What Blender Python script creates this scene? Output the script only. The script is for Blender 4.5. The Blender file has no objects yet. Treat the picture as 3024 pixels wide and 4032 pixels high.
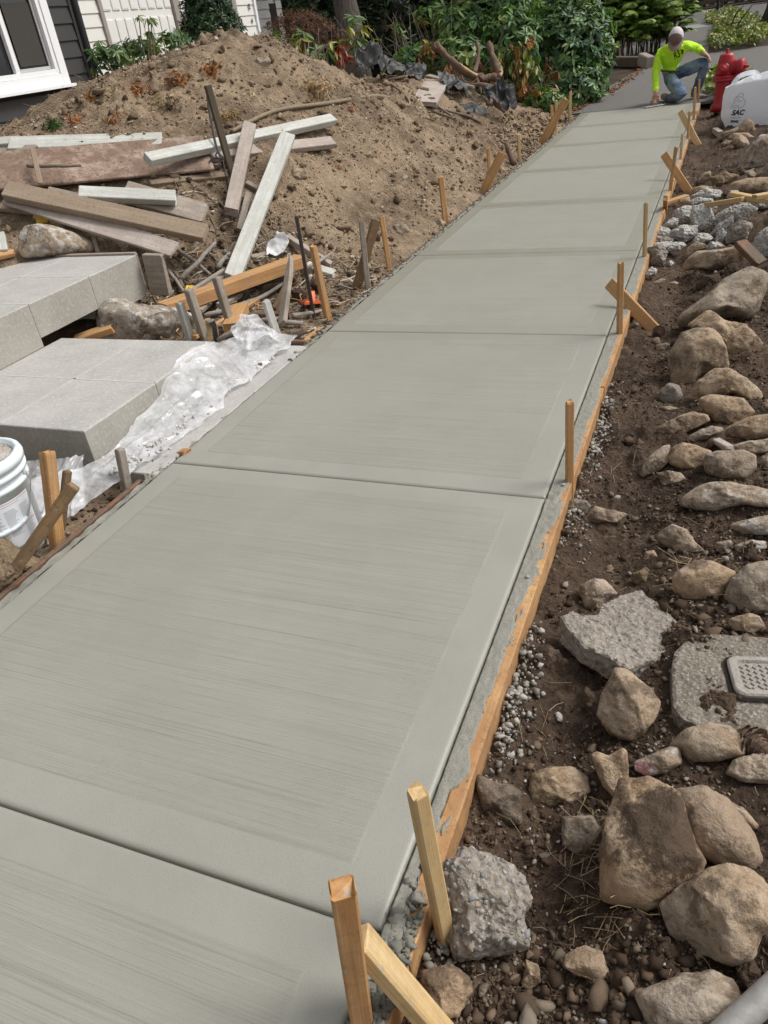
import bpy, bmesh, math, random
import numpy as np
from mathutils import Vector, Matrix

random.seed(7)
RNG = np.random.default_rng(11)
SC = bpy.context.scene
COL = SC.collection
rad = math.radians

# ------------------------------------------------------------------ camera
# world: sidewalk runs along +Y, its right tooled edge is x = 0, top is z = 0
PW, PH = 3024.0, 4032.0
FPX = 2957.6
PITCH, ROLL, YAW = .5664, -.1437, -.4517
CAM = np.array([.4297, 0.0, 1.3695])
def _basis():
    cy, sy, cp, sp = math.cos(YAW), math.sin(YAW), math.cos(PITCH), math.sin(PITCH)
    fw = np.array([sy*cp, cy*cp, -sp]); r = np.array([cy, -sy, 0.]); u = np.cross(r, fw)
    cr, sr = math.cos(ROLL), math.sin(ROLL)
    return cr*r+sr*u, -sr*r+cr*u, fw
CR, CU, CF = _basis()
cam_d = bpy.data.cameras.new('camera'); cam_o = bpy.data.objects.new('camera', cam_d); COL.objects.link(cam_o)
cam_d.sensor_fit = 'HORIZONTAL'; cam_d.sensor_width = 36.0; cam_d.lens = 36.0*FPX/PW
cam_d.clip_start = .02; cam_d.clip_end = 600
cam_o.matrix_world = Matrix(((CR[0], CU[0], -CF[0], CAM[0]), (CR[1], CU[1], -CF[1], CAM[1]), (CR[2], CU[2], -CF[2], CAM[2]), (0, 0, 0, 1)))
SC.camera = cam_o

# ------------------------------------------------------------------ light: bright overcast, soft sun from the right and beyond
SUN_EL, SUN_AZ = rad(52), rad(62)          # azimuth from +Y towards +X
w = bpy.data.worlds.new('World'); SC.world = w; w.use_nodes = True
nt = w.node_tree; nt.nodes.clear()
sky = nt.nodes.new('ShaderNodeTexSky'); sky.sky_type = 'NISHITA'; sky.sun_disc = False
sky.sun_elevation = SUN_EL; sky.sun_rotation = SUN_AZ; sky.air_density = 1.0; sky.dust_density = 4.0; sky.ozone_density = 1.0
hs = nt.nodes.new('ShaderNodeHueSaturation'); hs.inputs['Saturation'].default_value = .12   # cloud cover: a nearly grey sky
bg = nt.nodes.new('ShaderNodeBackground'); bg.inputs['Strength'].default_value = .106
wo = nt.nodes.new('ShaderNodeOutputWorld')
nt.links.new(sky.outputs[0], hs.inputs['Color']); nt.links.new(hs.outputs[0], bg.inputs['Color']); nt.links.new(bg.outputs[0], wo.inputs[0])
sl = bpy.data.lights.new('sun', 'SUN'); sl.energy = 1.5; sl.angle = rad(21); sl.color = (1.0, .955, .89)
so = bpy.data.objects.new('sun', sl); COL.objects.link(so)
sd = Vector((math.sin(SUN_AZ)*math.cos(SUN_EL), math.cos(SUN_AZ)*math.cos(SUN_EL), math.sin(SUN_EL)))
so.rotation_euler = sd.to_track_quat('Z', 'Y').to_euler(); so.location = (6, 6, 12)
SC.view_settings.view_transform = 'Standard'; SC.view_settings.look = 'None'
SC.view_settings.exposure = .50; SC.view_settings.gamma = 1.0; SC.view_settings.use_curve_mapping = False
SC.render.engine = 'CYCLES'
SC.cycles.max_bounces = 6; SC.cycles.transparent_max_bounces = 12

# ------------------------------------------------------------------ numbers
def hash3(i, j, k, s=0):
    h = (i.astype(np.int64)*374761393 + j.astype(np.int64)*668265263 + k.astype(np.int64)*2147483647 + s*974634777) & 0xFFFFFFFF
    h = ((h ^ (h >> 13))*1274126177) & 0xFFFFFFFF
    h = ((h ^ (h >> 16))*2246822519) & 0xFFFFFFFF
    return ((h ^ (h >> 15)) & 0xFFFFFF)/float(0xFFFFFF)
def vnoise(P, s=0):
    P = np.asarray(P, float); F = np.floor(P); f = P-F; I = F.astype(np.int64)
    f = f*f*f*(f*(f*6-15)+10)
    i, j, k = I[..., 0], I[..., 1], I[..., 2]; x, y, z = f[..., 0], f[..., 1], f[..., 2]
    def h(a, b, c): return hash3(i+a, j+b, k+c, s)
    return ((h(0,0,0)*(1-x)+h(1,0,0)*x)*(1-y)+(h(0,1,0)*(1-x)+h(1,1,0)*x)*y)*(1-z)+((h(0,0,1)*(1-x)+h(1,0,1)*x)*(1-y)+(h(0,1,1)*(1-x)+h(1,1,1)*x)*y)*z
def fbm(P, o=4, s=0, g=.5):
    P = np.asarray(P, float); t = 0; a = 1.; n = 0
    for q in range(o):
        t = t+a*(vnoise(P*(2.03**q)+q*17.3, s+q)-.5)*2; n += a; a *= g
    return t/n
def XY(x, y, sc, z=0.):
    x = np.asarray(x, float); y = np.asarray(y, float)
    return np.stack([x*sc, y*sc, np.full_like(x*sc+y*sc, z)], -1)
def sstep(a, b, x):
    t = np.clip((x-a)/(b-a), 0, 1); return t*t*(3-2*t)

# ------------------------------------------------------------------ terrain height
LP = np.array([  # surveyed points of the left bank and its dirt mound
 (-1.60,-1.5,-.07),(-1.60,0,-.07),(-1.60,1.5,-.06),(-1.62,3.0,-.06),(-1.60,4.2,-.05),(-1.60,5.5,-.05),(-1.60,7,-.04),(-1.62,8.5,-.03),(-1.60,10,-.03),(-1.60,11.5,-.03),(-1.6,13,-.01),(-1.6,15,0),
 (-2.2,-1,-.04),(-2.3,.8,-.05),(-3.2,.8,0),(-2.3,1.6,-.06),(-2.5,2.6,-.06),(-3.4,2.4,.02),(-3.4,3.2,.1),(-4.4,2.5,.35),(-4.5,0,.2),(-6,1,.5),
 (-1.80,3.75,-.04),(-2.1,4.05,-.02),(-2.5,3.75,.02),(-1.9,4.7,.0),(-2.7,3.95,.1),(-3.15,4.05,.28),(-3.6,3.95,.5),(-4.2,3.9,.66),(-4.3,4.4,.90),(-3.6,4.35,.72),(-3.0,4.4,.42),
 (-5.2,4.4,.84),(-6.5,4.5,.72),(-7.1,7,.74),(-7.1,9,.74),(-8.5,8,.8),(-8.5,4,.85),
 (-2.2,4.75,.08),(-2.45,4.85,.26),(-2.7,5.1,.52),(-3.1,5.3,.85),(-3.5,5.5,1.08),(-4.24,5.56,1.25),(-3.3,6.0,1.17),(-3.7,6.5,1.47),(-3.75,6.95,1.45),(-2.95,5.7,.9),(-2.5,5.5,.5),(-2.1,5.4,.15),(-1.85,5.4,0),
 (-2.85,6.7,1.0),(-2.35,6.7,.55),(-1.98,6.8,.16),(-1.76,6.8,-.02),(-3.57,7.8,1.19),(-2.75,7.9,.78),(-2.2,8.0,.33),(-1.85,8.1,.03),(-3.5,8.6,.95),(-2.8,8.7,.62),(-2.15,8.8,.22),(-1.8,8.8,0),
 (-4.4,6.6,1.36),(-4.6,7.6,1.1),(-5.4,6.6,1.1),(-5.2,5.6,1.1),(-5.8,7.5,.85),(-4.5,9,.8),(-6,10,.6),
 (-3.7,10,.86),(-3.4,10.3,.85),(-3.0,10.7,.66),(-2.6,11,.43),(-2.9,9.7,.58),(-2.3,10,.28),(-1.85,10,.02),(-2.3,11.1,.33),(-2.7,12.2,.28),(-2.0,11.6,.1),(-1.8,12,0),(-2.0,13.2,.04),(-3.4,13.5,.2),(-4.5,12,.4),(-7,13,.3),(-9,11,.5),(-9,16,.1),(-6,16,.05),(-3.2,15.5,.03),(-2,15.5,0),(-9,-1.5,.5)])
def _tps(r2): return .5*r2*np.log(r2+1e-9)
_n = len(LP)
_A = np.zeros((_n+3, _n+3)); _d = ((LP[:, None, :2]-LP[None, :, :2])**2).sum(-1)
_A[:_n, :_n] = _tps(_d)+np.eye(_n)*.02; _A[:_n, _n] = 1; _A[:_n, _n+1:] = LP[:, :2]; _A[_n, :_n] = 1; _A[_n+1:, :_n] = LP[:, :2].T
_W = np.linalg.solve(_A, np.concatenate([LP[:, 2], np.zeros(3)]))
def g_left0(x, y):
    x = np.asarray(x, float); y = np.asarray(y, float); sh = x.shape; x = x.ravel(); y = y.ravel(); out = np.zeros_like(x)
    for a in range(0, len(x), 20000):
        X, Y = x[a:a+20000], y[a:a+20000]
        d = (X[:, None]-LP[None, :, 0])**2+(Y[:, None]-LP[None, :, 1])**2
        out[a:a+20000] = _tps(d)@_W[:_n]+_W[_n]+_W[_n+1]*X+_W[_n+2]*Y
    return out.reshape(sh)
def g_left(x, y, fine=True):
    x = np.asarray(x, float); y = np.asarray(y, float)
    z = g_left0(x, y)
    edge = sstep(-1.56, -1.9, x)
    z = z+fbm(XY(x, y, 2.2), 3, 5)*.09*edge+np.maximum(fbm(XY(x, y, 5.5, 9.), 3, 15), 0)*.05*edge
    if fine:
        q = fbm(XY(x, y, 9, 3.), 4, 21, .6)
        rough = .25+.75*sstep(-.15, .35, fbm(XY(x, y, 1.3, 8.), 2, 33))
        z = z+(q*.062+np.maximum(q, 0)**2*.09)*rough*(.35+.65*edge)
        z = z+fbm(XY(x, y, 30, 1.), 3, 41)*.012
    return z
def g_right(x, y, fine=True):
    x = np.asarray(x, float); y = np.asarray(y, float)
    z = -.076+.048*sstep(.25, .6, x)+.05*sstep(.6, 1.3, x)+.05*sstep(9.5, 12.3, y)*sstep(.1, .4, x)
    z = z-.05*np.exp(-((x-.25)/.11)**2)*(.6+.4*np.sin(y*1.7))
    z = z+fbm(XY(x, y, 1.9, 2.), 3, 3)*.05*sstep(.05, .25, x)
    if fine:
        q = fbm(XY(x, y, 11, 5.), 4, 23, .62)
        z = z+q*.022+np.maximum(q, 0)**2*.07
        z = z+fbm(XY(x, y, 55, 6.), 2, 43)*.008
    return z
def gz(x, y, fine=False):
    x = np.asarray(x, float); y = np.asarray(y, float)
    r = np.where(x > -.75, g_right(x, y, fine), 0.)
    if np.any(x <= -.75): r = np.where(x > -.75, r, g_left(x, y, fine))
    r = np.where((x > -1.53) & (x < .03) & (y < 12.55) & (y > -2), 0., r)
    return np.where((y > 12.6) & (x > -1.7), 0., r)

# ------------------------------------------------------------------ photo pixel -> place
FULL = (0, 0, 1.)
def px(c, p): return (c[0]+p[0]*c[2], c[1]+p[1]*c[2])
def ray(p):
    return CR*(p[0]-1512)/FPX-CU*(p[1]-2016)/FPX+CF        # unit optical depth
def at_depth(p, t): return CAM+ray(p)*t
def at_z(p, z):
    d = ray(p); return CAM+d*(z-CAM[2])/d[2]
def at_y(p, y):
    d = ray(p); return CAM+d*(y-CAM[1])/d[1]
def at_x(p, x):
    d = ray(p); return CAM+d*(x-CAM[0])/d[0]
_TS = np.concatenate([np.arange(.9, 14, .01), np.arange(14, 60, .1)])
def hit(p, lift=0.):
    d = ray(p); P = CAM[None]+d[None]*_TS[:, None]
    b = P[:, 2] < gz(P[:, 0], P[:, 1])+lift
    i = int(np.argmax(b)) if b.any() else len(_TS)-1
    lo, hi = _TS[max(i-1, 0)], _TS[i]
    for _ in range(12):
        m = (lo+hi)/2; q = CAM+d*m
        if q[2] < float(gz(q[0], q[1]))+lift: hi = m
        else: lo = m
    return hi
def ground(p, lift=0.): return at_depth(p, hit(p, lift))
def proj(P):
    q = np.asarray(P, float)-CAM; d = q@CF
    return np.array([1512+FPX*(q@CR)/d, 2016-FPX*(q@CU)/d])
def gnormal(x, y, e=.12):
    a = float(gz(x+e, y)-gz(x-e, y))/(2*e); b = float(gz(x, y+e)-gz(x, y-e))/(2*e)
    n = np.array([-a, -b, 1.]); return n/np.linalg.norm(n)
def unit(v): v = np.asarray(v, float); return v/np.linalg.norm(v)

# ------------------------------------------------------------------ objects
def tag(o, label=None, cat=None, group=None, kind=None):
    if label: o['label'] = label
    if cat: o['category'] = cat
    if group: o['group'] = group
    if kind: o['kind'] = kind
    return o
def link(name, me, parent=None, mw=None):
    o = bpy.data.objects.new(name, me); COL.objects.link(o)
    if parent is not None: o.parent = parent
    if mw is not None: o.matrix_basis = mw
    return o
def empty(name, loc=(0, 0, 0), rz=0.):
    o = bpy.data.objects.new(name, None); COL.objects.link(o); o.empty_display_size = .1
    o.location = loc; o.rotation_euler = (0, 0, rz); return o
def mesh(name, V, F, mats, mi=None, smooth=False, cols=None):
    me = bpy.data.meshes.new(name)
    V = np.asarray(V, float)
    me.from_pydata(V.tolist(), [], F if isinstance(F, list) else np.asarray(F).tolist())
    for m in (mats if isinstance(mats, (list, tuple)) else [mats]): me.materials.append(m)
    if mi is not None: me.polygons.foreach_set('material_index', np.asarray(mi, np.int32))
    if smooth: me.polygons.foreach_set('use_smooth', np.ones(len(me.polygons), bool))
    if cols is not None:
        a = me.color_attributes.new('col', 'FLOAT_COLOR', 'POINT')
        c = np.ones((len(V), 4)); c[:, :3] = cols; a.data.foreach_set('color', c.ravel())
    me.update(); return me
def fast_mesh(name, V, F, mats, smooth=False, cols=None):
    """V (n,3), F (m,k) arrays of equal k"""
    me = bpy.data.meshes.new(name); V = np.asarray(V, np.float32); F = np.asarray(F, np.int32); k = F.shape[1]
    me.vertices.add(len(V)); me.vertices.foreach_set('co', V.ravel())
    me.loops.add(F.size); me.loops.foreach_set('vertex_index', F.ravel())
    me.polygons.add(len(F)); me.polygons.foreach_set('loop_start', np.arange(0, F.size, k, dtype=np.int32))
    if smooth: me.polygons.foreach_set('use_smooth', np.ones(len(F), bool))
    for m in (mats if isinstance(mats, (list, tuple)) else [mats]): me.materials.append(m)
    me.update(calc_edges=True)
    if cols is not None:
        a = me.color_attributes.new('col', 'FLOAT_COLOR', 'POINT')
        c = np.ones((len(V), 4), np.float32); c[:, :3] = cols; a.data.foreach_set('color', c.ravel())
    me.validate(); return me
def grid_mesh(name, xs, ys, zf, mat, smooth=True):
    X, Y = np.meshgrid(xs, ys); Z = zf(X, Y); nx, ny = len(xs), len(ys)
    V = np.stack([X, Y, Z], -1).reshape(-1, 3)
    i = np.arange(nx*ny).reshape(ny, nx)
    F = np.stack([i[:-1, :-1], i[:-1, 1:], i[1:, 1:], i[1:, :-1]], -1).reshape(-1, 4)
    return fast_mesh(name, V, F, mat, smooth)
def frame(o, x, y, z):
    """matrix with given axes"""
    return Matrix(((x[0], y[0], z[0], o[0]), (x[1], y[1], z[1], o[1]), (x[2], y[2], z[2], o[2]), (0, 0, 0, 1)))
def box_vf(sx, sy, sz, c=.003, n=1):
    """chamfered bar along X centred on the origin; returns V,F"""
    c = min(c, sy*.3, sz*.3); hy, hz = sy/2, sz/2
    ring = [(-hy+c, -hz), (hy-c, -hz), (hy, -hz+c), (hy, hz-c), (hy-c, hz), (-hy+c, hz), (-hy, hz-c), (-hy, -hz+c)]
    xs = [-sx/2]+[-sx/2+sx*i/n for i in range(n+1)]+[sx/2]
    if len(xs) > 2: xs[1] += min(c, sx*.2); xs[-2] -= min(c, sx*.2)
    V = []; F = []
    for i, x in enumerate(xs):
        k = 1-(2*c/max(min(sy, sz), 1e-6))*.5 if i in (0, len(xs)-1) else 1.
        for (y, z) in ring: V.append((x, y*k, z*k))
    for i in range(len(xs)-1):
        for j in range(8):
            a = i*8+j; b = i*8+(j+1) % 8; F.append((a, b, b+8, a+8))
    F.append(tuple(range(7, -1, -1))); e = (len(xs)-1)*8; F.append(tuple(range(e, e+8)))
    return np.array(V), F
class MB:
    """collects shapes into one mesh"""
    def __init__(s): s.V = []; s.F = []; s.M = []; s.n = 0
    def add(s, V, F, mi=0):
        V = np.asarray(V, float); s.V.append(V); s.F += [tuple(int(i)+s.n for i in f) for f in F]; s.M += [mi]*len(F); s.n += len(V); return s
    def box(s, c, sz, ch=.003, mi=0, R=None):
        V, F = box_vf(sz[0], sz[1], sz[2], ch)
        if R is not None: V = V@np.asarray(R).T
        return s.add(V+np.asarray(c), F, mi)
    def bar(s, a, b, wd, th, up=(0, 0, 1), mi=0, ch=.002):
        a = np.asarray(a, float); b = np.asarray(b, float); x = unit(b-a); y = unit(np.cross(up, x)); z = np.cross(x, y)
        V, F = box_vf(np.linalg.norm(b-a), wd, th, ch)
        return s.add(V@np.stack([x, y, z])+(a+b)/2, F, mi)
    def tube(s, pts, r, n=8, mi=0, cap=True):
        V, F = tube_vf(pts, r, n, cap); return s.add(V, F, mi)
    def lathe(s, prof, n=24, mi=0, o=(0, 0, 0), ax=None):
        V = []; F = []
        for (r, z) in prof:
            for j in range(n): t = 2*math.pi*j/n; V.append((r*math.cos(t), r*math.sin(t), z))
        for i in range(len(prof)-1):
            for j in range(n): a = i*n+j; b = i*n+(j+1) % n; F.append((a, b, b+n, a+n))
        F.append(tuple(range(n-1, -1, -1))); e = (len(prof)-1)*n; F.append(tuple(range(e, e+n)))
        V = np.array(V)
        if ax is not None:
            z = unit(ax); x = unit(np.cross((0.13, .9, .31), z)); y = np.cross(z, x); V = V@np.stack([x, y, z])
        return s.add(V+np.asarray(o), F, mi)
    def build(s, name, mats, parent=None, smooth=False, mw=None):
        me = mesh(name, np.concatenate(s.V), s.F, mats, s.M, smooth)
        return link(name, me, parent, mw)
def tube_vf(pts, r, n=8, cap=True):
    P = np.asarray(pts, float); m = len(P); r = np.full(m, r) if np.isscalar(r) else np.asarray(r, float)
    T = np.gradient(P, axis=0); T /= np.linalg.norm(T, axis=1)[:, None]+1e-12
    a = np.array([0, 0, 1.]) if abs(T[0][2]) < .9 else np.array([1., 0, 0])
    N = unit(np.cross(T[0], a)); V = []
    for i in range(m):
        N = unit(N-T[i]*np.dot(N, T[i])); B = np.cross(T[i], N)
        for j in range(n):
            t = 2*math.pi*j/n; V.append(P[i]+r[i]*(N*math.cos(t)+B*math.sin(t)))
    F = []
    for i in range(m-1):
        for j in range(n): q = i*n+j; b = i*n+(j+1) % n; F.append((q, b, b+n, q+n))
    if cap: F.append(tuple(range(n-1, -1, -1))); e = (m-1)*n; F.append(tuple(range(e, e+n)))
    return np.array(V), F
def spline(pts, n=8):
    P = np.asarray(pts, float); out = []
    Q = np.concatenate([[2*P[0]-P[1]], P, [2*P[-1]-P[-2]]])
    for i in range(len(P)-1):
        p0, p1, p2, p3 = Q[i:i+4]
        for k in range(n):
            t = k/n; out.append(.5*((2*p1)+(p2-p0)*t+(2*p0-5*p1+4*p2-p3)*t*t+(3*p1-p0-3*p2+p3)*t**3))
    out.append(P[-1]); return np.array(out)
_ico = {}
def ico(n):
    if n not in _ico:
        b = bmesh.new(); bmesh.ops.create_icosphere(b, subdivisions=n, radius=1.); b.verts.ensure_lookup_table()
        _ico[n] = (np.array([v.co[:] for v in b.verts]), np.array([[v.index for v in f.verts] for f in b.faces])); b.free()
    return _ico[n]
# ------------------------------------------------------------------ materials
class NT:
    def __init__(s, name):
        s.m = bpy.data.materials.new(name); s.m.use_nodes = True; s.t = s.m.node_tree; s.t.nodes.clear()
        s.out = s.t.nodes.new('ShaderNodeOutputMaterial'); s.b = s.t.nodes.new('ShaderNodeBsdfPrincipled')
        s.t.links.new(s.b.outputs[0], s.out.inputs[0]); s._tc = None
    def set(s, i, v):
        if hasattr(v, 'links') or isinstance(v, bpy.types.NodeSocket): s.t.links.new(v, i)
        else:
            if isinstance(v, (tuple, list)) and len(v) == 3 and i.type == 'RGBA': v = (*v, 1)
            i.default_value = v
    def n(s, ty, **k):
        nd = s.t.nodes.new(ty)
        for a, v in k.items():
            if a.startswith('_'): s.set(nd.inputs[int(a[1:])], v)
            elif a in nd.inputs.keys() if hasattr(nd.inputs, 'keys') else False: s.set(nd.inputs[a], v)
            else: setattr(nd, a, v)
        return nd
    def co(s, kind='Object'):
        if s._tc is None: s._tc = s.t.nodes.new('ShaderNodeTexCoord')
        return s._tc.outputs[kind]
    def world(s): return s.n('ShaderNodeNewGeometry').outputs['Position']
    def mapped(s, v, sc=(1, 1, 1), loc=(0, 0, 0)):
        m = s.n('ShaderNodeMapping'); s.t.links.new(v, m.inputs['Vector']); m.inputs['Scale'].default_value = sc; m.inputs['Location'].default_value = loc; return m.outputs[0]
    def noise(s, v, sc, det=4, rough=.55, dist=0.):
        nd = s.n('ShaderNodeTexNoise'); s.t.links.new(v, nd.inputs['Vector']); nd.inputs['Scale'].default_value = sc
        nd.inputs['Detail'].default_value = det; nd.inputs['Roughness'].default_value = rough; nd.inputs['Distortion'].default_value = dist; return nd.outputs['Fac']
    def vor(s, v, sc, feat='F1', out='Distance'):
        nd = s.n('ShaderNodeTexVoronoi'); nd.feature = feat; s.t.links.new(v, nd.inputs['Vector']); nd.inputs['Scale'].default_value = sc; return nd.outputs[out]
    def ramp(s, f, stops):
        nd = s.n('ShaderNodeValToRGB'); s.t.links.new(f, nd.inputs[0]); e = nd.color_ramp.elements
        while len(e) < len(stops): e.new(.5)
        for q, (p, c) in zip(e, stops):
            q.position = p; q.color = (c, c, c, 1) if isinstance(c, (int, float)) else (*c, 1)
        return nd.outputs[0]
    def mix(s, f, a, b, mode='MIX'):
        nd = s.n('ShaderNodeMix', data_type='RGBA', blend_type=mode); s.set(nd.inputs[0], f); s.set(nd.inputs[6], a); s.set(nd.inputs[7], b); return nd.outputs[2]
    def math(s, op, a, b=0., c=None):
        nd = s.n('ShaderNodeMath', operation=op); s.set(nd.inputs[0], a); s.set(nd.inputs[1], b)
        if c is not None: s.set(nd.inputs[2], c)
        return nd.outputs[0]
    def sep(s, v):
        nd = s.n('ShaderNodeSeparateXYZ'); s.t.links.new(v, nd.inputs[0]); return nd.outputs
    def rnd(s): return s.n('ShaderNodeObjectInfo').outputs['Random']
    def attr(s, a='col'): return s.n('ShaderNodeAttribute', attribute_name=a).outputs['Color']
    def bump(s, h, st=.3, d=.01, nrm=None):
        nd = s.n('ShaderNodeBump'); s.t.links.new(h, nd.inputs['Height']); nd.inputs['Strength'].default_value = st; nd.inputs['Distance'].default_value = d
        if nrm is not None: s.t.links.new(nrm, nd.inputs['Normal'])
        return nd.outputs[0]
    def fin(s, col=None, rough=None, nrm=None, **k):
        if col is not None: s.set(s.b.inputs['Base Color'], col)
        if rough is not None: s.set(s.b.inputs['Roughness'], rough)
        if nrm is not None: s.t.links.new(nrm, s.b.inputs['Normal'])
        for a, v in k.items(): s.set(s.b.inputs[a.replace('_', ' ')], v)
        return s.m
def plain(name, c, r=.6, var=.12, sc=20, bump=.0, **k):
    n = NT(name); f = n.noise(n.co(), sc, 4)
    col = n.mix(f, tuple(x*(1-var) for x in c), tuple(min(1, x*(1+var)) for x in c))
    return n.fin(col, r, n.bump(f, bump, .004) if bump else None, **k)

def m_dirt(name, dark, mid, lite, lime=.0):
    n = NT(name); p = n.world()
    a = n.noise(p, 1.6, 5, .6); b = n.noise(p, 14, 6, .65); c = n.noise(p, 90, 4, .6)
    col = n.mix(n.ramp(a, [(.38, 0.), (.6, 1.)]), dark, mid)
    col = n.mix(n.math('MULTIPLY', n.ramp(b, [(.5, 0.), (.72, 1.)]), .65), col, lite)
    col = n.mix(n.ramp(c, [(.3, .45), (.55, 0.)]), col, tuple(x*.5 for x in dark))
    if lime: col = n.mix(n.ramp(n.vor(p, 55), [(0, lime), (.12, 0.)]), col, (.5, .46, .4))
    v = n.vor(p, 60, 'F1'); h = n.math('ADD', n.math('MULTIPLY', b, 1.2), n.math('ADD', c, n.math('MULTIPLY', v, -.6)))
    return n.fin(col, n.math('MULTIPLY_ADD', b, -.2, .98), n.bump(h, .9, .012), Specular_IOR_Level=.2)
M = {}
M['dirt_dark'] = m_dirt('moist_soil', (.045, .030, .021), (.095, .063, .043), (.19, .135, .096), .3)
M['dirt_tan'] = m_dirt('dry_mound_soil', (.15, .107, .07), (.305, .225, .15), (.46, .36, .255), .5)
M['forest_floor'] = m_dirt('needle_litter', (.03, .022, .015), (.07, .05, .033), (.11, .08, .05))

def m_slab():
    n = NT('fresh_concrete'); o = n.co(); x, y, z = n.sep(o)
    hx, hy = .76, .75
    d = n.math('MINIMUM', n.math('SUBTRACT', hx, n.math('ABSOLUTE', x)), n.math('SUBTRACT', hy, n.math('ABSOLUTE', y)))   # distance to the panel's edge
    wob = n.math('MULTIPLY_ADD', n.noise(n.mapped(o, (.8, 14, 1)), 2., 3), .03, -.015)
    dw = n.math('ADD', d, n.math('MULTIPLY', wob, .35)); band = n.ramp(dw, [(.104, 0.), (.108, 1.)])      # 0 on the trowelled border, 1 on the broomed field
    st = n.noise(n.mapped(n.world(), (.45, 105, 1)), 2.2, 4, .75)
    st2 = n.noise(n.mapped(n.world(), (.5, 28, 1)), 2., 3, .6)
    lines = n.math('MULTIPLY', n.ramp(n.math('ADD', n.math('MULTIPLY', st, .72), n.math('MULTIPLY', st2, .28)), [(.34, 1.), (.45, 0.)]), band)
    big = n.noise(n.world(), .9, 4); fine = n.noise(n.world(), 220, 2)
    col = n.mix(n.ramp(big, [(.3, 0.), (.7, 1.)]), (.296, .290, .250), (.335, .329, .29))
    wx, wy, wz = n.sep(n.world()); wet = n.ramp(n.math('MULTIPLY_ADD', wy, .125, .0), [(.3, 0.), (.62, 1.)])   # colour shift painting in the dark trees mirrored by the wetter far panels
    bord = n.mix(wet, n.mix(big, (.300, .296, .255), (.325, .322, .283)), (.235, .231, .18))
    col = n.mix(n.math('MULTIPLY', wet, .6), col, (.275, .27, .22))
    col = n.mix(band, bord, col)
    col = n.mix(n.math('MULTIPLY', lines, .22), col, (.15, .182, .155))
    col = n.mix(n.math('MULTIPLY', n.math('MULTIPLY', n.ramp(st2, [(.42, 1.), (.6, 0.)]), band), .10), col, (.23, .222, .19))
    col = n.mix(n.math('MULTIPLY', band, .85), col, n.mix(n.ramp(st, [(.36, 0.), (.64, 1.)]), (.85, .85, .845), (1., 1., 1.)), 'MULTIPLY')
    edge_line = n.ramp(dw, [(.1015, 0.), (.1035, 1.), (.1065, 1.), (.1085, 0.)])
    col = n.mix(n.math('MULTIPLY', edge_line, n.math('MULTIPLY', n.ramp(n.noise(n.world(), 3, 3), [(.42, .0), (.6, .6)]), .7)), col, (.15, .165, .14))
    pit = n.ramp(n.vor(n.world(), 16), [(.0, 1.), (.028, 0.)])
    col = n.mix(n.math('MULTIPLY', pit, .55), col, (.12, .115, .1))
    blot = n.noise(n.world(), 7, 5, .62)
    col = n.mix(n.math('MULTIPLY', n.ramp(blot, [(.48, 0.), (.7, 1.)]), .25), col, (.325, .322, .295))
    blot2 = n.noise(n.world(), 2.3, 4, .6); col = n.mix(n.math('MULTIPLY', n.ramp(blot2, [(.4, 1.), (.56, 0.)]), .3), col, (.245, .24, .205))
    grit = n.noise(n.world(), 300, 2, .6); col = n.mix(n.math('MULTIPLY', n.ramp(grit, [(.55, 0.), (.72, 1.)]), .3), col, (.16, .155, .135))
    h = n.math('ADD', n.math('MULTIPLY', n.math('SUBTRACT', st, n.math('MULTIPLY', lines, .6)), band), n.math('MULTIPLY', fine, .25))
    h = n.math('ADD', h, n.math('MULTIPLY', n.noise(n.world(), 5, 3), .8))
    r = n.math('MULTIPLY_ADD', band, .20, .42)
    return n.fin(col, r, n.bump(h, .35, .006), Specular_IOR_Level=.5)
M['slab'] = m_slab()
def m_conc(name, a, b, c, pits=0., rough=.85, sc=1., bump=.5):
    n = NT(name); o = n.co()
    f = n.noise(o, 5*sc, 6, .72); g = n.noise(o, 60*sc, 4, .6)
    col = n.mix(n.ramp(f, [(.3, 0.), (.68, 1.)]), a, b); col = n.mix(n.ramp(g, [(.5, 0.), (.75, 1.)]), col, c)
    h = n.math('ADD', f, n.math('MULTIPLY', g, .6))
    if pits:
        v = n.vor(o, 34*sc); col = n.mix(n.math('MULTIPLY', n.ramp(v, [(.05, 1.), (.3, 0.)]), pits), col, tuple(q*.55 for q in a)); h = n.math('ADD', h, n.math('MULTIPLY', v, 1.2*pits))
        pc = n.n('ShaderNodeTexVoronoi'); pc.inputs['Scale'].default_value = 60*sc; n.t.links.new(o, pc.inputs['Vector'])
        col = n.mix(n.math('MULTIPLY', n.ramp(pc.outputs['Distance'], [(.1, .5), (.45, 0.)]), .6), col, n.mix(n.sep(pc.outputs['Color'])[0], (.2, .17, .15), (.5, .47, .43)))
    return n.fin(col, rough, n.bump(h, bump, .01))
M['conc_old'] = m_conc('cured_concrete', (.345, .332, .312), (.45, .436, .415), (.52, .51, .49), 0., .9, 1., .25)
M['conc_riser'] = m_conc('cured_riser_concrete', (.29, .276, .24), (.365, .35, .31), (.43, .415, .375), 0., .9, 1., .3)
M['efflor'] = m_conc('efflorescence_on_score_line', (.40, .385, .36), (.52, .51, .49), (.58, .57, .56), 0., .95, 3., .3)
M['conc_broken'] = m_conc('broken_concrete', (.32, .308, .285), (.53, .515, .48), (.70, .685, .65), .9, .95, 1.6, 1.)
M['conc_dirty'] = m_conc('dirty_broken_concrete', (.20, .165, .13), (.31, .275, .235), (.42, .39, .355), .9, .95, 1.5, 1.)
M['cement'] = m_conc('wet_cement_smear', (.20, .192, .16), (.255, .248, .212), (.285, .278, .24), .12, .7, 3., .45)
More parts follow.
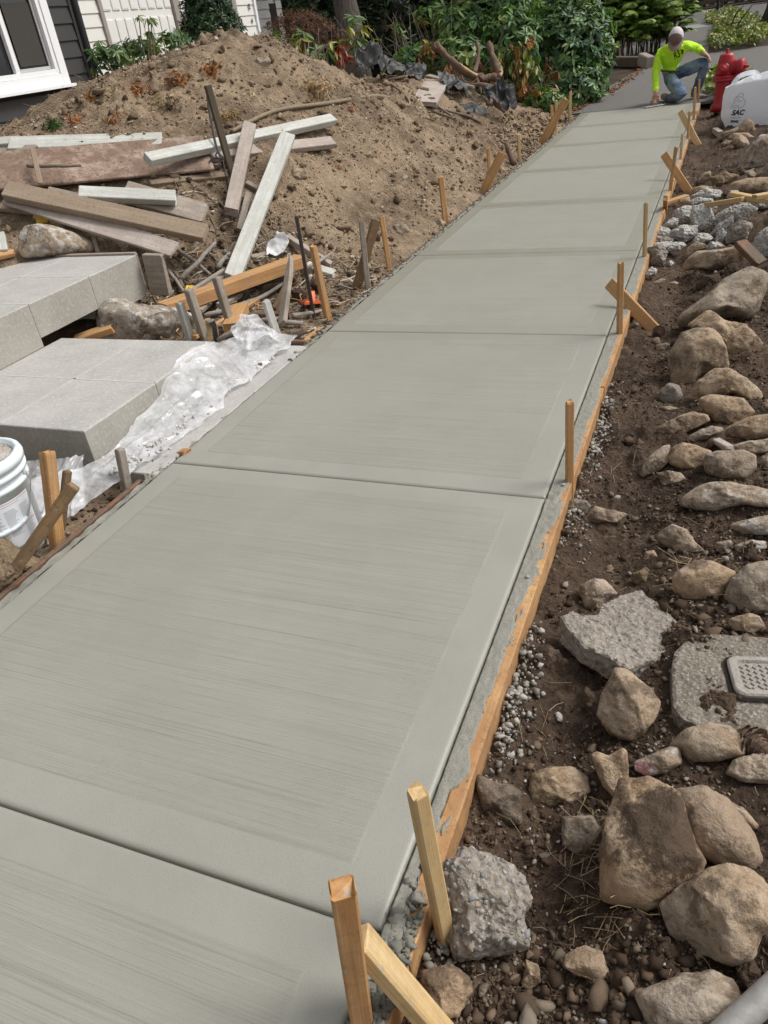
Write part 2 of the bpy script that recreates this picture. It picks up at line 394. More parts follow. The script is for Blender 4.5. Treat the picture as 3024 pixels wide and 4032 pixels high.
M['lid'] = m_conc('cast_concrete_lid', (.25, .225, .195), (.36, .335, .30), (.45, .43, .40), .3, .9, 3., .4)
M['meter_conc'] = m_conc('old_meter_box_concrete', (.12, .098, .073), (.23, .20, .16), (.42, .39, .355), .6, .95, 2.2, .8)

def m_wood(name, a, b, c, rough=.75, dirt=0., dirtc=(.12, .09, .065), gs=1., bump=.25, spl=0.):
    n = NT(name); o = n.co(); r = n.rnd()
    q = n.n('ShaderNodeVectorMath', operation='ADD'); n.t.links.new(n.mapped(o, (.55, 9*gs, 9*gs)), q.inputs[0])
    cb = n.n('ShaderNodeCombineXYZ'); n.t.links.new(n.math('MULTIPLY', r, 31.), cb.inputs[0]); n.t.links.new(n.math('MULTIPLY', r, 17.), cb.inputs[1]); n.t.links.new(cb.outputs[0], q.inputs[1])
    v = q.outputs[0]
    f = n.noise(v, 5, 5, .6, .6); rings = n.math('SINE', n.math('MULTIPLY', n.noise(v, 1.3, 3, .5, .8), 42.)); rg = n.math('MULTIPLY_ADD', rings, .5, .5)
    fib = n.noise(n.mapped(v, (.35, 6, 6)), 8, 3)
    col = n.mix(n.ramp(f, [(.3, 0.), (.7, 1.)]), a, b); col = n.mix(n.math('MULTIPLY', rg, .38), col, c)
    col = n.mix(n.math('MULTIPLY', n.ramp(fib, [(.35, 1.), (.5, 0.)]), .3), col, tuple(x*.55 for x in a))
    col = n.mix(n.math('MULTIPLY', r, .22), col, tuple(x*.6 for x in a))
    if dirt:
        d = n.noise(n.world(), 7, 6, .7); col = n.mix(n.math('MULTIPLY', n.ramp(d, [(.40, 0.), (.56, 1.)]), min(1, dirt*1.5)), col, dirtc)
        d2 = n.noise(n.world(), 55, 4, .7); col = n.mix(n.math('MULTIPLY', n.ramp(d2, [(.52, 0.), (.66, 1.)]), min(1, dirt*1.6)), col, tuple(q*.62 for q in dirtc))
        d3 = n.noise(n.world(), 120, 2); col = n.mix(n.math('MULTIPLY', n.ramp(d3, [(.62, 0.), (.7, 1.)]), dirt), col, tuple(min(1, q*1.7) for q in dirtc))
    if spl:
        s_ = n.noise(n.world(), 45, 3, .5); col = n.mix(n.math('MULTIPLY', n.ramp(s_, [(.66, 0.), (.7, 1.)]), spl), col, (.36, .345, .31))
    return n.fin(col, rough, n.bump(n.math('ADD', f, n.math('ADD', n.math('MULTIPLY', fib, .8), n.math('MULTIPLY', rg, .25))), bump, .004), Specular_IOR_Level=.3)
M['wood_orange'] = m_wood('fresh_fir_orange', (.52, .275, .105), (.68, .42, .20), (.36, .155, .055), spl=.8, dirt=.16, dirtc=(.26, .17, .10))
M['wood_yellow'] = m_wood('fresh_pine_yellow', (.58, .40, .185), (.72, .55, .31), (.44, .25, .09), spl=.6, dirt=.12, dirtc=(.30, .21, .12))
M['wood_brown'] = m_wood('muddy_fir', (.27, .165, .08), (.40, .25, .115), (.2, .11, .05), spl=.6, dirt=.4, dirtc=(.16, .12, .08))
M['wood_grey'] = m_wood('weathered_grey_lumber', (.31, .27, .225), (.44, .39, .335), (.23, .19, .15), dirt=.22, dirtc=(.19, .145, .11), rough=.9)
M['wood_white'] = m_wood('lime_whitened_lumber', (.52, .525, .485), (.68, .69, .65), (.42, .41, .37), dirt=.14, dirtc=(.30, .27, .22), rough=.9)
M['wood_mud'] = m_wood('mud_caked_plank', (.29, .225, .165), (.41, .33, .245), (.24, .18, .125), dirt=.35, dirtc=(.27, .20, .14), rough=.95)
M['wood_pink'] = m_wood('dusty_plank', (.43, .365, .325), (.55, .48, .435), (.33, .27, .235), dirt=.22, dirtc=(.27, .215, .18), rough=.95)
M['ply'] = m_wood('stained_form_plywood', (.38, .275, .21), (.50, .39, .315), (.29, .195, .14), dirt=.48, dirtc=(.15, .095, .068), gs=.35, rough=.9)
M['wood_form'] = m_wood('form_lumber', (.50, .285, .125), (.62, .40, .195), (.38, .175, .07), dirt=.3, dirtc=(.28, .14, .07))
M['wood_redform'] = m_wood('red_wet_form_lumber', (.22, .10, .06), (.32, .16, .09), (.16, .07, .04), dirt=.6, dirtc=(.12, .095, .07))
M['wood_dark'] = m_wood('dark_weathered_stake', (.09, .07, .05), (.15, .12, .085), (.06, .045, .03), rough=.9)
def m_formtop():
    n = NT('cement_smeared_form'); o = n.world(); x, y, z = n.sep(o)
    t = n.math('ADD', n.math('MULTIPLY_ADD', x, 14., -.55), n.math('MULTIPLY', n.math('SUBTRACT', n.noise(n.mapped(o, (1.6, 1, 1)), 26, 5, .7), .5), 1.5))
    t = n.math('ADD', t, n.math('MULTIPLY', n.math('SUBTRACT', n.noise(o, 2.2, 2), .5), 1.5))
    m = n.ramp(t, [(.22, 0.), (.3, 1.)])
    f = n.noise(n.mapped(o, (60, 3, 60)), 1.5, 4, .6)
    wood = n.mix(f, (.40, .16, .06), (.62, .34, .13))
    cem = n.mix(n.noise(o, 40, 4), (.24, .23, .20), (.33, .32, .285))
    return n.fin(n.mix(m, cem, wood), .8, n.bump(n.math('ADD', n.noise(o, 90, 4), n.math('MULTIPLY', m, -.8)), .5, .006))
M['formtop'] = m_formtop()

def m_rock(name, a, b, c, lime=0., pink=False, bump=.7, soil_at=None):
    n = NT(name); o = n.co(); r = n.rnd()
    q = n.n('ShaderNodeVectorMath', operation='ADD'); n.t.links.new(n.world(), q.inputs[0]); n.t.links.new(r, q.inputs[1]); p = q.outputs[0]
    f = n.noise(p, 9, 6, .68); g = n.noise(p, 45, 6, .7); k = n.noise(p, 160, 3, .6)
    col = n.mix(n.ramp(f, [(.32, 0.), (.66, 1.)]), a, b); col = n.mix(n.math('MULTIPLY', n.ramp(g, [(.48, 0.), (.7, 1.)]), .7), col, c)
    col = n.mix(n.ramp(r, [(.55, 0.), (.85, .6)]), col, n.mix(f, (.27, .24, .205), (.40, .37, .33))); col = n.mix(n.ramp(n.math('FRACT', n.math('MULTIPLY', r, 7.3)), [(.6, 0.), (.9, .45)]), col, n.mix(f, (.28, .17, .095), (.44, .30, .18)))
    pt = n.noise(p, 4.5, 3); col = n.mix(n.math('MULTIPLY', n.ramp(pt, [(.48, 0.), (.66, 1.)]), .45), col, (.37, .325, .275))
    col = n.mix(n.math('MULTIPLY', n.ramp(k, [(.6, 0.), (.72, 1.)]), .5), col, (.46, .41, .34))
    col = n.mix(n.math('MULTIPLY', r, .25), col, tuple((x+.0)*.62 for x in a))
    col = n.mix(n.math('MULTIPLY', n.ramp(g, [(.3, 1.), (.42, 0.)]), .55), col, tuple(x*.4 for x in a))
    if soil_at:
        ds = n.n('ShaderNodeVectorMath', operation='DISTANCE'); n.t.links.new(n.world(), ds.inputs[0]); ds.inputs[1].default_value = soil_at[:3]
        col = n.mix(n.ramp(n.math('ADD', ds.outputs['Value'], n.math('MULTIPLY', n.math('SUBTRACT', g, .5), soil_at[3]*1.6)), [(soil_at[3]*.7, .95), (soil_at[3], 0.)]), col, n.mix(k, (.03, .02, .014), (.11, .075, .05)))
    # soil clinging to the lower flanks and in hollows
    soil = n.ramp(n.math('ADD', n.noise(p, 11, 6, .75), n.math('MULTIPLY', k, .2)), [(.60, 0.), (.70, 1.)])
    col = n.mix(n.math('MULTIPLY', soil, .7), col, (.075, .05, .034))
    if lime:
        l = n.ramp(n.noise(p, 16, 5, .7), [(.6-.14*lime, 0.), (.68-.14*lime, 1.)]); col = n.mix(n.math('MULTIPLY', l, .75), col, (.58, .57, .55))
    if pink:
        ds = n.n('ShaderNodeVectorMath', operation='DISTANCE'); n.t.links.new(n.world(), ds.inputs[0]); ds.inputs[1].default_value = pink
        col = n.mix(n.ramp(n.math('ADD', ds.outputs['Value'], n.math('MULTIPLY', n.math('SUBTRACT', g, .5), .05)), [(.02, .7), (.036, 0.)]), col, (.42, .07, .12))
    h = n.math('ADD', n.math('MULTIPLY', g, .9), n.math('ADD', f, n.math('MULTIPLY', k, .4)))
    return n.fin(col, .88, n.bump(h, bump, .012), Specular_IOR_Level=.3)
M['rock_tan'] = m_rock('tan_basalt', (.27, .185, .112), (.45, .335, .222), (.62, .50, .37))
M['rock_grey'] = m_rock('grey_brown_stone', (.26, .20, .142), (.42, .34, .255), (.58, .50, .40))
M['rock_lime'] = m_rock('lime_splashed_stone', (.27, .20, .138), (.43, .345, .26), (.57, .49, .40), .6)
M['rock_dark'] = m_rock('dark_weathered_stone', (.12, .088, .064), (.205, .158, .115), (.30, .245, .19))
M['clod'] = m_dirt('soil_clod', (.065, .045, .032), (.11, .078, .053), (.17, .125, .09))
M['clod_tan'] = m_dirt('sandy_clod', (.19, .135, .085), (.27, .20, .13), (.36, .28, .19))
def m_vcol(name, rough=.8, sub=0., bump=0., spec=.4):
    n = NT(name); c = n.attr(); f = n.noise(n.world(), 60, 3)
    return n.fin(n.mix(n.math('MULTIPLY', f, .3), c, (0, 0, 0)), rough, n.bump(f, bump, .004) if bump else None, Specular_IOR_Level=spec)
M['pebble'] = m_vcol('loose_pebble', .95, 0, .6, .2)
def m_leaf(name, rough=.42, trans=.25):
    n = NT(name); c = n.attr()
    d = n.n('ShaderNodeBsdfTranslucent'); n.t.links.new(n.mix(1., c, (1.1, 1.25, .5), 'MULTIPLY'), d.inputs['Color'])
    n.fin(c, rough, Specular_IOR_Level=.45)
    mx = n.n('ShaderNodeMixShader'); mx.inputs[0].default_value = trans
    n.t.links.new(n.b.outputs[0], mx.inputs[1]); n.t.links.new(d.outputs[0], mx.inputs[2]); n.t.links.new(mx.outputs[0], n.out.inputs[0]); return n.m
M['leaf'] = m_leaf('leaf'); M['leaf_dry'] = m_leaf('dry_leaf', .7, .15)
def m_bark(name, a, b):
    n = NT(name); o = n.co(); f = n.noise(n.mapped(o, (9, 9, 1.2)), 2.5, 6, .65, .5)
    return n.fin(n.mix(n.ramp(f, [(.35, 0.), (.65, 1.)]), a, b), .95, n.bump(f, 1., .05))
M['bark'] = m_bark('bark', (.06, .05, .043), (.16, .135, .118)); M['twig'] = plain('twig_bark', (.17, .135, .105), .9, .35, 40, .5)
M['root'] = plain('root_bark', (.135, .085, .058), .9, .45, 30, .9); M['rootbare'] = plain('peeled_root_wood', (.55, .36, .20), .8, .2, 20)
M['stick'] = m_conc('lichen_grey_stick', (.20, .175, .145), (.32, .29, .25), (.45, .43, .39), 0., .95, 5., .6)
M['asphalt'] = m_conc('asphalt', (.082, .075, .069), (.125, .117, .109), (.18, .17, .16), .2, .85, 2., .5)
M['asphalt2'] = m_conc('dark_asphalt', (.075, .070, .068), (.105, .10, .096), (.14, .135, .13), .1, .9, 1., .4)
M['curbconc'] = m_conc('gutter_concrete', (.20, .195, .185), (.27, .265, .25), (.32, .31, .3), 0, .9, .4)
M['siding_dark'] = plain('charcoal_siding_paint', (.036, .034, .034), .65, .12, 14, .15)
M['siding_white'] = plain('cream_siding_paint', (.72, .71, .665), .6, .05, 9, .1)
M['siding_shade'] = plain('shaded_siding_paint', (.42, .42, .40), .7, .05, 9, .1)  # annexe siding with its shade put into the darker colour
M['trim_white'] = plain('white_trim_paint', (.82, .83, .84), .45, .03, 9)
M['trim_tan'] = plain('taupe_trim_paint', (.31, .275, .245), .6, .08, 9)
M['black_pipe'] = plain('black_downspout_paint', (.012, .012, .013), .45, .1, 9)
M['garage'] = plain('cream_garage_door', (.74, .735, .70), .5, .04, 7)
M['glass'] = NT('window_glass').fin((.015, .018, .018), .04, Specular_IOR_Level=.9)
M['screen'] = plain('insect_screen', (.045, .04, .035), .85, .1, 9)
M['room'] = plain('dim_room', (.03, .03, .028), .9)
M['frame_grey'] = plain('vinyl_screen_frame', (.45, .45, .45), .5)
M['red'] = NT('hydrant_paint'); _n_ = M['red']; M['red'] = _n_.fin(_n_.mix(_n_.ramp(_n_.noise(_n_.co(), 16, 5, .7), [(.5, 0.), (.75, 1.)]), (.36, .010, .018), (.20, .018, .016)), .38, _n_.bump(_n_.noise(_n_.co(), 30, 3), .2, .004))
M['steel'] = plain('dull_steel', (.40, .39, .37), .4, .2, 30, .2, Metallic=.8)
M['galv'] = plain('galvanised_pipe', (.36, .35, .335), .55, .3, 40, .5, Metallic=.35)
M['rod'] = plain('rusty_rod', (.055, .045, .04), .8, .4, 40, .6)
M['orange_plastic'] = plain('orange_plastic', (.75, .16, .05), .5, .1, 20)
M['yellow_plastic'] = plain('yellow_plastic', (.85, .55, .06), .5, .15, 20)
M['black_sheet'] = NT('black_poly_sheet'); _n_ = M['black_sheet']; M['black_sheet'] = _n_.fin(_n_.mix(_n_.ramp(_n_.noise(_n_.world(), 5, 4, .6), [(.4, 0.), (.7, 1.)]), (.011, .012, .014), (.055, .053, .05)), .5, _n_.bump(_n_.noise(_n_.world(), 25, 3), .4, .01), Specular_IOR_Level=.35)
M['white_bag'] = plain('woven_white_bag', (.88, .90, .94), .6, .02, 60, .1)
_b = M['white_bag'].node_tree; _t = _b.nodes.new('ShaderNodeBsdfTranslucent'); _t.inputs[0].default_value = (.9, .92, .96, 1); _m = _b.nodes.new('ShaderNodeMixShader'); _m.inputs[0].default_value = .35
_p = next(q for q in _b.nodes if q.type == 'BSDF_PRINCIPLED'); _o = next(q for q in _b.nodes if q.type == 'OUTPUT_MATERIAL'); _b.links.new(_p.outputs[0], _m.inputs[1]); _b.links.new(_t.outputs[0], _m.inputs[2]); _b.links.new(_m.outputs[0], _o.inputs[0])
M['paper'] = plain('white_paper_sack', (.74, .75, .77), .8, .08, 14)
M['ink'] = plain('black_ink', (.02, .02, .022), .7); M['ink_grey'] = plain('grey_ink', (.30, .33, .36), .7); M['ink_teal'] = plain('teal_ink', (.10, .19, .22), .7)
def m_film():
    n = NT('clear_poly_film'); f = n.noise(n.world(), 9, 5, .7)
    n.fin((.90, .91, .94), .14, n.bump(n.noise(n.mapped(n.world(), (3, 1, 2)), 14, 3, .5, .8), .18, .01), Specular_IOR_Level=.8)
    tr = n.n('ShaderNodeBsdfTransparent'); tl = n.n('ShaderNodeBsdfTranslucent'); tl.inputs['Color'].default_value = (.9, .91, .93, 1)
    m0 = n.n('ShaderNodeMixShader'); m0.inputs[0].default_value = .28; n.t.links.new(n.b.outputs[0], m0.inputs[1]); n.t.links.new(tl.outputs[0], m0.inputs[2])
    m1 = n.n('ShaderNodeMixShader'); n.t.links.new(n.ramp(f, [(.38, .66), (.62, .30)]), m1.inputs[0]); n.t.links.new(m0.outputs[0], m1.inputs[1]); n.t.links.new(tr.outputs[0], m1.inputs[2])
    n.t.links.new(m1.outputs[0], n.out.inputs[0]); return n.m
M['film'] = m_film()
M['pail'] = NT('white_pail_plastic'); _n_ = M['pail']; M['pail'] = _n_.fin(_n_.mix(_n_.ramp(_n_.noise(_n_.co(), 26, 5, .75), [(.58, 0.), (.72, .7)]), (.72, .79, .82), (.30, .25, .2)), .4)
M['pail_mud'] = m_conc('dried_mud_crust', (.32, .25, .20), (.62, .57, .52), (.75, .72, .68), .4, .95, 4., .9)
M['skin'] = plain('skin', (.52, .30, .21), .55, .08, 30); M['hair'] = plain('dark_brown_hair', (.035, .022, .016), .85, .3, 60, .6)
M['hivis'] = NT('hi_vis_cotton'); _n_ = M['hivis']; M['hivis'] = _n_.fin(_n_.mix(_n_.noise(_n_.world(), 7, 4), (.50, .92, .02), (.62, .98, .05)), .85, _n_.bump(_n_.noise(_n_.mapped(_n_.world(), (1, 1, 2.2)), 13, 3, .6, 1.), .7, .03))
M['jeans'] = NT('faded_denim'); _n_ = M['jeans']; M['jeans'] = _n_.fin(_n_.mix(_n_.ramp(_n_.noise(_n_.world(), 5, 4, .6), [(.38, 0.), (.66, 1.)]), (.055, .10, .19), (.27, .33, .40)), .9, _n_.bump(_n_.noise(_n_.mapped(_n_.world(), (1, 1, 2)), 15, 3, .6, 1.), .7, .03))
M['cap_mesh'] = plain('white_cap_mesh', (.62, .57, .58), .9, .08, 60); M['cap_brown'] = plain('brown_cap_cloth', (.17, .115, .10), .9, .1, 40); M['cap_brim'] = plain('tan_cap_brim', (.30, .22, .20), .9, .08, 40); M['patch'] = plain('leather_patch', (.22, .07, .04), .7)
M['boot'] = plain('dusty_work_boot', (.36, .29, .24), .85, .25, 30, .4); M['leather'] = plain('brown_leather', (.09, .05, .03), .6)
M['hose'] = plain('muddy_tan_hose', (.22, .17, .11), .75, .3, 30, .3); M['cable'] = plain('dark_cable', (.05, .046, .042), .6, .2, 30)
M['cone'] = plain('pine_cone_scale', (.115, .075, .05), .9, .4, 60, .5)
M['needles'] = m_vcol('dry_needles', .9)
M['hole'] = plain('dark_void', (.02, .014, .01), 1.)  # near-black fill for the lid gap and the annexe doorway
M['rubber'] = plain('black_rubber', (.014, .014, .015), .7)
M['carpaint'] = plain('navy_car_paint', (.012, .017, .035), .25, .05, 9)
# ------------------------------------------------------------------ setting: ground, sidewalk, steps, houses
S = lambda o: tag(o, kind='structure')
def zfar(X, Y):
    inside = (X > -9.4) & (X < 4.2) & (Y > -2.2) & (Y < 16.2)
    return np.where(inside, -.6, -.03+fbm(XY(X, Y, .3), 3, 9)*.02+.35*sstep(-9, -14, X))
def steps(*a):
    out = []
    for (lo, hi, d) in a: out += list(np.arange(lo, hi, d))
    return np.array(out+[a[-1][1]])
S(link('ground', grid_mesh('ground', steps((-260, -40, 20), (-40, -9.5, 1.5), (-9.5, 4.5, .7), (4.5, 40, 1.5), (40, 260, 20)), steps((-60, -2.5, 6), (-2.5, 16.5, .7), (16.5, 70, 1.5), (70, 320, 25)), zfar, M['forest_floor'])))
S(link('dirt_mound', grid_mesh('dirt_mound', steps((-9.5, -6, .14), (-6, -4.4, .05), (-4.4, -1.56, .021)), steps((-2, 1, .08), (1, 3.4, .04), (3.4, 9.2, .021), (9.2, 12.6, .035), (12.6, 16.3, .14)),
    lambda X, Y: np.where((Y > 12.9) & (X > -2.3), g_left0(X, Y)-.04, g_left(X, Y)), M['dirt_tan'])))
S(link('soil_strip', grid_mesh('soil_strip', steps((.045, .9, .0085), (.9, 1.5, .03), (1.5, 4.3, .15)), steps((-2, .2, .06), (.2, 2.6, .0085), (2.6, 6, .018), (6, 13.2, .04), (13.2, 16.3, .2)),
    lambda X, Y: g_right(X, Y)-.06*sstep(13.0, 13.4, Y), M['dirt_dark'])))

# fresh sidewalk: one slab per panel, rounded tooled edges, joints between
YJ = [-2.375, -.875, .625, 2.125, 3.625, 5.125, 6.625, 8.13, 9.62, 11.1, 12.55]
SWX = (-1.52, 0.)
def slab_mesh(L, W=1.52, dip=.006):
    def prof(n, l, r=.013):
        e = [0, .0015, .003, .0055, .009, r, r+.006]
        c = np.linspace(r+.03, l-r-.03, n)
        return np.array([q for q in e]+list(c)+[l-q for q in e[::-1]])-l/2
    xs = prof(14, W); ys = prof(14, L)
    def edge(c, l, r=.013):
        d = np.minimum(c+l/2, l/2-c); t = np.clip(1-d/r, 0, 1); return r*(1-np.sqrt(np.clip(1-t*t, 0, 1)))
    X, Y = np.meshgrid(xs, ys)
    Z = -np.maximum(edge(X, W), edge(Y, L))+fbm(XY(X, Y, 1.5), 2, 4)*.002
    ny, nx = X.shape; V = np.stack([X, Y, Z], -1).reshape(-1, 3); i = np.arange(nx*ny).reshape(ny, nx)
    F = [tuple(q) for q in np.stack([i[:-1, :-1], i[:-1, 1:], i[1:, 1:], i[1:, :-1]], -1).reshape(-1, 4)]
    ring = list(i[0, :])+list(i[1:, -1])+list(i[-1, :-1][::-1])+list(i[1:-1, 0][::-1]); n0 = len(V)
    V = np.concatenate([V, V[ring]*[1, 1, 0]+[0, 0, -.11]]); m = len(ring)
    for k in range(m): F.append((ring[(k+1) % m], ring[k], n0+k, n0+(k+1) % m))
    return V, F
sw = S(empty('sidewalk', ((SWX[0]+SWX[1])/2, YJ[0], 0)))
_sm = {}
for a, b in zip(YJ[:-1], YJ[1:]):
    L = round(b-a-.004, 3)
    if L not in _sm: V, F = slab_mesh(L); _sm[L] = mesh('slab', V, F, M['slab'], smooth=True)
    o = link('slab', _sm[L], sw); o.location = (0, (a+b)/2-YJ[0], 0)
b_ = MB()
for yj in YJ[1:-1]: b_.box((0, yj-YJ[0], -.06), (1.50, .012, .084), .001)
b_.build('joint_bed', M['cement'], sw)
# the crossed-over cement skin between slab edge and form, with its crumbs
xs = np.linspace(.0015, .066, 26); ys = steps((-2.3, .3, .02), (.3, 3.2, .006), (3.2, 7, .015), (7, 12.5, .05))
def skin(X, Y):
    e = np.clip((X-.0015)/.004, 0, 1)
    edge = .050+.012*fbm(XY(Y*0, Y, 1.3, 4.), 2, 61)+(.032-.016*sstep(1.7, 2.6, Y))*fbm(np.stack([X*34, Y*13, X*0+2.], -1), 4, 62, .62)+.006*sstep(2.5, 5, Y)     # ragged outer margin and bare patches, the board shows through
    lump = np.exp(-((Y-.62)/.10)**2)*np.clip(fbm(XY(X, Y, 40), 3, 18)+.45, 0, 1)+.5*np.exp(-((Y-2.1)/.08)**2)*np.clip(fbm(XY(X, Y, 40), 3, 18)+.4, 0, 1)
    return -.012+.0135*e+.0025*fbm(XY(X, Y, 60), 3, 8)+.014*lump-.02*sstep(-.003, .0015, X-edge)
S(link('cement_skin', grid_mesh('cement_skin', xs, ys, skin, M['cement'])))
xs = np.linspace(-1.552, -1.5215, 7); ys = steps((-1, 1.0, .03), (1.0, 5, .012), (5, 12.5, .03))
S(link('cement_ridge', grid_mesh('cement_ridge', xs, ys, lambda X, Y: -.012+.012*np.clip(fbm(XY(X, Y, 30), 3, 19)+.55, 0, 1.2), M['cement'])))

# form boards along both edges (each length of lumber is a thing)
def form_board(name, x, y0, y1, mat, label, top=.0, h=.085, th=.036, yaw=0., group='form boards along the sidewalk'):
    V, F = box_vf(y1-y0, th, h, .003, 8)
    V[:, 2] += fbm(np.c_[V[:, 0]*2, V[:, 1]*0, V[:, 0]*0+y0], 2, 3)*.002
    o = link(name, mesh(name, V, F, mat), None, Matrix.Translation((x, (y0+y1)/2, top-h/2)) @ Matrix.Rotation(math.pi/2+yaw, 4, 'Z'))
    return tag(o, label, 'form board', group)
form_board('form_board', .050, -1.6, .585, M['wood_form'], 'orange form board at the photo\'s bottom edge, behind the two nearest stakes', -.003)
form_board('form_board', .049, .592, 3.02, M['wood_form'], 'long form board smeared with grey cement along the nearest full panel\'s right edge', -.003)
form_board('form_board', .051, 3.03, 6.08, M['wood_form'], 'form board on the right edge between the crossed brace and the rubble pile', -.003)
form_board('form_board', .053, 6.10, 9.3, M['wood_form'], 'form board on the right edge beyond the grey rubble, behind the two far crossed stakes', -.003)
form_board('form_board', .050, 9.31, 12.5, M['wood_form'], 'farthest right form board ending by the kneeling worker', -.003)
form_board('form_board', -1.574, -1.2, 1.98, M['wood_redform'], 'reddish wet form board beside the white bucket on the left edge', -.002, .07, .02)
form_board('form_board', -1.57, 3.62, 4.4, M['wood_redform'], 'broken orange-edged form board on the left edge near the debris stakes', -.012, .07, .02)
form_board('form_board', -1.57, 4.42, 7.6, M['wood_redform'], 'left form board running along the foot of the dirt mound', -.012, .07, .02)
form_board('form_board', -1.57, 7.62, 12.4, M['wood_redform'], 'farthest left form board beside the stump and bushes', -.012, .07, .02)

# concrete steps and landing
def block(parent, name, x0, x1, y0, y1, z0, z1, m_top, m_side, ragged=False):
    """bevelled block, top faces mi 0 and sides mi 1"""
    r = .006; V = []; F = []; mi = []
    nx = max(2, int((x1-x0)/.12)); ny = max(2, int((y1-y0)/.12))
    loops = []
    def rect(i, z):
        P = []
        xs_ = np.linspace(x0+i, x1-i, nx+1); ys_ = np.linspace(y0+i, y1-i, ny+1)
        for x in xs_[:-1]: P.append((x, y0+i, z))
        for y in ys_[:-1]: P.append((x1-i, y, z))
        for x in xs_[::-1][:-1]: P.append((x, y1-i, z))
        for y in ys_[::-1][:-1]: P.append((x0+i, y, z))
        return P
    lev = [(0, z0), (0, z1-r), (r*.3, z1-r*.3), (r, z1)]
    for i, z in lev: loops.append(rect(i, z))
    m = len(loops[0])
    for lp in loops: V += lp
    for q in range(3):
        for k in range(m):
            a = q*m+k; b = q*m+(k+1) % m; F.append((a, b, b+m, a+m)); mi.append(1 if q == 0 else 0)
    F.append(tuple(range(3*m, 4*m))); mi.append(0)
    V = np.array(V); V[:, 0] += fbm(V*6, 2, 2)*.002; V[:, 1] += fbm(V*6, 2, 12)*.002
    if ragged:
        lowm = np.arange(m); V[lowm, 2] += np.clip(fbm(V[lowm]*9, 3, 77)+.1, -.2, 1)*.08
    return link(name, mesh(name, V, F, [m_top, m_side], mi), parent)
st = empty('concrete_steps', (-2.3, 2.7, 0)); tag(st, 'cured grey concrete steps with scored panels climbing left from the sidewalk', 'steps')
def blk(name, x0, x1, y0, y1, z0, z1, **k): return block(st, name, x0+2.3, x1+2.3, y0-2.7, y1-2.7, z0, z1, M['conc_old'], M['conc_riser'], **k)
g = .003
blk('landing_slab', -1.96, -1.524, 2.02, 3.40, -.1, .0)
for (x0, x1) in ((-2.30, -1.83), (-2.84, -2.30)):
    for (y0, y1) in ((2.03, 2.51), (2.51, 3.02)): blk('tread_panel', x0+g/2, x1-g/2, y0+g/2, y1-g/2, -.06, .165)
for (x0, x1) in ((-3.36, -2.83), (-3.9, -3.36), (-4.6, -3.9)):
    for k, (y0, y1) in enumerate(((2.03, 2.40), (2.40, 2.88), (2.88, 3.355), (3.355, 3.79))):
        blk('tread_panel', x0+g/2, x1-g/2, y0+g/2, y1-g/2, (.168, .168, .215, .15)[k], .40)
b_ = MB()
for z_, lines_ in ((.1655, (((-2.84, 2.51), (-1.84, 2.51)), ((-2.30, 2.04), (-2.30, 3.01)))), (.4005, (((-4.6, 2.40), (-2.84, 2.40)), ((-4.6, 2.88), (-2.84, 2.88)), ((-4.6, 3.355), (-2.84, 3.355)), ((-3.36, 2.04), (-3.36, 3.78)), ((-3.9, 2.04), (-3.9, 3.78))))):
    for (p_, q_) in lines_: b_.bar((p_[0]+2.3, p_[1]-2.7, z_-.001), (q_[0]+2.3, q_[1]-2.7, z_-.001), .013, .003, ch=.0005)
b_.build('score_line', M['efflor'], st)
b_ = MB(); b_.box((-3.65+2.3, 2.45-2.7, .08), (1.5, .8, .17), .01); b_.build('footing', M['conc_riser'], st)
# form pieces left on the top tread's far side
def lumber(name, a, b, wd, th, mat, label, cat='board', up=(0, 0, 1), group=None, n=6, bow=.0, pointed=False, parent=None, rough_end=.007):
    """length of lumber from point a to point b (centre line), width wd across, thickness th along up"""
    a = np.asarray(a, float); b = np.asarray(b, float); x = unit(b-a); y = unit(np.cross(up, x)); z = np.cross(x, y); L = np.linalg.norm(b-a)
    V, F = box_vf(L, wd, th, min(.004, th*.2), n)
    if pointed:
        t = np.clip((V[:, 0]-(L/2-.16))/.16, 0, 1); V[:, 1] *= 1-.9*t
    sd = random.randint(0, 99)
    V[:, 1] += fbm(np.c_[V[:, 0]*1.7, V[:, 1]*6, V[:, 2]*6], 2, sd)*.004; V[:, 2] += fbm(np.c_[V[:, 0]*1.5, V[:, 1]*3, V[:, 2]*0+5], 2, sd)*.004
    k = V[:, 0] > L/2-.001; V[k, 0] += np.random.default_rng(sd).uniform(-rough_end*1.5, rough_end, int(k.sum()))
    for e in (-1, 1):                                    # hand-sawn, slightly rough ends
        k = V[:, 0]*e > L/2-.012; V[k, 0] += e*(fbm(V[k]*40, 2, sd)*.006)
    o = link(name, mesh(name, V, F, mat), parent, frame((a+b)/2, x, y, z))
    if label: tag(o, label, cat, group)
    return o
lumber('form_board', (-4.7, 3.812, .30), (-2.845, 3.812, .30), .022, .222, M['wood_pink'], 'form board standing along the far side of the upper tread', 'form board')
lumber('form_board', (-2.80, 3.815, .275), (-2.665, 3.825, .265), .045, .25, M['wood_grey'], 'blue-grey board end sticking out past the upper tread corner', 'form board')
lumber('form_board', (-1.96, 3.425, -.01), (-1.56, 3.425, -.01), .03, .06, M['wood_redform'], 'thin reddish strip with cement on top at the back of the landing', 'form board')

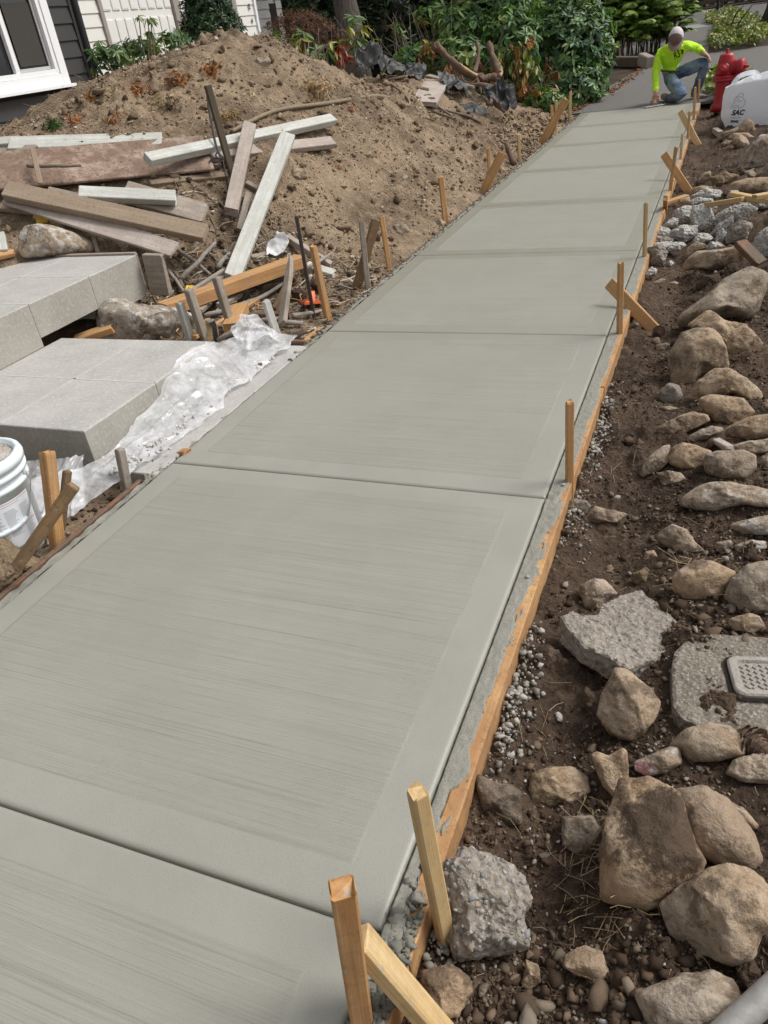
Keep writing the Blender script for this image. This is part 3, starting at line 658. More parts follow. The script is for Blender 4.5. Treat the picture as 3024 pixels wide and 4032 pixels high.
# asphalt beyond the sidewalk
def sheet(name, pts, z, mat, th=.03):
    n = len(pts); V = [(x, y, z) for x, y in pts]+[(x, y, z-th) for x, y in pts]
    F = [tuple(range(n)), tuple(range(2*n-1, n-1, -1))]+[((i+1) % n, i, n+i, n+(i+1) % n) for i in range(n)]
    a = sum(pts[i][0]*pts[(i+1) % n][1]-pts[(i+1) % n][0]*pts[i][1] for i in range(n))
    if a < 0: F = [f[::-1] for f in F]
    return S(link(name, mesh(name, V, F, mat)))
sheet('asphalt_path', [(-1.75, 12.56), (.2, 12.56), (.5, 13.6), (6, 13.2), (14, 13), (14, 22), (1.2, 22), (-.15, 21.8), (-.25, 27), (-.15, 30), (-.3, 34.9), (-3.2, 35.2), (-2.4, 23.4), (-1.3, 20.5), (-1.5, 18), (-1.75, 14)], .0, M['asphalt'])
sheet('gutter', [(-3.3, 35.2), (-.3, 34.9), (-.7, 38.4), (-3.9, 38.2)], .012, M['curbconc'], .08)
sheet('road', [(-30, 38), (-.7, 38.5), (-.8, 44), (0, 47.2), (.6, 43), (1.2, 33), (1.3, 27), (1.3, 22.1), (14, 22.1), (60, 30), (60, 57), (-40, 60)], -.006, M['asphalt2'], .08)
sheet('verge', [(-40, 60.2), (60, 57.2), (60, 62), (-40, 66)], .05, M['forest_floor'], .1)

# ------------------------------------------------------------------ houses
HX = -7.2
dh = empty('dark_house', (HX, 6.5, 0)); tag(dh, 'charcoal lap-sided house wall with a white-trimmed window, left edge', 'house')
HL = (-3.0, 9.0); HE = .178
wb = MB(); wb.box((HX-.25-HX-1.5, (HL[0]+HL[1])/2-6.5, 1.9), (3.4, HL[1]-HL[0]-.05, 4.4), .01, 0, np.array([[1, 0, 0], [0, 1, 0], [0, 0, 1]])); wb.build('wall', M['siding_dark'], dh)
def clap(parent, x, y0, y1, z0, z1, e, mat, orig, holes=(), name='siding_board'):
    z = z0
    while z < z1-.02:
        spans = [(y0, y1)]
        for (a, b, c, d) in holes:
            if z+e > c and z < d:
                spans = [q for s_ in spans for q in ((s_[0], min(s_[1], a)), (max(s_[0], b), s_[1])) if q[1]-q[0] > .02]
        for (a, b) in spans:
            V = np.array([(x, a, z), (x+.024, a, z), (x+.024, a, z+.008), (x+.004, a, z+e+.012), (x, a, z+e+.012)]); V = np.concatenate([V, V+[0, b-a, 0]])-orig
            F = [(0, 1, 2, 3, 4)[::-1], (5, 6, 7, 8, 9)]+[(i, (i+1) % 5, 5+(i+1) % 5, 5+i) for i in range(5)]
            F = [tuple(f) for f in F]
            link(name, mesh(name, V, [f[::-1] for f in F], mat), parent)
        z += e
WY0, WY1, WZ0, WZ1 = 5.2, 8.2, 1.36, 3.1
_w = [at_x(p, HX+.05) for p in ((280, 330), (0, 379), (187, 0))]
WY1 = float(_w[0][1]); WZ0 = float(_w[0][2]); WY0 = WY1-1.75; WZ1 = WZ0+1.35
clap(dh, HX, HL[0], HL[1]-.04, .3, 3.9, HE, M['siding_dark'], np.array([HX, 6.5, 0]), [(WY0+.02, WY1-.02, WZ0+.02, WZ1-.02)])
cb = MB(); cb.box((.012, HL[1]-6.5-.02, 2.0), (.05, .09, 4.2), .004); cb.build('corner_board', M['siding_dark'], dh)
wn = MB(); t = .12
def fr(mb, y0, y1, z0, z1, w_, d0, d1, mi=0):
    for (a, b, c, d) in ((y0, y0+w_, z0, z1), (y1-w_, y1, z0, z1), (y0+w_, y1-w_, z0, z0+w_), (y0+w_, y1-w_, z1-w_, z1)):
        mb.box(((d0+d1)/2, (a+b)/2, (c+d)/2), (d1-d0, b-a, d-c), .003, mi)
oy = 6.5
def mk(f, name, mat, parent): q = MB(); f(q); return q.build(name, mat, parent)
win = mk(lambda q: fr(q, WY0-oy, WY1-oy, WZ0, WZ1, t, .0, .055), 'window', M['trim_white'], dh)
mk(lambda q: fr(q, WY0+t-oy+.002, WY1-t-oy-.002, WZ0+t+.002, WZ1-t-.002, .055, -.02, .04), 'frame', M['trim_white'], win)
mk(lambda q: q.box((.06, (WY0+WY1)/2-oy, WZ0-.012), (.13, WY1-WY0+.04, .035), .004), 'sill', M['trim_white'], win)
ym = WY1-t-.055-.60
mk(lambda q: q.box((.005, ym-oy, (WZ0+WZ1)/2), (.05, .06, WZ1-WZ0-2*t-.11), .004), 'mullion', M['trim_white'], win)
zb = WZ0+t+.055+.80
mk(lambda q: q.box((.012, (ym+WY1-t-.055)/2-oy+.03, zb), (.055, .53, .07), .004), 'meeting_rail', M['trim_white'], win)
mk(lambda q: q.box((-.03, (WY0+WY1)/2-oy, (WZ0+WZ1)/2), (.006, WY1-WY0-2*t-.1, WZ1-WZ0-2*t-.1), .001), 'pane', M['glass'], win)
mk(lambda q: fr(q, ym+.04-oy, WY1-t-.06-oy, WZ0+t+.06, zb-.04, .035, -.022, -.004), 'screen_frame', M['frame_grey'], win)
mk(lambda q: q.box((-.012, (ym+WY1-t)/2-oy-.01, (WZ0+t+zb)/2), (.003, .42, .62), .0005), 'insect_screen', M['screen'], win)
dp = MB(); dp.tube([(.05, HL[1]-oy+.03, .6), (.05, HL[1]-oy+.03, 4.1)], .045, 12); dp.build('downspout', M['black_pipe'], dh)

GX = -10.6; go = np.array([GX, 18., 0]); gh = empty('garage_house', tuple(go)); tag(gh, 'cream lap-sided garage wall with two panelled doors and house numbers', 'garage')
def gpt(p): q = at_x(p, GX); return float(q[1])
d1a, d1b = gpt((392, 0)), gpt((672, 0)); d2a, d2b = gpt((745, 40)), gpt((905, 10)); ge = gpt((1002, 0))
gt, gb = 2.35, .1
q = MB(); q.box((-2.2, (9.5+ge-.06)/2-18, 2.0), (4.1, ge-.06-9.5, 4.0), .01)
q.build('wall', M['siding_white'], gh)
clap(gh, GX-.03, 9.5, d1a-.1, .1, 3.6, .217, M['siding_white'], go)
clap(gh, GX-.03, d1b+.24, d2a-.02, .1, 3.6, .217, M['siding_white'], go)
clap(gh, GX-.03, d2b+.22, ge-.1, .1, 3.6, .217, M['siding_white'], go)
def gbox(name, mat, y0, y1, z0, z1, d0, d1, par=gh): return mk(lambda q: q.box(((d0+d1)/2, (y0+y1)/2-18, (z0+z1)/2), (d1-d0, y1-y0, z1-z0), .004), name, mat, par)
gbox('trim', M['trim_tan'], d1a-.1, d1a, gb, 2.6, -.03, .03); gbox('trim', M['trim_tan'], d1b, d1b+.22, gb, 2.6, -.03, .05); gbox('trim', M['trim_tan'], d2b, d2b+.2, gb, 2.6, -.03, .05)
gbox('trim', M['trim_white'], ge-.1, ge, gb, 3.8, -.05, .03)
pm = None
for (a, b) in ((d1a, d1b), (d2a, d2b)):
    dr = gbox('garage_door', M['garage'], a+.01, b-.01, gb, gt+.25, -.06, -.02)
    nc = 8 if b-a > 2 else 7; cw = (b-a)/nc
    for r in range(5):
        for c in range(nc):
            yc = a+cw*(c+.5); zc = gb+.27+r*.53
            pw_, ph_ = cw*.78, .40
            V = []
            for (s_, x_) in ((1., -.019), (.93, -.0075), (.84, -.0075), (.76, -.004)):
                V += [(x_, -pw_/2*s_, -ph_/2*(1-(1-s_)*pw_/ph_)), (x_, pw_/2*s_, -ph_/2*(1-(1-s_)*pw_/ph_)), (x_, pw_/2*s_, ph_/2*(1-(1-s_)*pw_/ph_)), (x_, -pw_/2*s_, ph_/2*(1-(1-s_)*pw_/ph_))]
            F = [(q_*4+i, q_*4+(i+1) % 4, q_*4+4+(i+1) % 4, q_*4+4+i) for q_ in range(3) for i in range(4)]+[(12, 13, 14, 15)]
            key = (round(cw, 3))
            if pm is None or pm[0] != key: pm = (key, mesh('panel', V, F, M['garage']))
            o = link('panel', pm[1], dr); o.location = (0.004, yc-18, zc)
    gbox('seam', M['garage'], a+.02, b-.02, gb, gb+.02, -.02, -.012, dr)
def text(name, body, size, mat, mw, parent=None, ext=.002, shear=0., bold=0.):
    cu = bpy.data.curves.new(name, 'FONT'); cu.body = body; cu.size = size; cu.extrude = ext; cu.align_x = 'CENTER'; cu.align_y = 'CENTER'; cu.shear = shear; cu.offset = bold
    t_ = bpy.data.objects.new(name, cu); COL.objects.link(t_); dg = bpy.context.evaluated_depsgraph_get()
    me = bpy.data.meshes.new_from_object(t_.evaluated_get(dg)); bpy.data.objects.remove(t_); me.materials.clear(); me.materials.append(mat)
    return link(name, me, parent, mw)
RX = Matrix(((0, 0, 1, 0), (1, 0, 0, 0), (0, 1, 0, 0), (0, 0, 0, 1)))      # text plane facing +X, reading along +Y
for ch, p in (('8', (985, 27)), ('4', (996, 83)), ('1', (1007, 140))):
    c = at_x(p, GX+.0)
    text('house_number', ch, .17, M['ink'], Matrix.Translation((.012, float(c[1])-18-.06, float(c[2]))) @ RX, gh, .004)
# set-back annexe with a dark doorway
ao = np.array([-12.2, 21.6, 0]); an = empty('garage_annexe', tuple(ao)); tag(an, 'shaded grey annexe wall with a dark doorway beside the dead juniper', 'annexe')
a0 = 19.4; e1 = float(at_x((1055, 0), -12.2)[1]); e2 = float(at_x((1082, 0), -12.2)[1]); e3 = float(at_x((1108, 0), -12.2)[1])
q = MB(); q.box((-1.3, (e3+a0)/2-21.6, 1.9), (2.5, e3-a0, 3.9), .01); q.build('wall', M['siding_shade'], an)
clap(an, -12.22, a0, e1, .1, 3.6, .217, M['siding_shade'], ao); clap(an, -12.22, e2, e3-.05, .1, 3.6, .217, M['siding_shade'], ao)
q = MB(); q.box((-.03, (e1+e2)/2-21.6, 1.2), (.07, e2-e1, 2.4), .004); q.build('door', M['hole'], an)
# ------------------------------------------------------------------ rocks, rubble (each its own thing)
A_ = (1700, 2800, .798); B_ = (2000, 1900, .6173); C_ = (2200, 1200, .4967); D_ = (2300, 600, .4364); E_ = (2450, 400, .346); F_ = (2600, 450, .4454)
G_ = (0, 850, .4219); H_ = (650, 950, .3014); I_ = (1000, 850, .2411); J_ = (700, 300, .3014); K_ = (0, 450, .6028); L_ = (600, 800, .6028); M_ = (0, 950, .7233)
N_ = (0, 1600, .5425); O_ = (1900, 0, .6775); P_ = (900, 0, .6028); Q_ = (1450, 0, .3918); T_ = (1200, 3300, .4219); U_ = (2700, 150, .1953); V_ = (2380, 0, .3882)
X_ = (1000, 0, .3014); Y_ = (2000, 0, .3014); Z_ = (1300, 300, 1.0504); AA = (2724, 0, .1808); BB = (0, 1680, .2261); W_ = (0, 0, .3858)
def rock(crop, poly, label, mat='rock_tan', name='rock', cat='rock', thick=.85, facet=4, rough=.075, sink=.6, lift=0., sub=None, group=None, flat=0., depth=None, fine=1.):
    Pp = np.array([px(crop, p) for p in poly]); lo, hi = Pp.min(0), Pp.max(0)
    # centroid of the outline
    x, y = Pp[:, 0], Pp[:, 1]; x2, y2 = np.roll(x, -1), np.roll(y, -1); a = (x*y2-x2*y); A = a.sum()/2
    c = np.array([((x+x2)*a).sum()/(6*A), ((y+y2)*a).sum()/(6*A)])
    t = depth if depth else hit((c[0], c[1]+(hi[1]-c[1])*sink), lift)
    O = at_depth(c, t); m = t/FPX
    vd = unit(ray(c)); r = unit(CR-vd*np.dot(CR, vd)); u = np.cross(r, vd)
    # outline radius by angle
    dx = (Pp[:, 0]-c[0])*m; dy = -(Pp[:, 1]-c[1])*m
    ang = np.linspace(-math.pi, math.pi, 181); R = np.zeros(181)
    for i, th in enumerate(ang):
        ct, s_ = math.cos(th), math.sin(th); best = .01
        for k in range(len(dx)):
            x0, y0, x1, y1 = dx[k], dy[k], dx[(k+1) % len(dx)], dy[(k+1) % len(dx)]
            den = ct*(y1-y0)-s_*(x1-x0)
            if abs(den) < 1e-12: continue
            q = (x0*(y1-y0)-y0*(x1-x0))/den; w_ = (x0*s_-y0*ct)/den
            if q > 0 and -1e-6 <= w_ <= 1+1e-6: best = max(best, q)
        R[i] = best
    Rs = R.copy()
    for _ in range(2): Rs[1:-1] = .25*Rs[:-2]+.5*Rs[1:-1]+.25*Rs[2:]
    big = (hi-lo).max()
    if sub is None: sub = 5 if big > 95 else 4
    D, Fc = ico(sub); D = D.copy(); seed = int(abs(c[0]*3+c[1]*7)) % 1000; rg = np.random.default_rng(seed)
    sc = np.sqrt(.5*(R.min()*R.max())+.5*np.mean(R**2)); cz = np.min([R.max(), 1.25*R.min()*1.3, sc])*thick
    Q = D.copy()
    for k in range(facet):      # a few broken planes turned towards the light
        n = unit(np.array([rg.normal()*.7, rg.normal()*.7, .55+abs(rg.normal())*.5])); o = rg.uniform(.60, .86)
        d = Q@n-o; Q = Q-np.outer(np.clip(d, 0, None)*.93, n)
    if flat: 
        d = Q[:, 2]-flat; Q[:, 2] -= np.clip(d, 0, None)*.9
    phi = np.arctan2(Q[:, 1], Q[:, 0]); Rp = np.interp(phi, ang, Rs)
    L = np.stack([Q[:, 0]*Rp, Q[:, 1]*Rp, Q[:, 2]*cz], -1)
    nr = D*np.array([1, 1, cz/sc]); nr /= np.linalg.norm(nr, axis=1)[:, None]
    q = L/max(sc, 1e-3)
    amp = rough*sc*(fbm(q*1.6+seed, 3, seed % 50)*1.3+fbm(q*5+seed, 4, 3+seed % 50, .6)*.55*fine)
    L = L+nr*amp[:, None]*np.array([.7, .7, 1.3])
    L = L-nr*(np.clip(1-np.abs(fbm(q*2.3+seed*.7, 3, 7+seed % 40))*7, 0, 1)*.035*sc)[:, None]      # cracks and broken ledges
    if fine > 1.2: L = L+nr*(np.clip(vnoise(q*14, seed % 31)-.45, 0, 1)*.10*sc)[:, None]
    Wv = L[:, :1]*r+L[:, 1:2]*u-L[:, 2:]*vd
    o = link(name, fast_mesh(name, Wv, Fc, M[mat] if isinstance(mat, str) else mat, True)); o.location = O
    tag(o, label, cat, group); return o
CH = dict(name='concrete_chunk', cat='concrete chunk', rough=.13, fine=1.5, facet=4, sink=.9)
GR, GC = 'stones on the right bank', 'broken concrete on the right bank'
def R(c, p, l, **k): k.setdefault('group', GR); return rock(c, p, l, **k)
# near right
R(A_, [(960,330),(1110,330),(1250,420),(1280,640),(1330,740),(1250,860),(1000,960),(800,910),(830,700),(880,520)], 'big ridge-backed boulder with dark soil down one flank', facet=2, thick=.95, rough=.06, mat=m_rock('soil_flanked_boulder', (.27, .185, .112), (.45, .335, .222), (.62, .50, .37), soil_at=(*at_depth(px(A_, (1150, 560)), hit(px(A_, (1180, 800)))-.06), .11)))
R(A_, [(1230,390),(1380,375),(1480,440),(1570,590),(1595,720),(1540,765),(1400,760),(1280,690),(1215,530)], 'smooth egg-shaped boulder leaning on the big ridge-backed boulder', facet=0, rough=.03)
R(A_, [(1390,810),(1500,770),(1600,790),(1670,850),(1690,1050),(1580,1090),(1540,1190),(1430,1230),(1290,1180),(1150,1100),(1130,950),(1230,890)], 'broad lumpy boulder below the egg-shaped boulder at the right edge', rough=.08, facet=3)
R(A_, [(1010,1400),(1160,1350),(1280,1310),(1420,1285),(1510,1340),(1520,1450),(1450,1544),(1200,1600),(1060,1560)], 'long rounded boulder beside the metal pipe, bottom right corner', facet=1, rough=.04, mat='rock_grey')
R(B_, [(700,1190),(780,1200),(830,1240),(920,1310),(965,1400),(940,1490),(850,1600),(780,1650),(640,1600),(565,1480),(600,1350),(640,1280)], 'upright tan rock with a pitted hollow just below the broken slab', facet=3)
R(A_, [(790,215),(830,205),(880,225),(950,185),(970,200),(965,340),(940,410),(890,425),(840,370)], 'heart-shaped rock with a notch on top', facet=1)
R(A_, [(490,310),(560,285),(700,280),(770,330),(780,400),(680,460),(560,495),(500,480),(480,390)], 'blocky tan rock between the heart-shaped rock and the form board', facet=4)
R(A_, [(215,330),(240,315),(290,345),(400,370),(445,400),(440,550),(360,555),(250,490),(225,410)], 'dark brown angular rock right beside the form board', mat='rock_dark', facet=3)
R(A_, [(650,525),(800,518),(835,580),(770,700),(700,695),(640,660)], 'small flat-faced square rock alone on the dark soil', facet=2, flat=.6)
lump = R(A_, [(80,760),(190,695),(270,720),(390,770),(460,830),(500,900),(490,960),(450,1000),(465,1130),(330,1180),(220,1225),(110,1190),(60,1090),(40,960),(70,850)], 'round grey concrete lump with exposed pebbles beside the nearest stakes', mat='conc_dirty', group=GC, thick=.8, flat=.55, **CH)
R(A_, [(-60,1290),(100,1265),(190,1320),(210,1380),(130,1490),(40,1500),(-60,1420)], 'olive-brown rock under the nearest wooden brace', facet=2)
R(A_, [(470,1235),(530,1260),(535,1330),(480,1370),(440,1350)], 'little brown stone beyond the round concrete lump', facet=2)
R(A_, [(660,1210),(770,1150),(850,1190),(870,1290),(820,1335),(720,1300),(650,1260)], 'sharp angular tan stone on gravelly soil near the bottom', facet=6, rough=.07)
R(A_, [(1000,250),(1080,220),(1180,175),(1225,185),(1230,260),(1150,300),(1060,320),(1000,290)], 'lime-spotted stone with a pink paint mark', facet=1, mat=m_rock('pink_marked_stone', (.24,.175,.115), (.38,.295,.205), (.52,.43,.33), .35, tuple(ground(px(A_, (1040, 315)), .03))))
R(A_, [(1170,170),(1270,85),(1380,55),(1480,75),(1535,140),(1530,215),(1400,245),(1250,250)], 'humped tan boulder below the meter box with a white streak', facet=1, mat='rock_tan', rough=.035)
R(A_, [(1500,240),(1600,210),(1690,210),(1690,360),(1540,350),(1450,310)], 'grey half-buried rock at the right edge under the pine cone', mat='rock_grey', facet=2)
R(A_, [(1470,430),(1540,470),(1600,560),(1590,580),(1520,560)], 'sliver of pale stone behind the egg-shaped boulder', mat='rock_lime', facet=1)
rock(A_, [(1520,1250),(1600,1230),(1620,1290),(1570,1370),(1500,1340)], 'dark crumbling soil clod by the metal pipe', 'clod', 'soil_clod', 'clod', rough=.2, group='soil clods')
# middle right
R(B_, [(1090,560),(1200,490),(1300,495),(1440,570),(1420,650),(1330,770),(1260,765),(1110,760),(1060,680),(1060,600)], 'smooth tan boulder above the broken slab', facet=1, rough=.03)
R(B_, [(1440,600),(1540,520),(1720,480),(1720,840),(1480,840),(1390,740)], 'large boulder cut by the right edge beside the smooth tan boulder', facet=1)
R(B_, [(990,300),(1050,260),(1140,300),(1180,370),(1250,440),(1180,455),(1070,450),(970,390),(930,340)], 'wedge-shaped pale rock on loose gravel', facet=4)
R(B_, [(1420,870),(1540,830),(1600,850),(1630,920),(1560,960),(1440,950),(1405,910)], 'fist-sized tan cobble on the meter box rim', facet=1)
R(B_, [(460,650),(560,605),(620,620),(700,710),(640,760),(560,820),(490,810),(470,740),(450,700)], 'rounded rock the broken slab leans on', facet=1, mat='rock_lime')
R(B_, [(790,580),(880,540),(900,560),(880,640),(830,660),(780,620)], 'jagged brown clod above the broken slab', mat='clod_tan', facet=4, rough=.12)
R(B_, [(880,440),(930,430),(960,480),(900,500),(860,490)], 'small brown stone on gravel below the wedge-shaped rock', facet=2)
R(B_, [(1330,380),(1420,365),(1430,400),(1390,450),(1330,440)], 'small pinkish stone beside a flat dark cobble', facet=3, mat='rock_grey')
R(B_, [(1450,400),(1560,365),(1635,375),(1640,420),(1560,465),(1460,450)], 'flat dark cobble dusted with lime near the right edge', mat='rock_lime', facet=1)
R(B_, [(1110,110),(1210,25),(1300,0),(1400,-10),(1500,10),(1690,60),(1690,170),(1500,140),(1330,190),(1200,180),(1120,150)], 'wide double-humped pocked boulder half buried at the right edge', mat='rock_lime', facet=1, rough=.07)
R(B_, [(1420,270),(1500,240),(1690,200),(1690,340),(1500,330),(1430,310)], 'soil-buried rock with lime powder at the right edge', mat='rock_lime', facet=1)
R(B_, [(345,160),(420,105),(500,110),(530,150),(500,200),(400,215),(350,190)], 'dark brown cobble at the foot of the middle right stake', mat='rock_dark', facet=2)
R(B_, [(510,200),(560,150),(650,170),(760,200),(700,260),(560,270),(500,250)], 'buried rock next to the cobble at the middle stake', facet=2)
rock(B_, [(320,310),(400,280),(450,310),(400,345),(330,340)], 'soil clod sunk in the bank close to the form board', 'clod', 'soil_clod', 'clod', rough=.15, group='soil clods')
R(C_, [(960,220),(1060,190),(1180,190),(1250,230),(1300,330),(1350,480),(1340,540),(1150,560),(1060,650),(980,700),(910,610),(885,480),(890,370)], 'tall standing boulder with a flat face toward the sidewalk', facet=3, rough=.035, sink=.55)
R(C_, [(1010,180),(1150,50),(1200,40),(1300,115),(1450,150),(1540,220),(1595,300),(1570,400),(1460,450),(1350,460),(1300,330),(1240,220),(1100,190)], 'saddle-shaped boulder behind the tall standing boulder', facet=3, sink=.5)
R(D_, [(880,1500),(940,1430),(1060,1330),(1200,1185),(1420,1040),(1500,1050),(1590,1100),(1600,1230),(1560,1420),(1530,1480),(1400,1520),(1200,1540),(1020,1570),(900,1570)], 'long tilted wedge boulder with a slanting grey face', facet=3, mat='rock_grey', sink=.8)
R(C_, [(1060,720),(1110,600),(1230,500),(1330,500),(1470,580),(1590,690),(1600,760),(1540,800),(1400,700),(1200,710),(1100,800)], 'soil-capped ridge rock in front of the tall boulder', facet=4)
R(C_, [(1115,740),(1200,710),(1330,720),(1450,740),(1540,850),(1480,920),(1360,970),(1250,930),(1160,850)], 'smooth oval boulder lying against the soil-capped ridge rock', facet=1, rough=.03)
R(C_, [(780,980),(930,890),(1040,850),(1160,865),(1190,920),(1050,1000),(900,1080),(810,1070)], 'flat slab-like grey rock pointing down the bank', facet=2, flat=.45, mat='rock_grey')
R(C_, [(1040,1040),(1120,990),(1200,955),(1290,975),(1290,1010),(1200,1060),(1080,1095),(1030,1070)], 'small broken grey rock beside a wood scrap', facet=5, mat='rock_grey')
R(C_, [(1300,1020),(1380,950),(1520,880),(1690,860),(1690,1040),(1520,1080),(1400,1100),(1310,1060)], 'long grey boulder at the right edge below the oval boulder', facet=1)
R(C_, [(1370,1120),(1500,1080),(1690,1055),(1690,1170),(1540,1190),(1400,1160)], 'low slab stone under the long grey boulder', facet=2, mat='rock_grey')
R(C_, [(900,1130),(980,1090),(1080,1110),(1200,1160),(1180,1250),(1080,1310),(980,1310),(890,1270),(860,1210)], 'rounded lemon-shaped boulder touching the loaf-shaped one', facet=1, rough=.03)
R(C_, [(1170,1180),(1250,1155),(1450,1150),(1540,1190),(1550,1290),(1480,1385),(1280,1390),(1180,1340),(1160,1260)], 'loaf-shaped tan boulder with square shoulders', facet=2, rough=.03)
R(C_, [(650,1310),(720,1200),(820,1120),(870,1110),(880,1180),(860,1260),(780,1330),(680,1370),(645,1350)], 'slanting grey stone left of the lemon-shaped boulder', facet=2, mat='rock_grey')
R(C_, [(780,1340),(860,1310),(960,1330),(1000,1380),(940,1430),(830,1440)], 'half-buried stone below the lemon-shaped boulder', facet=3, mat='rock_grey')
R(C_, [(800,680),(870,615),(940,640),(985,720),(960,790),(850,790),(800,750)], 'crumbly round brown rock in front of the tall boulder', facet=2, rough=.1, mat='rock_dark')
R(C_, [(770,320),(850,300),(885,320),(830,380),(780,370)], 'small tan stone beside the pine cone and brace', facet=3)
R(C_, [(805,810),(870,800),(945,820),(900,850),(810,845)], 'thin reddish stone under the crumbly round rock', facet=2)
R(C_, [(1610,1200),(1660,1170),(1710,1300),(1630,1300)], 'stone cut by the right edge beside the loaf-shaped boulder', mat='rock_grey')
R(C_, [(1600,800),(1650,750),(1720,760),(1720,850),(1640,850)], 'brown stone at the right edge above the long grey boulder')
R(D_, [(920,1080),(950,950),(1020,890),(1250,870),(1390,850),(1450,880),(1440,990),(1400,1060),(1280,1090),(1150,1060),(1000,1050)], 'big flat-topped brown boulder under the grey rubble', facet=3, flat=.6)
R(D_, [(870,960),(930,860),(1000,805),(1080,830),(1110,870),(1000,890),(930,970)], 'peaked tan rock behind the flat-topped boulder', facet=4)
R(D_, [(1440,830),(1470,700),(1520,600),(1690,500),(1720,500),(1720,700),(1600,780),(1480,840)], 'dark slanting boulder at the right edge by the rubble', facet=3, mat='rock_grey')
R(D_, [(600,1190),(680,1140),(740,1140),(700,1190),(620,1210)], 'small flat brown stone below the rubble', facet=2, sub=3)
R(D_, [(750,1180),(820,1160),(870,1190),(810,1215)], 'tiny oval brown stone on dark soil below the rubble', facet=1, sub=3)
R(D_, [(1010,1190),(1080,1110),(1200,1100),(1240,1170),(1150,1230),(1040,1240)], 'brown soil-covered rock under the flat-topped boulder', mat='clod', facet=2)
# the rubble heap
def CK(c, p, l, **k):
    kk = dict(CH); kk.update(k); cp_ = np.mean(np.array(p, float), 0); p = [tuple(cp_+(np.array(q)-cp_)*1.13) for q in p]; return rock(c, p, l, kk.pop('mat', 'conc_broken'), group=GC, **kk)
CK(E_, [(830,1070),(960,1000),(1100,1020),(1190,1080),(1180,1110),(1050,1120),(850,1110)], 'topmost broad chunk of the grey rubble below the crossed brace')
CK(E_, [(750,1190),(780,1130),(830,1100),(1000,1110),(1010,1150),(930,1190)], 'pale chunk of rubble above the split wood')
CK(E_, [(800,1210),(900,1190),(980,1260),(1040,1350),(1020,1430),(960,1500),(850,1500),(830,1400),(790,1320)], 'largest upright chunk in the middle of the grey rubble')
CK(E_, [(600,1250),(700,1200),(790,1210),(800,1320),(700,1390),(610,1380),(590,1310)], 'dark-fronted chunk of rubble left of the largest one')
CK(E_, [(470,1420),(560,1330),(620,1340),(620,1400),(520,1450)], 'small white chunk of rubble nearest the form board')
CK(E_, [(570,1480),(680,1420),(830,1420),(830,1530),(720,1600),(600,1600),(565,1540)], 'square-faced chunk of rubble in front of the largest one')
CK(E_, [(380,1480),(430,1430),(520,1450),(560,1510),(540,1560),(420,1540)], 'rounded chunk of rubble beside the mid-distance stake')
CK(E_, [(330,1600),(360,1530),(480,1540),(570,1570),(560,1600),(450,1620)], 'brown muddy chunk of rubble under the rounded chunk', mat='conc_dirty')
CK(E_, [(1050,1360),(1120,1270),(1250,1200),(1400,1190),(1490,1230),(1420,1300),(1370,1370),(1250,1320),(1150,1400),(1060,1400)], 'broad white chunk of rubble under the split wood', thick=.7)
CK(E_, [(1010,1520),(1100,1400),(1230,1310),(1240,1390),(1180,1440),(1190,1510),(1100,1540)], 'leaning slab of rubble right of the largest chunk')
CK(E_, [(1200,1520),(1230,1420),(1310,1370),(1430,1400),(1440,1440),(1400,1560),(1320,1620),(1210,1620)], 'brown-centred chunk of rubble at the right of the heap', mat='conc_dirty')
CK(E_, [(1070,1500),(1130,1450),(1190,1530),(1190,1620),(1090,1610)], 'narrow upright chunk of rubble at the front of the heap')
CK(E_, [(820,1600),(860,1510),(950,1510),(1030,1560),(1000,1610),(900,1640)], 'white chunk of rubble above the peaked tan rock')
CK(E_, [(970,1660),(1010,1600),(1100,1610),(1160,1650),(1130,1690),(1000,1690)], 'small chunk of rubble touching the flat-topped boulder')
CK(E_, [(290,1690),(380,1620),(500,1600),(640,1610),(690,1640),(630,1690),(500,1710),(300,1740)], 'long low chunk of rubble at the front left of the heap')
CK(D_, [(1560,780),(1620,700),(1690,680),(1750,760),(1750,930),(1640,930),(1560,900),(1545,840)], 'white chunk of concrete cut by the right edge')
CK(E_, [(1500,1220),(1580,1130),(1690,1120),(1700,1200),(1600,1220)], 'pale chunk of rubble at the right edge under the split wood')
CK(E_, [(1200,1090),(1230,1020),(1300,1020),(1330,1070),(1270,1110)], 'whitish chunk wedged by the end of the split wood')
CK(D_, [(570,870),(680,840),(740,900),(720,1000),(640,1040),(590,1000)], 'tan-grey chunk at the foot of the mid-distance stake', mat='conc_dirty')
CK(D_, [(550,1100),(600,1040),(650,1060),(640,1110),(570,1140)], 'crumbled white concrete bit below the rubble', sub=4)
CK(D_, [(750,1000),(780,975),(810,1000),(800,1030),(760,1030)], 'tiny white concrete bit beside the flat-topped boulder', sub=3)
CK(E_, [(940,1240),(1000,1210),(1070,1200),(1060,1270),(980,1290)], 'greyish chunk of rubble peeping from behind the largest one', mat='conc_dirty')
CK(E_, [(1250,1200),(1330,1150),(1440,1160),(1430,1200),(1300,1220)], 'shaded grey chunk under the two split wood lengths', mat='conc_dirty')
R(E_, [(590,1200),(640,1110),(750,1090),(770,1140),(720,1200),(600,1250)], 'reddish-brown rock at the broken form end', facet=3, mat='rock_tan')
R(E_, [(750,1060),(800,990),(900,960),(1010,970),(1020,1010),(850,1070),(790,1090)], 'brown rock at the foot of the nearer far brace', facet=2)
R(E_, [(1180,1040),(1260,920),(1400,880),(1550,870),(1680,870),(1720,900),(1720,1060),(1500,1060),(1300,1060),(1200,1080)], 'broad tan boulder with a yellowish stain behind the split wood', facet=2, rough=.04)
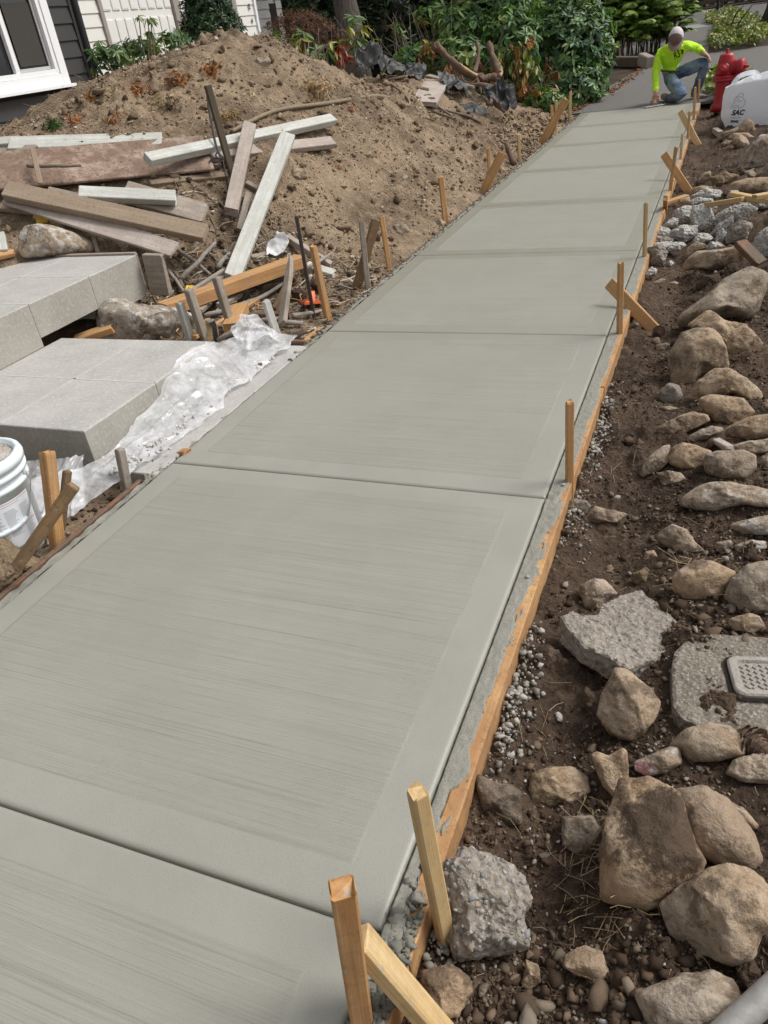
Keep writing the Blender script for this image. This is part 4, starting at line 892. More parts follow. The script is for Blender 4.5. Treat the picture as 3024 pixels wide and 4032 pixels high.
R(F_, [(710,470),(740,380),(800,260),(850,200),(952,190),(1000,230),(1000,420),(900,500),(800,500),(760,480)], 'large lime-capped boulder with a dark underside at the right edge', facet=4, mat='rock_lime')
R(F_, [(315,600),(380,520),(430,505),(445,560),(420,620),(330,625)], 'tan cobble below the far crossed brace', facet=1)
R(F_, [(735,570),(740,510),(800,490),(840,520),(840,560),(780,580)], 'small knobbly stone below the lime-capped boulder', facet=4, mat='rock_grey')
R(F_, [(530,220),(550,160),(650,130),(740,50),(800,70),(835,140),(820,180),(700,170),(600,190),(550,240)], 'long rock lying against the white sack', facet=2)
R(F_, [(600,210),(640,170),(760,165),(820,200),(800,230),(650,240)], 'brown rock tucked under the long rock at the sack', facet=1)
R(F_, [(640,220),(690,180),(750,200),(785,260),(770,310),(690,300),(640,270)], 'rounded dirty rock in front of the long rock at the sack', facet=1)
R(F_, [(540,260),(580,230),(630,235),(610,280),(540,280)], 'small grey rock left of the rounded dirty rock', facet=2, mat='rock_grey')
R(F_, [(850,540),(900,470),(960,430),(1000,450),(1000,580),(880,560)], 'grey-brown rock at the right edge under the lime-capped boulder', mat='rock_grey')
rock(F_, [(600,500),(700,460),(760,510),(700,580),(620,550)], 'brown soil lump beside the lime-capped boulder', 'clod', 'soil_clod', 'clod', rough=.15, group='soil clods')
rock(F_, [(440,560),(560,510),(680,540),(640,620),(480,640)], 'tan-brown earth lump next to the tan cobble', 'clod_tan', 'soil_clod', 'clod', rough=.12, group='soil clods')
# left side
LS = 'stones on the left bank'
rock(G_, [(190,340),(210,180),(280,100),(390,80),(520,100),(680,150),(850,240),(900,330),(700,365),(450,380),(220,385)], 'big smooth boulder behind the upper tread with blue-white lime', 'rock_lime', facet=1, rough=.035, sink=.5, group=LS, lift=.05)
rock(M_, [(530,540),(545,370),(600,320),(680,315),(760,345),(960,355),(1060,410),(1070,470),(1000,560),(760,570)], 'big pitted boulder resting between the two treads', 'rock_lime', facet=2, rough=.07, sink=.75, group=LS)
rock(H_, [(810,650),(900,580),(1080,545),(1130,640),(1100,720),(950,730),(840,780)], 'brown rock under the long orange beam', 'rock_dark', group=LS)
rock(H_, [(1140,580),(1200,540),(1400,530),(1430,600),(1350,680),(1200,640)], 'grey rock under the grey plank in the debris', 'rock_dark', group=LS)
rock(H_, [(1100,700),(1210,625),(1245,670),(1150,730)], 'small brick-like stone in the debris', 'rock_grey', facet=5, group=LS)
rock(H_, [(650,1220),(690,1150),(790,1130),(860,1190),(800,1260),(690,1290)], 'dark rock behind the oval piece in the debris', 'rock_dark', group=LS)
rock(L_, [(850,870),(900,830),(1000,815),(1020,840),(940,885),(870,910)], 'flat brown rock at the corner of plastic and sidewalk', 'rock_dark', flat=.5, group=LS)
rock(I_, [(1250,720),(1300,660),(1360,660),(1340,750),(1290,750)], 'small square stone above the grey plank ends', 'rock_grey', group=LS)
rock(P_, [(155,430),(190,385),(260,375),(280,400),(270,450),(190,470),(150,470)], 'pale rock embedded near the mound top', 'rock_tan', flat=.7, sink=.0, group=LS)
rock(P_, [(560,450),(575,420),(600,425),(598,455),(570,462)], 'small pale stone on the mound\'s right shoulder', 'rock_tan', sub=3, sink=0, group=LS)
rock(P_, [(395,1160),(405,1125),(430,1095),(510,1110),(515,1160),(460,1180)], 'peach-coloured rock beside the white plank on the mound', 'rock_tan', facet=4, sink=.1, group=LS)
rock(P_, [(850,665),(865,648),(890,655),(890,678),(865,682)], 'little stone below the hose', 'rock_tan', sub=3, sink=0, group=LS)
rock(J_, [(750,290),(790,250),(820,320),(790,345),(755,320)], 'small pointed stone on the mound front', 'rock_tan', sub=4, sink=0, group=LS)
rock(L_, [(1580,150),(1620,125),(1659,140),(1680,180),(1640,205),(1590,190)], 'grey rock at the mound foot by three stakes', 'rock_grey', sink=.2, group=LS)
rock(Z_, [(235,560),(270,545),(287,570),(270,602),(240,592)], 'blocky grey rock on the mound foot above the three stakes', 'rock_grey', facet=4, sink=.2, group=LS)
rock(Z_, [(620,358),(640,336),(662,360),(650,372),(625,370)], 'pale tan stone beside the far left brace', 'rock_tan', sink=.2, group=LS)
rock(Z_, [(395,560),(412,536),(435,550),(420,572)], 'reddish stone at the single left stake', 'rock_tan', sink=.2, group=LS)
rock(Z_, [(255,385),(275,370),(293,378),(285,396),(262,398)], 'whitish stone midway down the mound', 'rock_tan', sink=0, sub=4, group=LS)
rock(Z_, [(330,450),(345,442),(355,462),(340,476)], 'small grey stone on the mound foot', 'rock_grey', sink=0, sub=3, group=LS)
rock(N_, [(-120,1300),(-100,1000),(0,950),(60,970),(180,1040),(290,1140),(200,1220),(100,1320),(0,1390)], 'large sandy clod by the white bucket', 'clod_tan', 'soil_clod', 'clod', rough=.09, facet=3, fine=1.6, group='soil clods')
rock(L_, [(900,570),(960,550),(1020,580),(1000,650),(920,640)], 'muddy lump under the pointed grey stake', 'clod', 'soil_clod', 'clod', rough=.12, group='soil clods')
for i, (p, l) in enumerate([([(560,470),(640,430),(690,470),(640,520)], 'muddy lump beneath the end of the orange beam'), ([(1000,520),(1080,480),(1150,540),(1080,600)], 'reddish earth lump beside the orange stake')]):
    rock(L_, p, l, 'clod', 'soil_clod', 'clod', rough=.15, group='soil clods')

# broken sidewalk slab lying on a rock: thick plate
def plate(name, crop, poly, z, tilt, th, mat, jag=0., parent=None, n=220, mi_side=None, bump=.004):
    """polygon standing on a tilted plane through its centre, extruded down by th"""
    Pp = [px(crop, p) for p in poly]; c = np.mean(Pp, 0); O = at_z(c, z); nrm = unit((tilt[0], tilt[1], 1))
    W3 = []
    for p in Pp:
        d = ray(p); W3.append(CAM+d*np.dot(O-CAM, nrm)/np.dot(d, nrm))
    W3 = np.array(W3)-O
    per = np.concatenate([W3, W3[:1]]); seg = np.linalg.norm(np.diff(per, axis=0), axis=1); s_ = np.concatenate([[0], np.cumsum(seg)])
    u = np.linspace(0, s_[-1], n, endpoint=False); E = np.stack([np.interp(u, s_, per[:, k]) for k in range(3)], -1)
    if jag: E = E*(1+fbm(E*22, 3, 5)[:, None]*jag+fbm(E*70, 2, 9)[:, None]*jag*.5)
    rings = []; ks = [.0, .12, .3, .5, .7, .85, .95, .99, 1.0]
    V = [];
    for k in ks[1:]:
        q = E*k; q = q+nrm*(fbm(q*14, 4, 4)*bump*3+fbm(q*60, 3, 6)*bump)[:, None]*(1 if jag else .4)
        if k > .98: q = q-nrm*(.004 if k < 1 else .012)
        V.append(q)
    for j, d in enumerate((.35, .7, 1.)):
        q = E*(1+fbm(E*30+j, 3, 7+j)[:, None]*jag*.8)-nrm*th*d; V.append(q)
    V = np.concatenate([[[0, 0, 0]]]+V); F = []
    for i in range(n): F.append((0, 1+i, 1+(i+1) % n))
    nr = len(ks)-1+3
    for r in range(nr-1):
        for i in range(n):
            a = 1+r*n+i; b = 1+r*n+(i+1) % n; F.append((a, a+n, b+n, b))
    F.append(tuple(1+(nr-1)*n+i for i in range(n))[::-1])
    e = W3[1]-W3[0]; f_ = W3[2]-W3[1]
    if np.cross(W3[0], W3[1])@nrm < 0 and np.cross(W3[len(W3)//2], W3[(len(W3)//2+1) % len(W3)])@nrm < 0: F = [f[::-1] for f in F]
    o = link(name, mesh(name, V, F, mat, smooth=False), parent); o.location = O; return o
gs = ground(px(B_, (740, 930)))
o = plate('concrete_slab', B_, [(340,845),(400,820),(450,850),(570,830),(600,770),(720,720),(850,675),(960,770),(1020,830),(1130,960),(1080,1060),(900,1130),(780,1185),(700,1160),(600,1090),(490,1040),(440,980),(390,930)], gs[2]+.075, (.12, .10), .06, M['conc_dirty'], .05)
tag(o, 'jagged flat slab of broken concrete lying tilted on a rock', 'concrete slab', GC)
def aggregate(o, n, lo, hi_, cols, up=.15):
    me = o.data; nv_ = len(me.vertices); cc = np.zeros(nv_*3); me.vertices.foreach_get('co', cc); cc = cc.reshape(-1, 3); nn = np.zeros(nv_*3); me.vertices.foreach_get('normal', nn); nn = nn.reshape(-1, 3)
    ok = np.where((nn[:, 2] > up))[0]; ii = RNG.choice(ok, n); D, Fc = ico(1); k = len(D); s_ = np.exp(RNG.uniform(math.log(lo), math.log(hi_), n))
    Vv = D[None]*(1+RNG.uniform(-.4, .35, (n, k, 1)))*RNG.uniform(.6, 1.25, (n, 1, 3))*s_[:, None, None]+cc[ii][:, None]-nn[ii][:, None]*(s_*.25)[:, None, None]
    C = np.array(cols)[RNG.integers(0, len(cols), n)]*RNG.uniform(.75, 1.2, (n, 1))
    a = link('aggregate', fast_mesh('aggregate', Vv.reshape(-1, 3), (Fc[None]+(np.arange(n)*k)[:, None, None]).reshape(-1, 3), M['pebble'], False, np.repeat(C, k, 0)), o); a['kind'] = 'stuff'
AGG = [(.36, .34, .31), (.30, .27, .23), (.45, .43, .40), (.24, .22, .20), (.34, .28, .23), (.30, .30, .30), (.40, .38, .35)]
aggregate(lump, 260, .002, .009, AGG); aggregate(o, 420, .0015, .005, AGG, .6)
# water meter box
gm = ground(px(B_, (1350, 1270)))
mb_o = plate('meter_box', B_, [(1040,1180),(1060,1080),(1140,990),(1280,960),(1500,970),(2200,1010),(2310,1110),(2330,1600),(2240,1690),(1500,1600),(1250,1560),(1110,1510),(1050,1420)], gm[2]+.012, (0, 0), .12, M['meter_conc'], .006, bump=.002)
tag(mb_o, 'old concrete water meter box set in the soil at the right edge', 'meter box')
def rrect(cx, cy, hx, hy, r, n=6):
    P = []
    for (sx, sy, a0) in ((1, 1, 0), (-1, 1, 90), (-1, -1, 180), (1, -1, 270)):
        for k in range(n+1): t = rad(a0+90*k/n); P.append((cx+sx*(hx-r)+r*math.cos(t), cy+sy*(hy-r)+r*math.sin(t)))
    return P
c0 = at_z(px(B_, (1415, 1250)), gm[2]+.012); c1 = at_z(px(B_, (1659, 1260)), gm[2]+.012); off = c0-np.array(mb_o.location)
Ly = np.linalg.norm(at_z(px(B_, (1440, 1125)), gm[2]+.012)-at_z(px(B_, (1440, 1370)), gm[2]+.012)); lx = unit(c1-c0); ly = np.array([-lx[1], lx[0], 0])
lw = .32; cen = off+lx*lw/2
def ringmesh(name, rects, mats_, parent, mis=None):
    V = []; F = []; n = len(rects[0][0])
    for (P, z) in rects: V += [tuple(cen+lx*a+ly*b+np.array([0, 0, z])) for a, b in P]
    for k in range(len(rects)-1):
        for i in range(n): a = k*n+i; b = k*n+(i+1) % n; F.append((a, b, b+n, a+n))
    F.append(tuple(range((len(rects)-1)*n, len(rects)*n)))
    return link(name, mesh(name, V, F, mats_), parent)
ringmesh('lid_gap', [(rrect(0, 0, lw/2+.008, Ly/2+.008, .03), .0045), (rrect(0, 0, lw/2+.004, Ly/2+.004, .03), .0055)], M['hole'], mb_o)
lid = ringmesh('lid', [(rrect(0, 0, lw/2, Ly/2, .025), .0), (rrect(0, 0, lw/2, Ly/2, .025), .012), (rrect(0, 0, lw/2-.004, Ly/2-.004, .022), .016), (rrect(0, 0, lw/2-.016, Ly/2-.016, .018), .016), (rrect(0, 0, lw/2-.02, Ly/2-.02, .016), .009)], M['lid'], mb_o)
V, F = box_vf(.0145, .0055, .0045, .001); tm = mesh('tread_stud', V, F, M['lid'])
k = 0
for i in range(19):
    for j in range(10):
        a = -lw/2+.032+i*.0142; b = -Ly/2+.030+j*(Ly-.060)/9
        o = link('tread_stud', tm, lid); p = cen+lx*a+ly*b; o.location = (p[0], p[1], .0105)
        o.rotation_euler = (0, 0, math.atan2(lx[1], lx[0])+(rad(45) if (i+j) % 2 else rad(-45)))
# ------------------------------------------------------------------ stakes and braces
def stake(crop, base, top, wd, th, mat, label, rot=0., sink=.08, name='stake', cat='stake', group=None, lift=0., depth=None, top_y=0., pointed=False, below=None):
    bp = px(crop, base); tp = px(crop, top) if not isinstance(top, list) else tuple(top)
    B = ground(bp, lift) if depth is None else at_depth(bp, depth)
    h = ray(bp)*[1, 1, 0]; h = unit(h); d = ray(tp)
    Tt = CAM+d*np.dot(B-CAM, h)/np.dot(d, h)+np.array([0, top_y, 0])
    ax = unit(Tt-B); up = np.array([h[0]*math.cos(rad(rot))-h[1]*math.sin(rad(rot)), h[0]*math.sin(rad(rot))+h[1]*math.cos(rad(rot)), 0])
    return lumber(name, B-ax*(sink if below is None else below), Tt, wd, th, M[mat], label, cat, up, group, pointed=pointed)
GS = 'stakes holding the sidewalk forms'
GBR = 'slanted braces on the form stakes'
def stake2(b_, t_, wd, th, mat, label, up, name='stake', cat='stake', group=GS): return lumber(name, b_, t_, wd, th, M[mat], label, cat, up, group, rough_end=.009)
# nearest pair: their feet are below the frame
b1 = at_z(px(T_, (560, 1830)), -.06); t1 = at_depth(px(T_, (355, 440)), np.dot(b1-CAM, CF)-.23)
stake2(b1+(b1-t1)*.15, t1, .037, .034, 'wood_orange', 'nearest thick orange stake with a splintered top at the bottom edge', unit((-.55, .8, 0)))
b2 = ground(px(T_, (1130, 880))); b2 = np.array([max(b2[0], .10), b2[1], b2[2]]); t2 = at_depth((1646, 3110), np.dot(b2-CAM, CF)-.20)
stake2(b2-unit(t2-b2)*.08, t2, .030, .028, 'wood_yellow', 'yellow pine stake standing beside the round concrete lump', unit((-.8, .6, 0)))
a1 = at_depth(px(T_, (520, 925)), np.dot(b1-CAM, CF)-.10); a2 = at_z(px(T_, (1240, 1760)), -.05)
lumber('brace', a1, a2+(a2-a1)*.25, .05, .03, M['wood_yellow'], 'yellow pine brace slanting down from the nearest stake', 'brace', unit((.35, .25, 1)), GBR)
stake(FULL, (2243, 1966), (2243, 1582), .026, .021, 'wood_orange', 'slim orange stake at the joint beside the dark cobble', 25, group=GS)
stake(FULL, (2442, 1372), (2446, 1032), .026, .024, 'wood_orange', 'stake crossed by the brace above the pine cone', 25, group=GS)
stake(FULL, (2539, 1060), (2545, 799), .022, .024, 'wood_yellow', 'nailed pale stake beside the rubble heap', 25, group=GS)
stake(FULL, (2635, 788), (2663, 578), .026, .02, 'wood_orange', 'leaning stake at the nearer far brace', 10, group=GS)
stake(FULL, (2677, 661), (2687, 528), .022, .02, 'wood_yellow', 'short stake between the two far braces', 25, group=GS)
stake(FULL, (2706, 577), (2716, 440), .024, .02, 'wood_orange', 'stake at the farther brace with the yellow tip', 25, group=GS)
stake(FULL, (2729, 500), (2737, 345), .028, .02, 'wood_orange', 'tall thin stake in front of the worker\'s boot', 25, group=GS)
stake(FULL, (2749, 423), (2754, 311), .026, .02, 'wood_orange', 'farthest stake before the groundcover by the hydrant', 25, group=GS)
def brace(c, hi, lo, off, wd, th, mat, label, lift=.01, up=None):
    b_ = ground(px(c, lo), lift); a_ = at_depth(px(c, hi), np.dot(b_-CAM, CF)+off)
    v = unit(b_-a_); view = unit(ray(px(c, hi)))
    return lumber('brace', a_, b_+v*.04, wd, th, M[mat], label, 'brace', -view if up is None else up, GBR)
brace(D_, (228, 1178), (625, 1590), .10, .062, .03, 'wood_orange', 'brace ending at the pine cone by the tall boulder', up=unit((-.3, -.9, .45)))
brace(E_, (475, 600), (755, 1020), .12, .066, .026, 'wood_orange', 'far right brace ending against a brown rock', up=unit((-.3, -.9, .45)))
brace(E_, (662, 112), (852, 475), .12, .066, .026, 'wood_yellow', 'farthest right brace with a yellow upper end', up=unit((-.3, -.9, .45)))
# split wood among the rubble
def bar_px(name, c, p0, p1, wd, th, mat, label, l0, l1, up=(0, 0, 1), cat='board', group=None, pointed=False, bow=0):
    return lumber(name, ground(px(c, p0), l0), ground(px(c, p1), l1), wd, th, M[mat], label, cat, up, group, pointed=pointed)
GW = 'split wood on the rubble'
bar_px('split_board', E_, (1380, 1105), (890, 1185), .05, .03, 'wood_yellow', 'split pale board lying across the rubble chunks', .2, .16, group=GW, pointed=True)
bar_px('split_board', E_, (1720, 1135), (1255, 1050), .05, .03, 'wood_yellow', 'thick pale split board with dark end at the right edge', .22, .20, group=GW)
bar_px('split_board', E_, (1720, 1060), (1500, 1095), .05, .03, 'wood_yellow', 'short pale board end above the thick split board', .26, .26, group=GW)
bar_px('split_board', E_, (735, 1080), (485, 1160), .05, .03, 'wood_orange', 'torn orange board leading off the broken form end', .06, .05, group=GW, pointed=False)
bar_px('split_board', E_, (485, 1270), (490, 1100), .04, .03, 'wood_orange', 'broken upright form splinter at the rubble', .0, .17, up=(1, 0, 0), group=GW)
bar_px('wood_offcut', D_, (1405, 815), (1600, 1010), .075, .035, 'wood_redform', 'reddish sawn board end sticking out under white concrete', .14, .06, cat='offcut')
bar_px('wood_offcut', F_, (480, 140), (530, 175), .06, .055, 'wood_pink', 'pale block of scrap wood before the long rock', .04, .03, cat='offcut')
bar_px('wood_offcut', C_, (1235, 1070), (1360, 1140), .03, .018, 'wood_pink', 'weathered wood scrap between grey stones', .03, .03, cat='offcut')

# left edge
stake(FULL, (228, 2172), (181, 1778), .045, .038, 'wood_orange', 'thick orange stake in front of the white bucket', 30, group=GS)
stake(FULL, (240, 2085), (264, 1852), .03, .024, 'wood_brown', 'short brown stake behind the bucket\'s orange stake', 20, group=GS)
b_ = ground((95, 2190), .11); a_ = at_depth((292, 1912), np.dot(b_-CAM, CF)-.07)
lumber('brace', a_, b_+unit(b_-a_)*.05, .038, .026, M['wood_brown'], 'muddy brown brace crossing the bucket\'s orange stake', 'brace', unit((.5, -.75, .4)), GBR)
stake(FULL, (508, 1945), (472, 1768), .034, .03, 'wood_grey', 'grey-brown stake at the edge of the plastic', 30, group=GS)
GT = 'weathered stakes behind the lower tread'
stake(H_, (335, 1300), (185, 800), .04, .04, 'wood_white', 'bluish weathered stake against the big pitted boulder', 40, group=GT)
stake(H_, (525, 1300), (300, 630), .045, .042, 'wood_grey', 'grey weathered stake with dark side right of the bluish one', 40, group=GT)
stake(H_, (905, 1220), (670, 470), .045, .04, 'wood_grey', 'tall knotty grey stake in front of the orange beam', 40, group=GT)
stake(H_, (1480, 1290), (1310, 780), .04, .035, 'wood_white', 'pale grey stake standing in the plastic sheet', 30, group=GT)
stake(I_, (1225, 1730), (965, 485), .036, .036, 'wood_orange', 'orange stake at the sidewalk corner above the joint', 35, group=GS)
stake(I_, (985, 1700), (690, 15), .022, .022, 'rod', 'dark rusty steel rod leaning beside the orange stake', 0, name='steel_rod', cat='rod')
stake(L_, (1412, 575), (1365, 115), .035, .018, 'wood_grey', 'grey weathered stake behind the tan leaning brace', 15, group=GS)
stake(L_, (1550, 445), (1497, 85), .034, .022, 'wood_orange', 'orange stake right of the tan leaning brace', 20, group=GS)
stake(L_, (1335, 555), (1465, 105), .058, .03, 'wood_brown', 'tan brace leaning on the grey weathered stake', 20, name='brace', cat='brace', group=GBR)
stake(Z_, (436, 560), (415, 378), .045, .028, 'wood_orange', 'lone orange stake at the foot of the mound', 20, group=GS)
stake(Z_, (601, 422), (592, 271), .034, .024, 'wood_orange', 'orange stake behind the far left brace', 20, group=GS)
stake(Z_, (572, 438), (646, 287), .075, .035, 'wood_orange', 'far left brace leaning beside a pale tan stone', 20, name='brace', cat='brace', group=GBR)
stake(Z_, (710, 329), (707, 219), .034, .024, 'wood_yellow', 'lone pale stake near the broken root', 20, group=GS)
stake(Z_, (836, 218), (829, 109), .034, .026, 'wood_orange', 'left upright of the stake cluster at the bushes', 20, group=GS)
stake(Z_, (846, 207), (846, 90), .034, .026, 'wood_yellow', 'middle upright of the stake cluster at the bushes', 20, group=GS)
stake(Z_, (793, 248), (886, 86), .08, .035, 'wood_orange', 'longest slanted brace in the cluster at the bushes', 20, name='brace', cat='brace', group=GBR)
stake(Z_, (818, 236), (866, 108), .06, .03, 'wood_brown', 'shorter slanted brace in the cluster at the bushes', 20, name='brace', cat='brace', group=GBR)
stake(Z_, (898, 170), (901, 57), .038, .026, 'wood_yellow', 'tall pale stake nearest the laurel bush', 20, group=GS)

# ------------------------------------------------------------------ lumber heap on the mound
def plank(crop, quad, th, mat, label, l0=.06, l1=None, nrm=None, name='plank', cat='plank', group='discarded lumber on the dirt', wmax=None, d0=None, d1=None):
    """top face outline a-b / d-c (a,d at one end), resting l0/l1 above the soil"""
    a, b, c, d = [np.array(px(crop, p)) for p in quad]; l1 = l0 if l1 is None else l1
    e0, e1 = (a+d)/2, (b+c)/2
    P0 = ground(e0, l0) if d0 is None else at_depth(e0, d0); P1 = ground(e1, l1) if d1 is None else at_depth(e1, d1)
    x = unit(P1-P0); mid = (P0+P1)/2
    n = np.asarray(nrm, float) if nrm is not None else gnormal(mid[0], mid[1], .3)
    y = unit(np.cross(n, x)); z = np.cross(x, y)
    u = proj(P1)-proj(P0); u /= np.linalg.norm(u); v = proj(mid+y*.05)-proj(mid-y*.05); pp = abs(v[0]*u[1]-v[1]*u[0])/.1
    def pw(p, q): w_ = p-q; return abs(w_[0]*u[1]-w_[1]*u[0])
    W = (pw(a, d)+pw(b, c))/2/max(pp, 60)
    if wmax: W = min(W, wmax)
    return lumber(name, P0-z*th/2, P1-z*th/2, W, th, M[mat], label, cat, z, group)
plank(K_, [(100,130),(1065,122),(1040,185),(10,228)], .035, 'wood_white', 'long whitewashed board at the back of the lumber heap', .10, .06)
plank(K_, [(-60,150),(110,138),(80,190),(-60,200)], .035, 'wood_white', 'second whitewashed board end at the left edge of the heap', .08, .07)
plank(K_, [(-60,260),(190,245),(150,300),(-60,320)], .03, 'wood_mud', 'dusty board under the whitewashed boards at the left edge', .04)
plank(K_, [(-60,325),(110,312),(80,345),(-60,350)], .03, 'wood_mud', 'lowest thin board at the left edge of the heap', .03)
plank(K_, [(90,258),(1470,88),(1255,395),(-190,470)], .02, 'ply', 'wide brown-stained form panel in the lumber heap', .16, .10, name='plywood_sheet', cat='plywood')
plank(FULL, [(588,597),(1316,440),(1313,478),(575,633)], .055, 'wood_white', 'greenish-white timber lying over the brown form panel', .26, .12)
plank(P_, [(-120,985),(745,857),(620,965),(-120,1010)], .045, 'wood_pink', 'board with an angled sawn end right of the heap', .12, .10)
plank(J_, [(860,625),(592,1745),(800,1715),(1032,570)], .07, 'wood_pink', 'dusty pink timber lying down the mound beside the cable', .22, .16)
plank(FULL, [(1104,529),(872,1090),(955,1078),(1165,515)], .06, 'wood_white', 'long white timber lying down the mound to the debris', .30, .14)
plank(K_, [(75,437),(1390,717),(1285,800),(-10,520)], .05, 'wood_mud', 'long mud-caked plank at the front of the heap', .22, .26)
plank(K_, [(60,500),(1200,828),(1082,930),(20,565)], .022, 'wood_pink', 'thin dusty board under the mud-caked plank', .14, .22)
plank(K_, [(530,466),(1165,488),(1128,565),(497,532)], .05, 'wood_white', 'short pale knotty offcut lying behind the mud-caked plank', .24, .24)
plank(K_, [(900,440),(1375,588),(1300,690),(720,540)], .03, 'wood_grey', 'wide grey board under the pale knotty offcut', .15, .15)
plank(K_, [(980,428),(1490,368),(1490,405),(980,452)], .04, 'wood_mud', 'joist edge under the brown form panel', .06, .06)
plank(J_, [(880,1495),(760,1990),(850,1995),(965,1530)], .03, 'wood_grey', 'narrow board under the long white timber', .10, .08)
plank(J_, [(900,1340),(1060,1430),(1040,1475),(890,1400)], .035, 'wood_grey', 'short scrap wedged beneath the dusty pink timber', .04, .05)
plank(J_, [(380,1090),(560,1085),(550,1150),(390,1160)], .04, 'wood_mud', 'small block behind the cabled stake', .06, .06)
plank(K_, [(192,222),(245,445),(275,440),(232,222)], .018, 'wood_mud', 'short lath lying across the brown form panel', .24, .22)
stake(J_, (815, 1655), (385, 112), .048, .03, 'wood_dark', 'dark weathered stake hung with cable on the mound', 30, name='stake', group='discarded lumber on the dirt')
plank(L_, [(48,640),(960,318),(975,352),(70,668)], .075, 'wood_orange', 'long orange fir beam over the debris', .16, .16, nrm=(-.15, -.2, 1))
plank(I_, [(575,285),(1240,715),(1290,815),(500,330)], .05, 'wood_pink', 'grey plank ending right of the white paper sack', .07, .04)
plank(I_, [(860,722),(1345,860),(1305,965),(865,812)], .045, 'wood_white', 'pale grey plank in front of the other grey plank', .05, .03)
plank(I_, [(-20,960),(525,918),(525,960),(-20,1010)], .055, 'wood_grey', 'grey timber under the orange beam', .06, .06)
plank(H_, [(540,530),(630,508),(630,540),(530,560)], .04, 'wood_grey', 'grey timber end behind the knotty stake', .05, .05)
plank(I_, [(700,690),(290,1500),(360,1470),(790,640)], .045, 'wood_brown', 'orange-brown brace lying under the orange beam', .14, .06)
plank(H_, [(885,800),(765,1060),(940,1095),(1070,812)], .07, 'wood_orange', 'short orange beam offcut in the debris', .10, .08, name='beam_offcut', cat='offcut')
plank(I_, [(-60,1560),(650,1545),(650,1580),(-60,1610)], .04, 'wood_redform', 'splintered red-brown board in the debris', .07, .06)
plank(H_, [(340,610),(760,340),(775,375),(360,640)], .035, 'wood_grey', 'narrow grey board leading to the yellow tag', .10, .10)
plank(H_, [(370,1215),(780,975),(800,1000),(380,1240)], .025, 'wood_orange', 'thin orange strip under the knotty stake', .05, .05)
plank(H_, [(1050,820),(1230,705),(1240,735),(1060,860)], .025, 'wood_orange', 'thin orange strip end beside the brick-like stone', .05, .05)
plank(H_, [(430,840),(640,700),(690,690),(450,930)], .03, 'wood_grey', 'grey board slanting under the orange beam', .07, .07)
plank(M_, [(395,512),(600,440),(610,470),(405,540)], .04, 'wood_orange', 'orange beam end in the gap under the upper tread', d0=4.36, d1=4.34)
plank(K_, [(595,805),(625,905),(650,900),(620,795)], .02, 'wood_grey', 'short upright scrap beside the big smooth boulder', .08, .08)
plank(K_, [(-20,900),(85,880),(95,905),(-20,935)], .03, 'wood_orange', 'orange form scrap at the left edge behind the upper tread', .06, .06)
plank(K_, [(-20,770),(-10,890),(50,880),(20,770)], .04, 'wood_white', 'white timber end at the left edge behind the upper tread', .08, .08)
plank(K_, [(-80,560),(190,600),(230,640),(-80,610)], .03, 'wood_mud', 'thin board sliding under the heap at the left edge', .05, .06)
plank(K_, [(-60,200),(220,195),(200,248),(-60,262)], .03, 'wood_grey', 'grey board between the whitewashed boards and the brown panel', .07)
plank(K_, [(330,470),(560,520),(520,560),(290,505)], .025, 'wood_grey', 'grey board peeping out between panel and mud-caked plank', .14, .16)
plank(J_, [(620,1030),(800,985),(800,1020),(625,1075)], .035, 'wood_mud', 'board end behind the dusty pink timber', .08, .08)
plank(J_, [(640,1120),(740,1050),(760,1090),(650,1180)], .03, 'wood_mud', 'short board end beside the cable loop', .05, .05)
plank(L_, [(350,520),(520,440),(540,465),(360,550)], .03, 'wood_grey', 'weathered strip behind the orange beam', .08, .08)
plank(L_, [(640,330),(780,300),(790,320),(650,355)], .03, 'wood_grey', 'weathered strip under the white paper sack', .05, .04)
plank(L_, [(430,640),(560,560),(580,590),(450,670)], .035, 'wood_grey', 'grey board stub beneath the orange beam', .07, .06)
plank(H_, [(1090,930),(1290,905),(1290,940),(1090,965)], .03, 'wood_redform', 'splintered end of a red-brown board behind the pale grey stake', .06, .06)
# pointed grey stake lying over the debris
pb = ground(px(I_, (470, 1770)), .04); pt = at_depth(px(I_, (612, 665)), np.dot(pb-CAM, CF)+.50)
lumber('stake', pb, pt, .055, .03, M['wood_grey'], 'pointed pale grey stake leaning on the orange beam', 'stake', unit((-.3, -.75, .6)), 'discarded lumber on the dirt', pointed=True)
plank(Q_, [(585,775),(430,985),(680,1050),(790,822)], .05, 'wood_pink', 'pale short plank on the ridge with two nails', d0=9.55, d1=8.75, nrm=(.25, -.35, 1))
plank(Q_, [(600,728),(1080,845),(1070,872),(595,768)], .03, 'wood_grey', 'grey board running from the pale short plank to the stump', d0=9.7, d1=9.6)
plank(N_, [(1185,315),(1350,298),(1355,318),(1190,345)], .02, 'wood_orange', 'thin strip between plastic and sidewalk', .02, .02)
plank(L_, [(965,905),(1095,800),(1110,812),(1000,918)], .03, 'wood_orange', 'orange edge piece at the sidewalk corner', .03, .03)
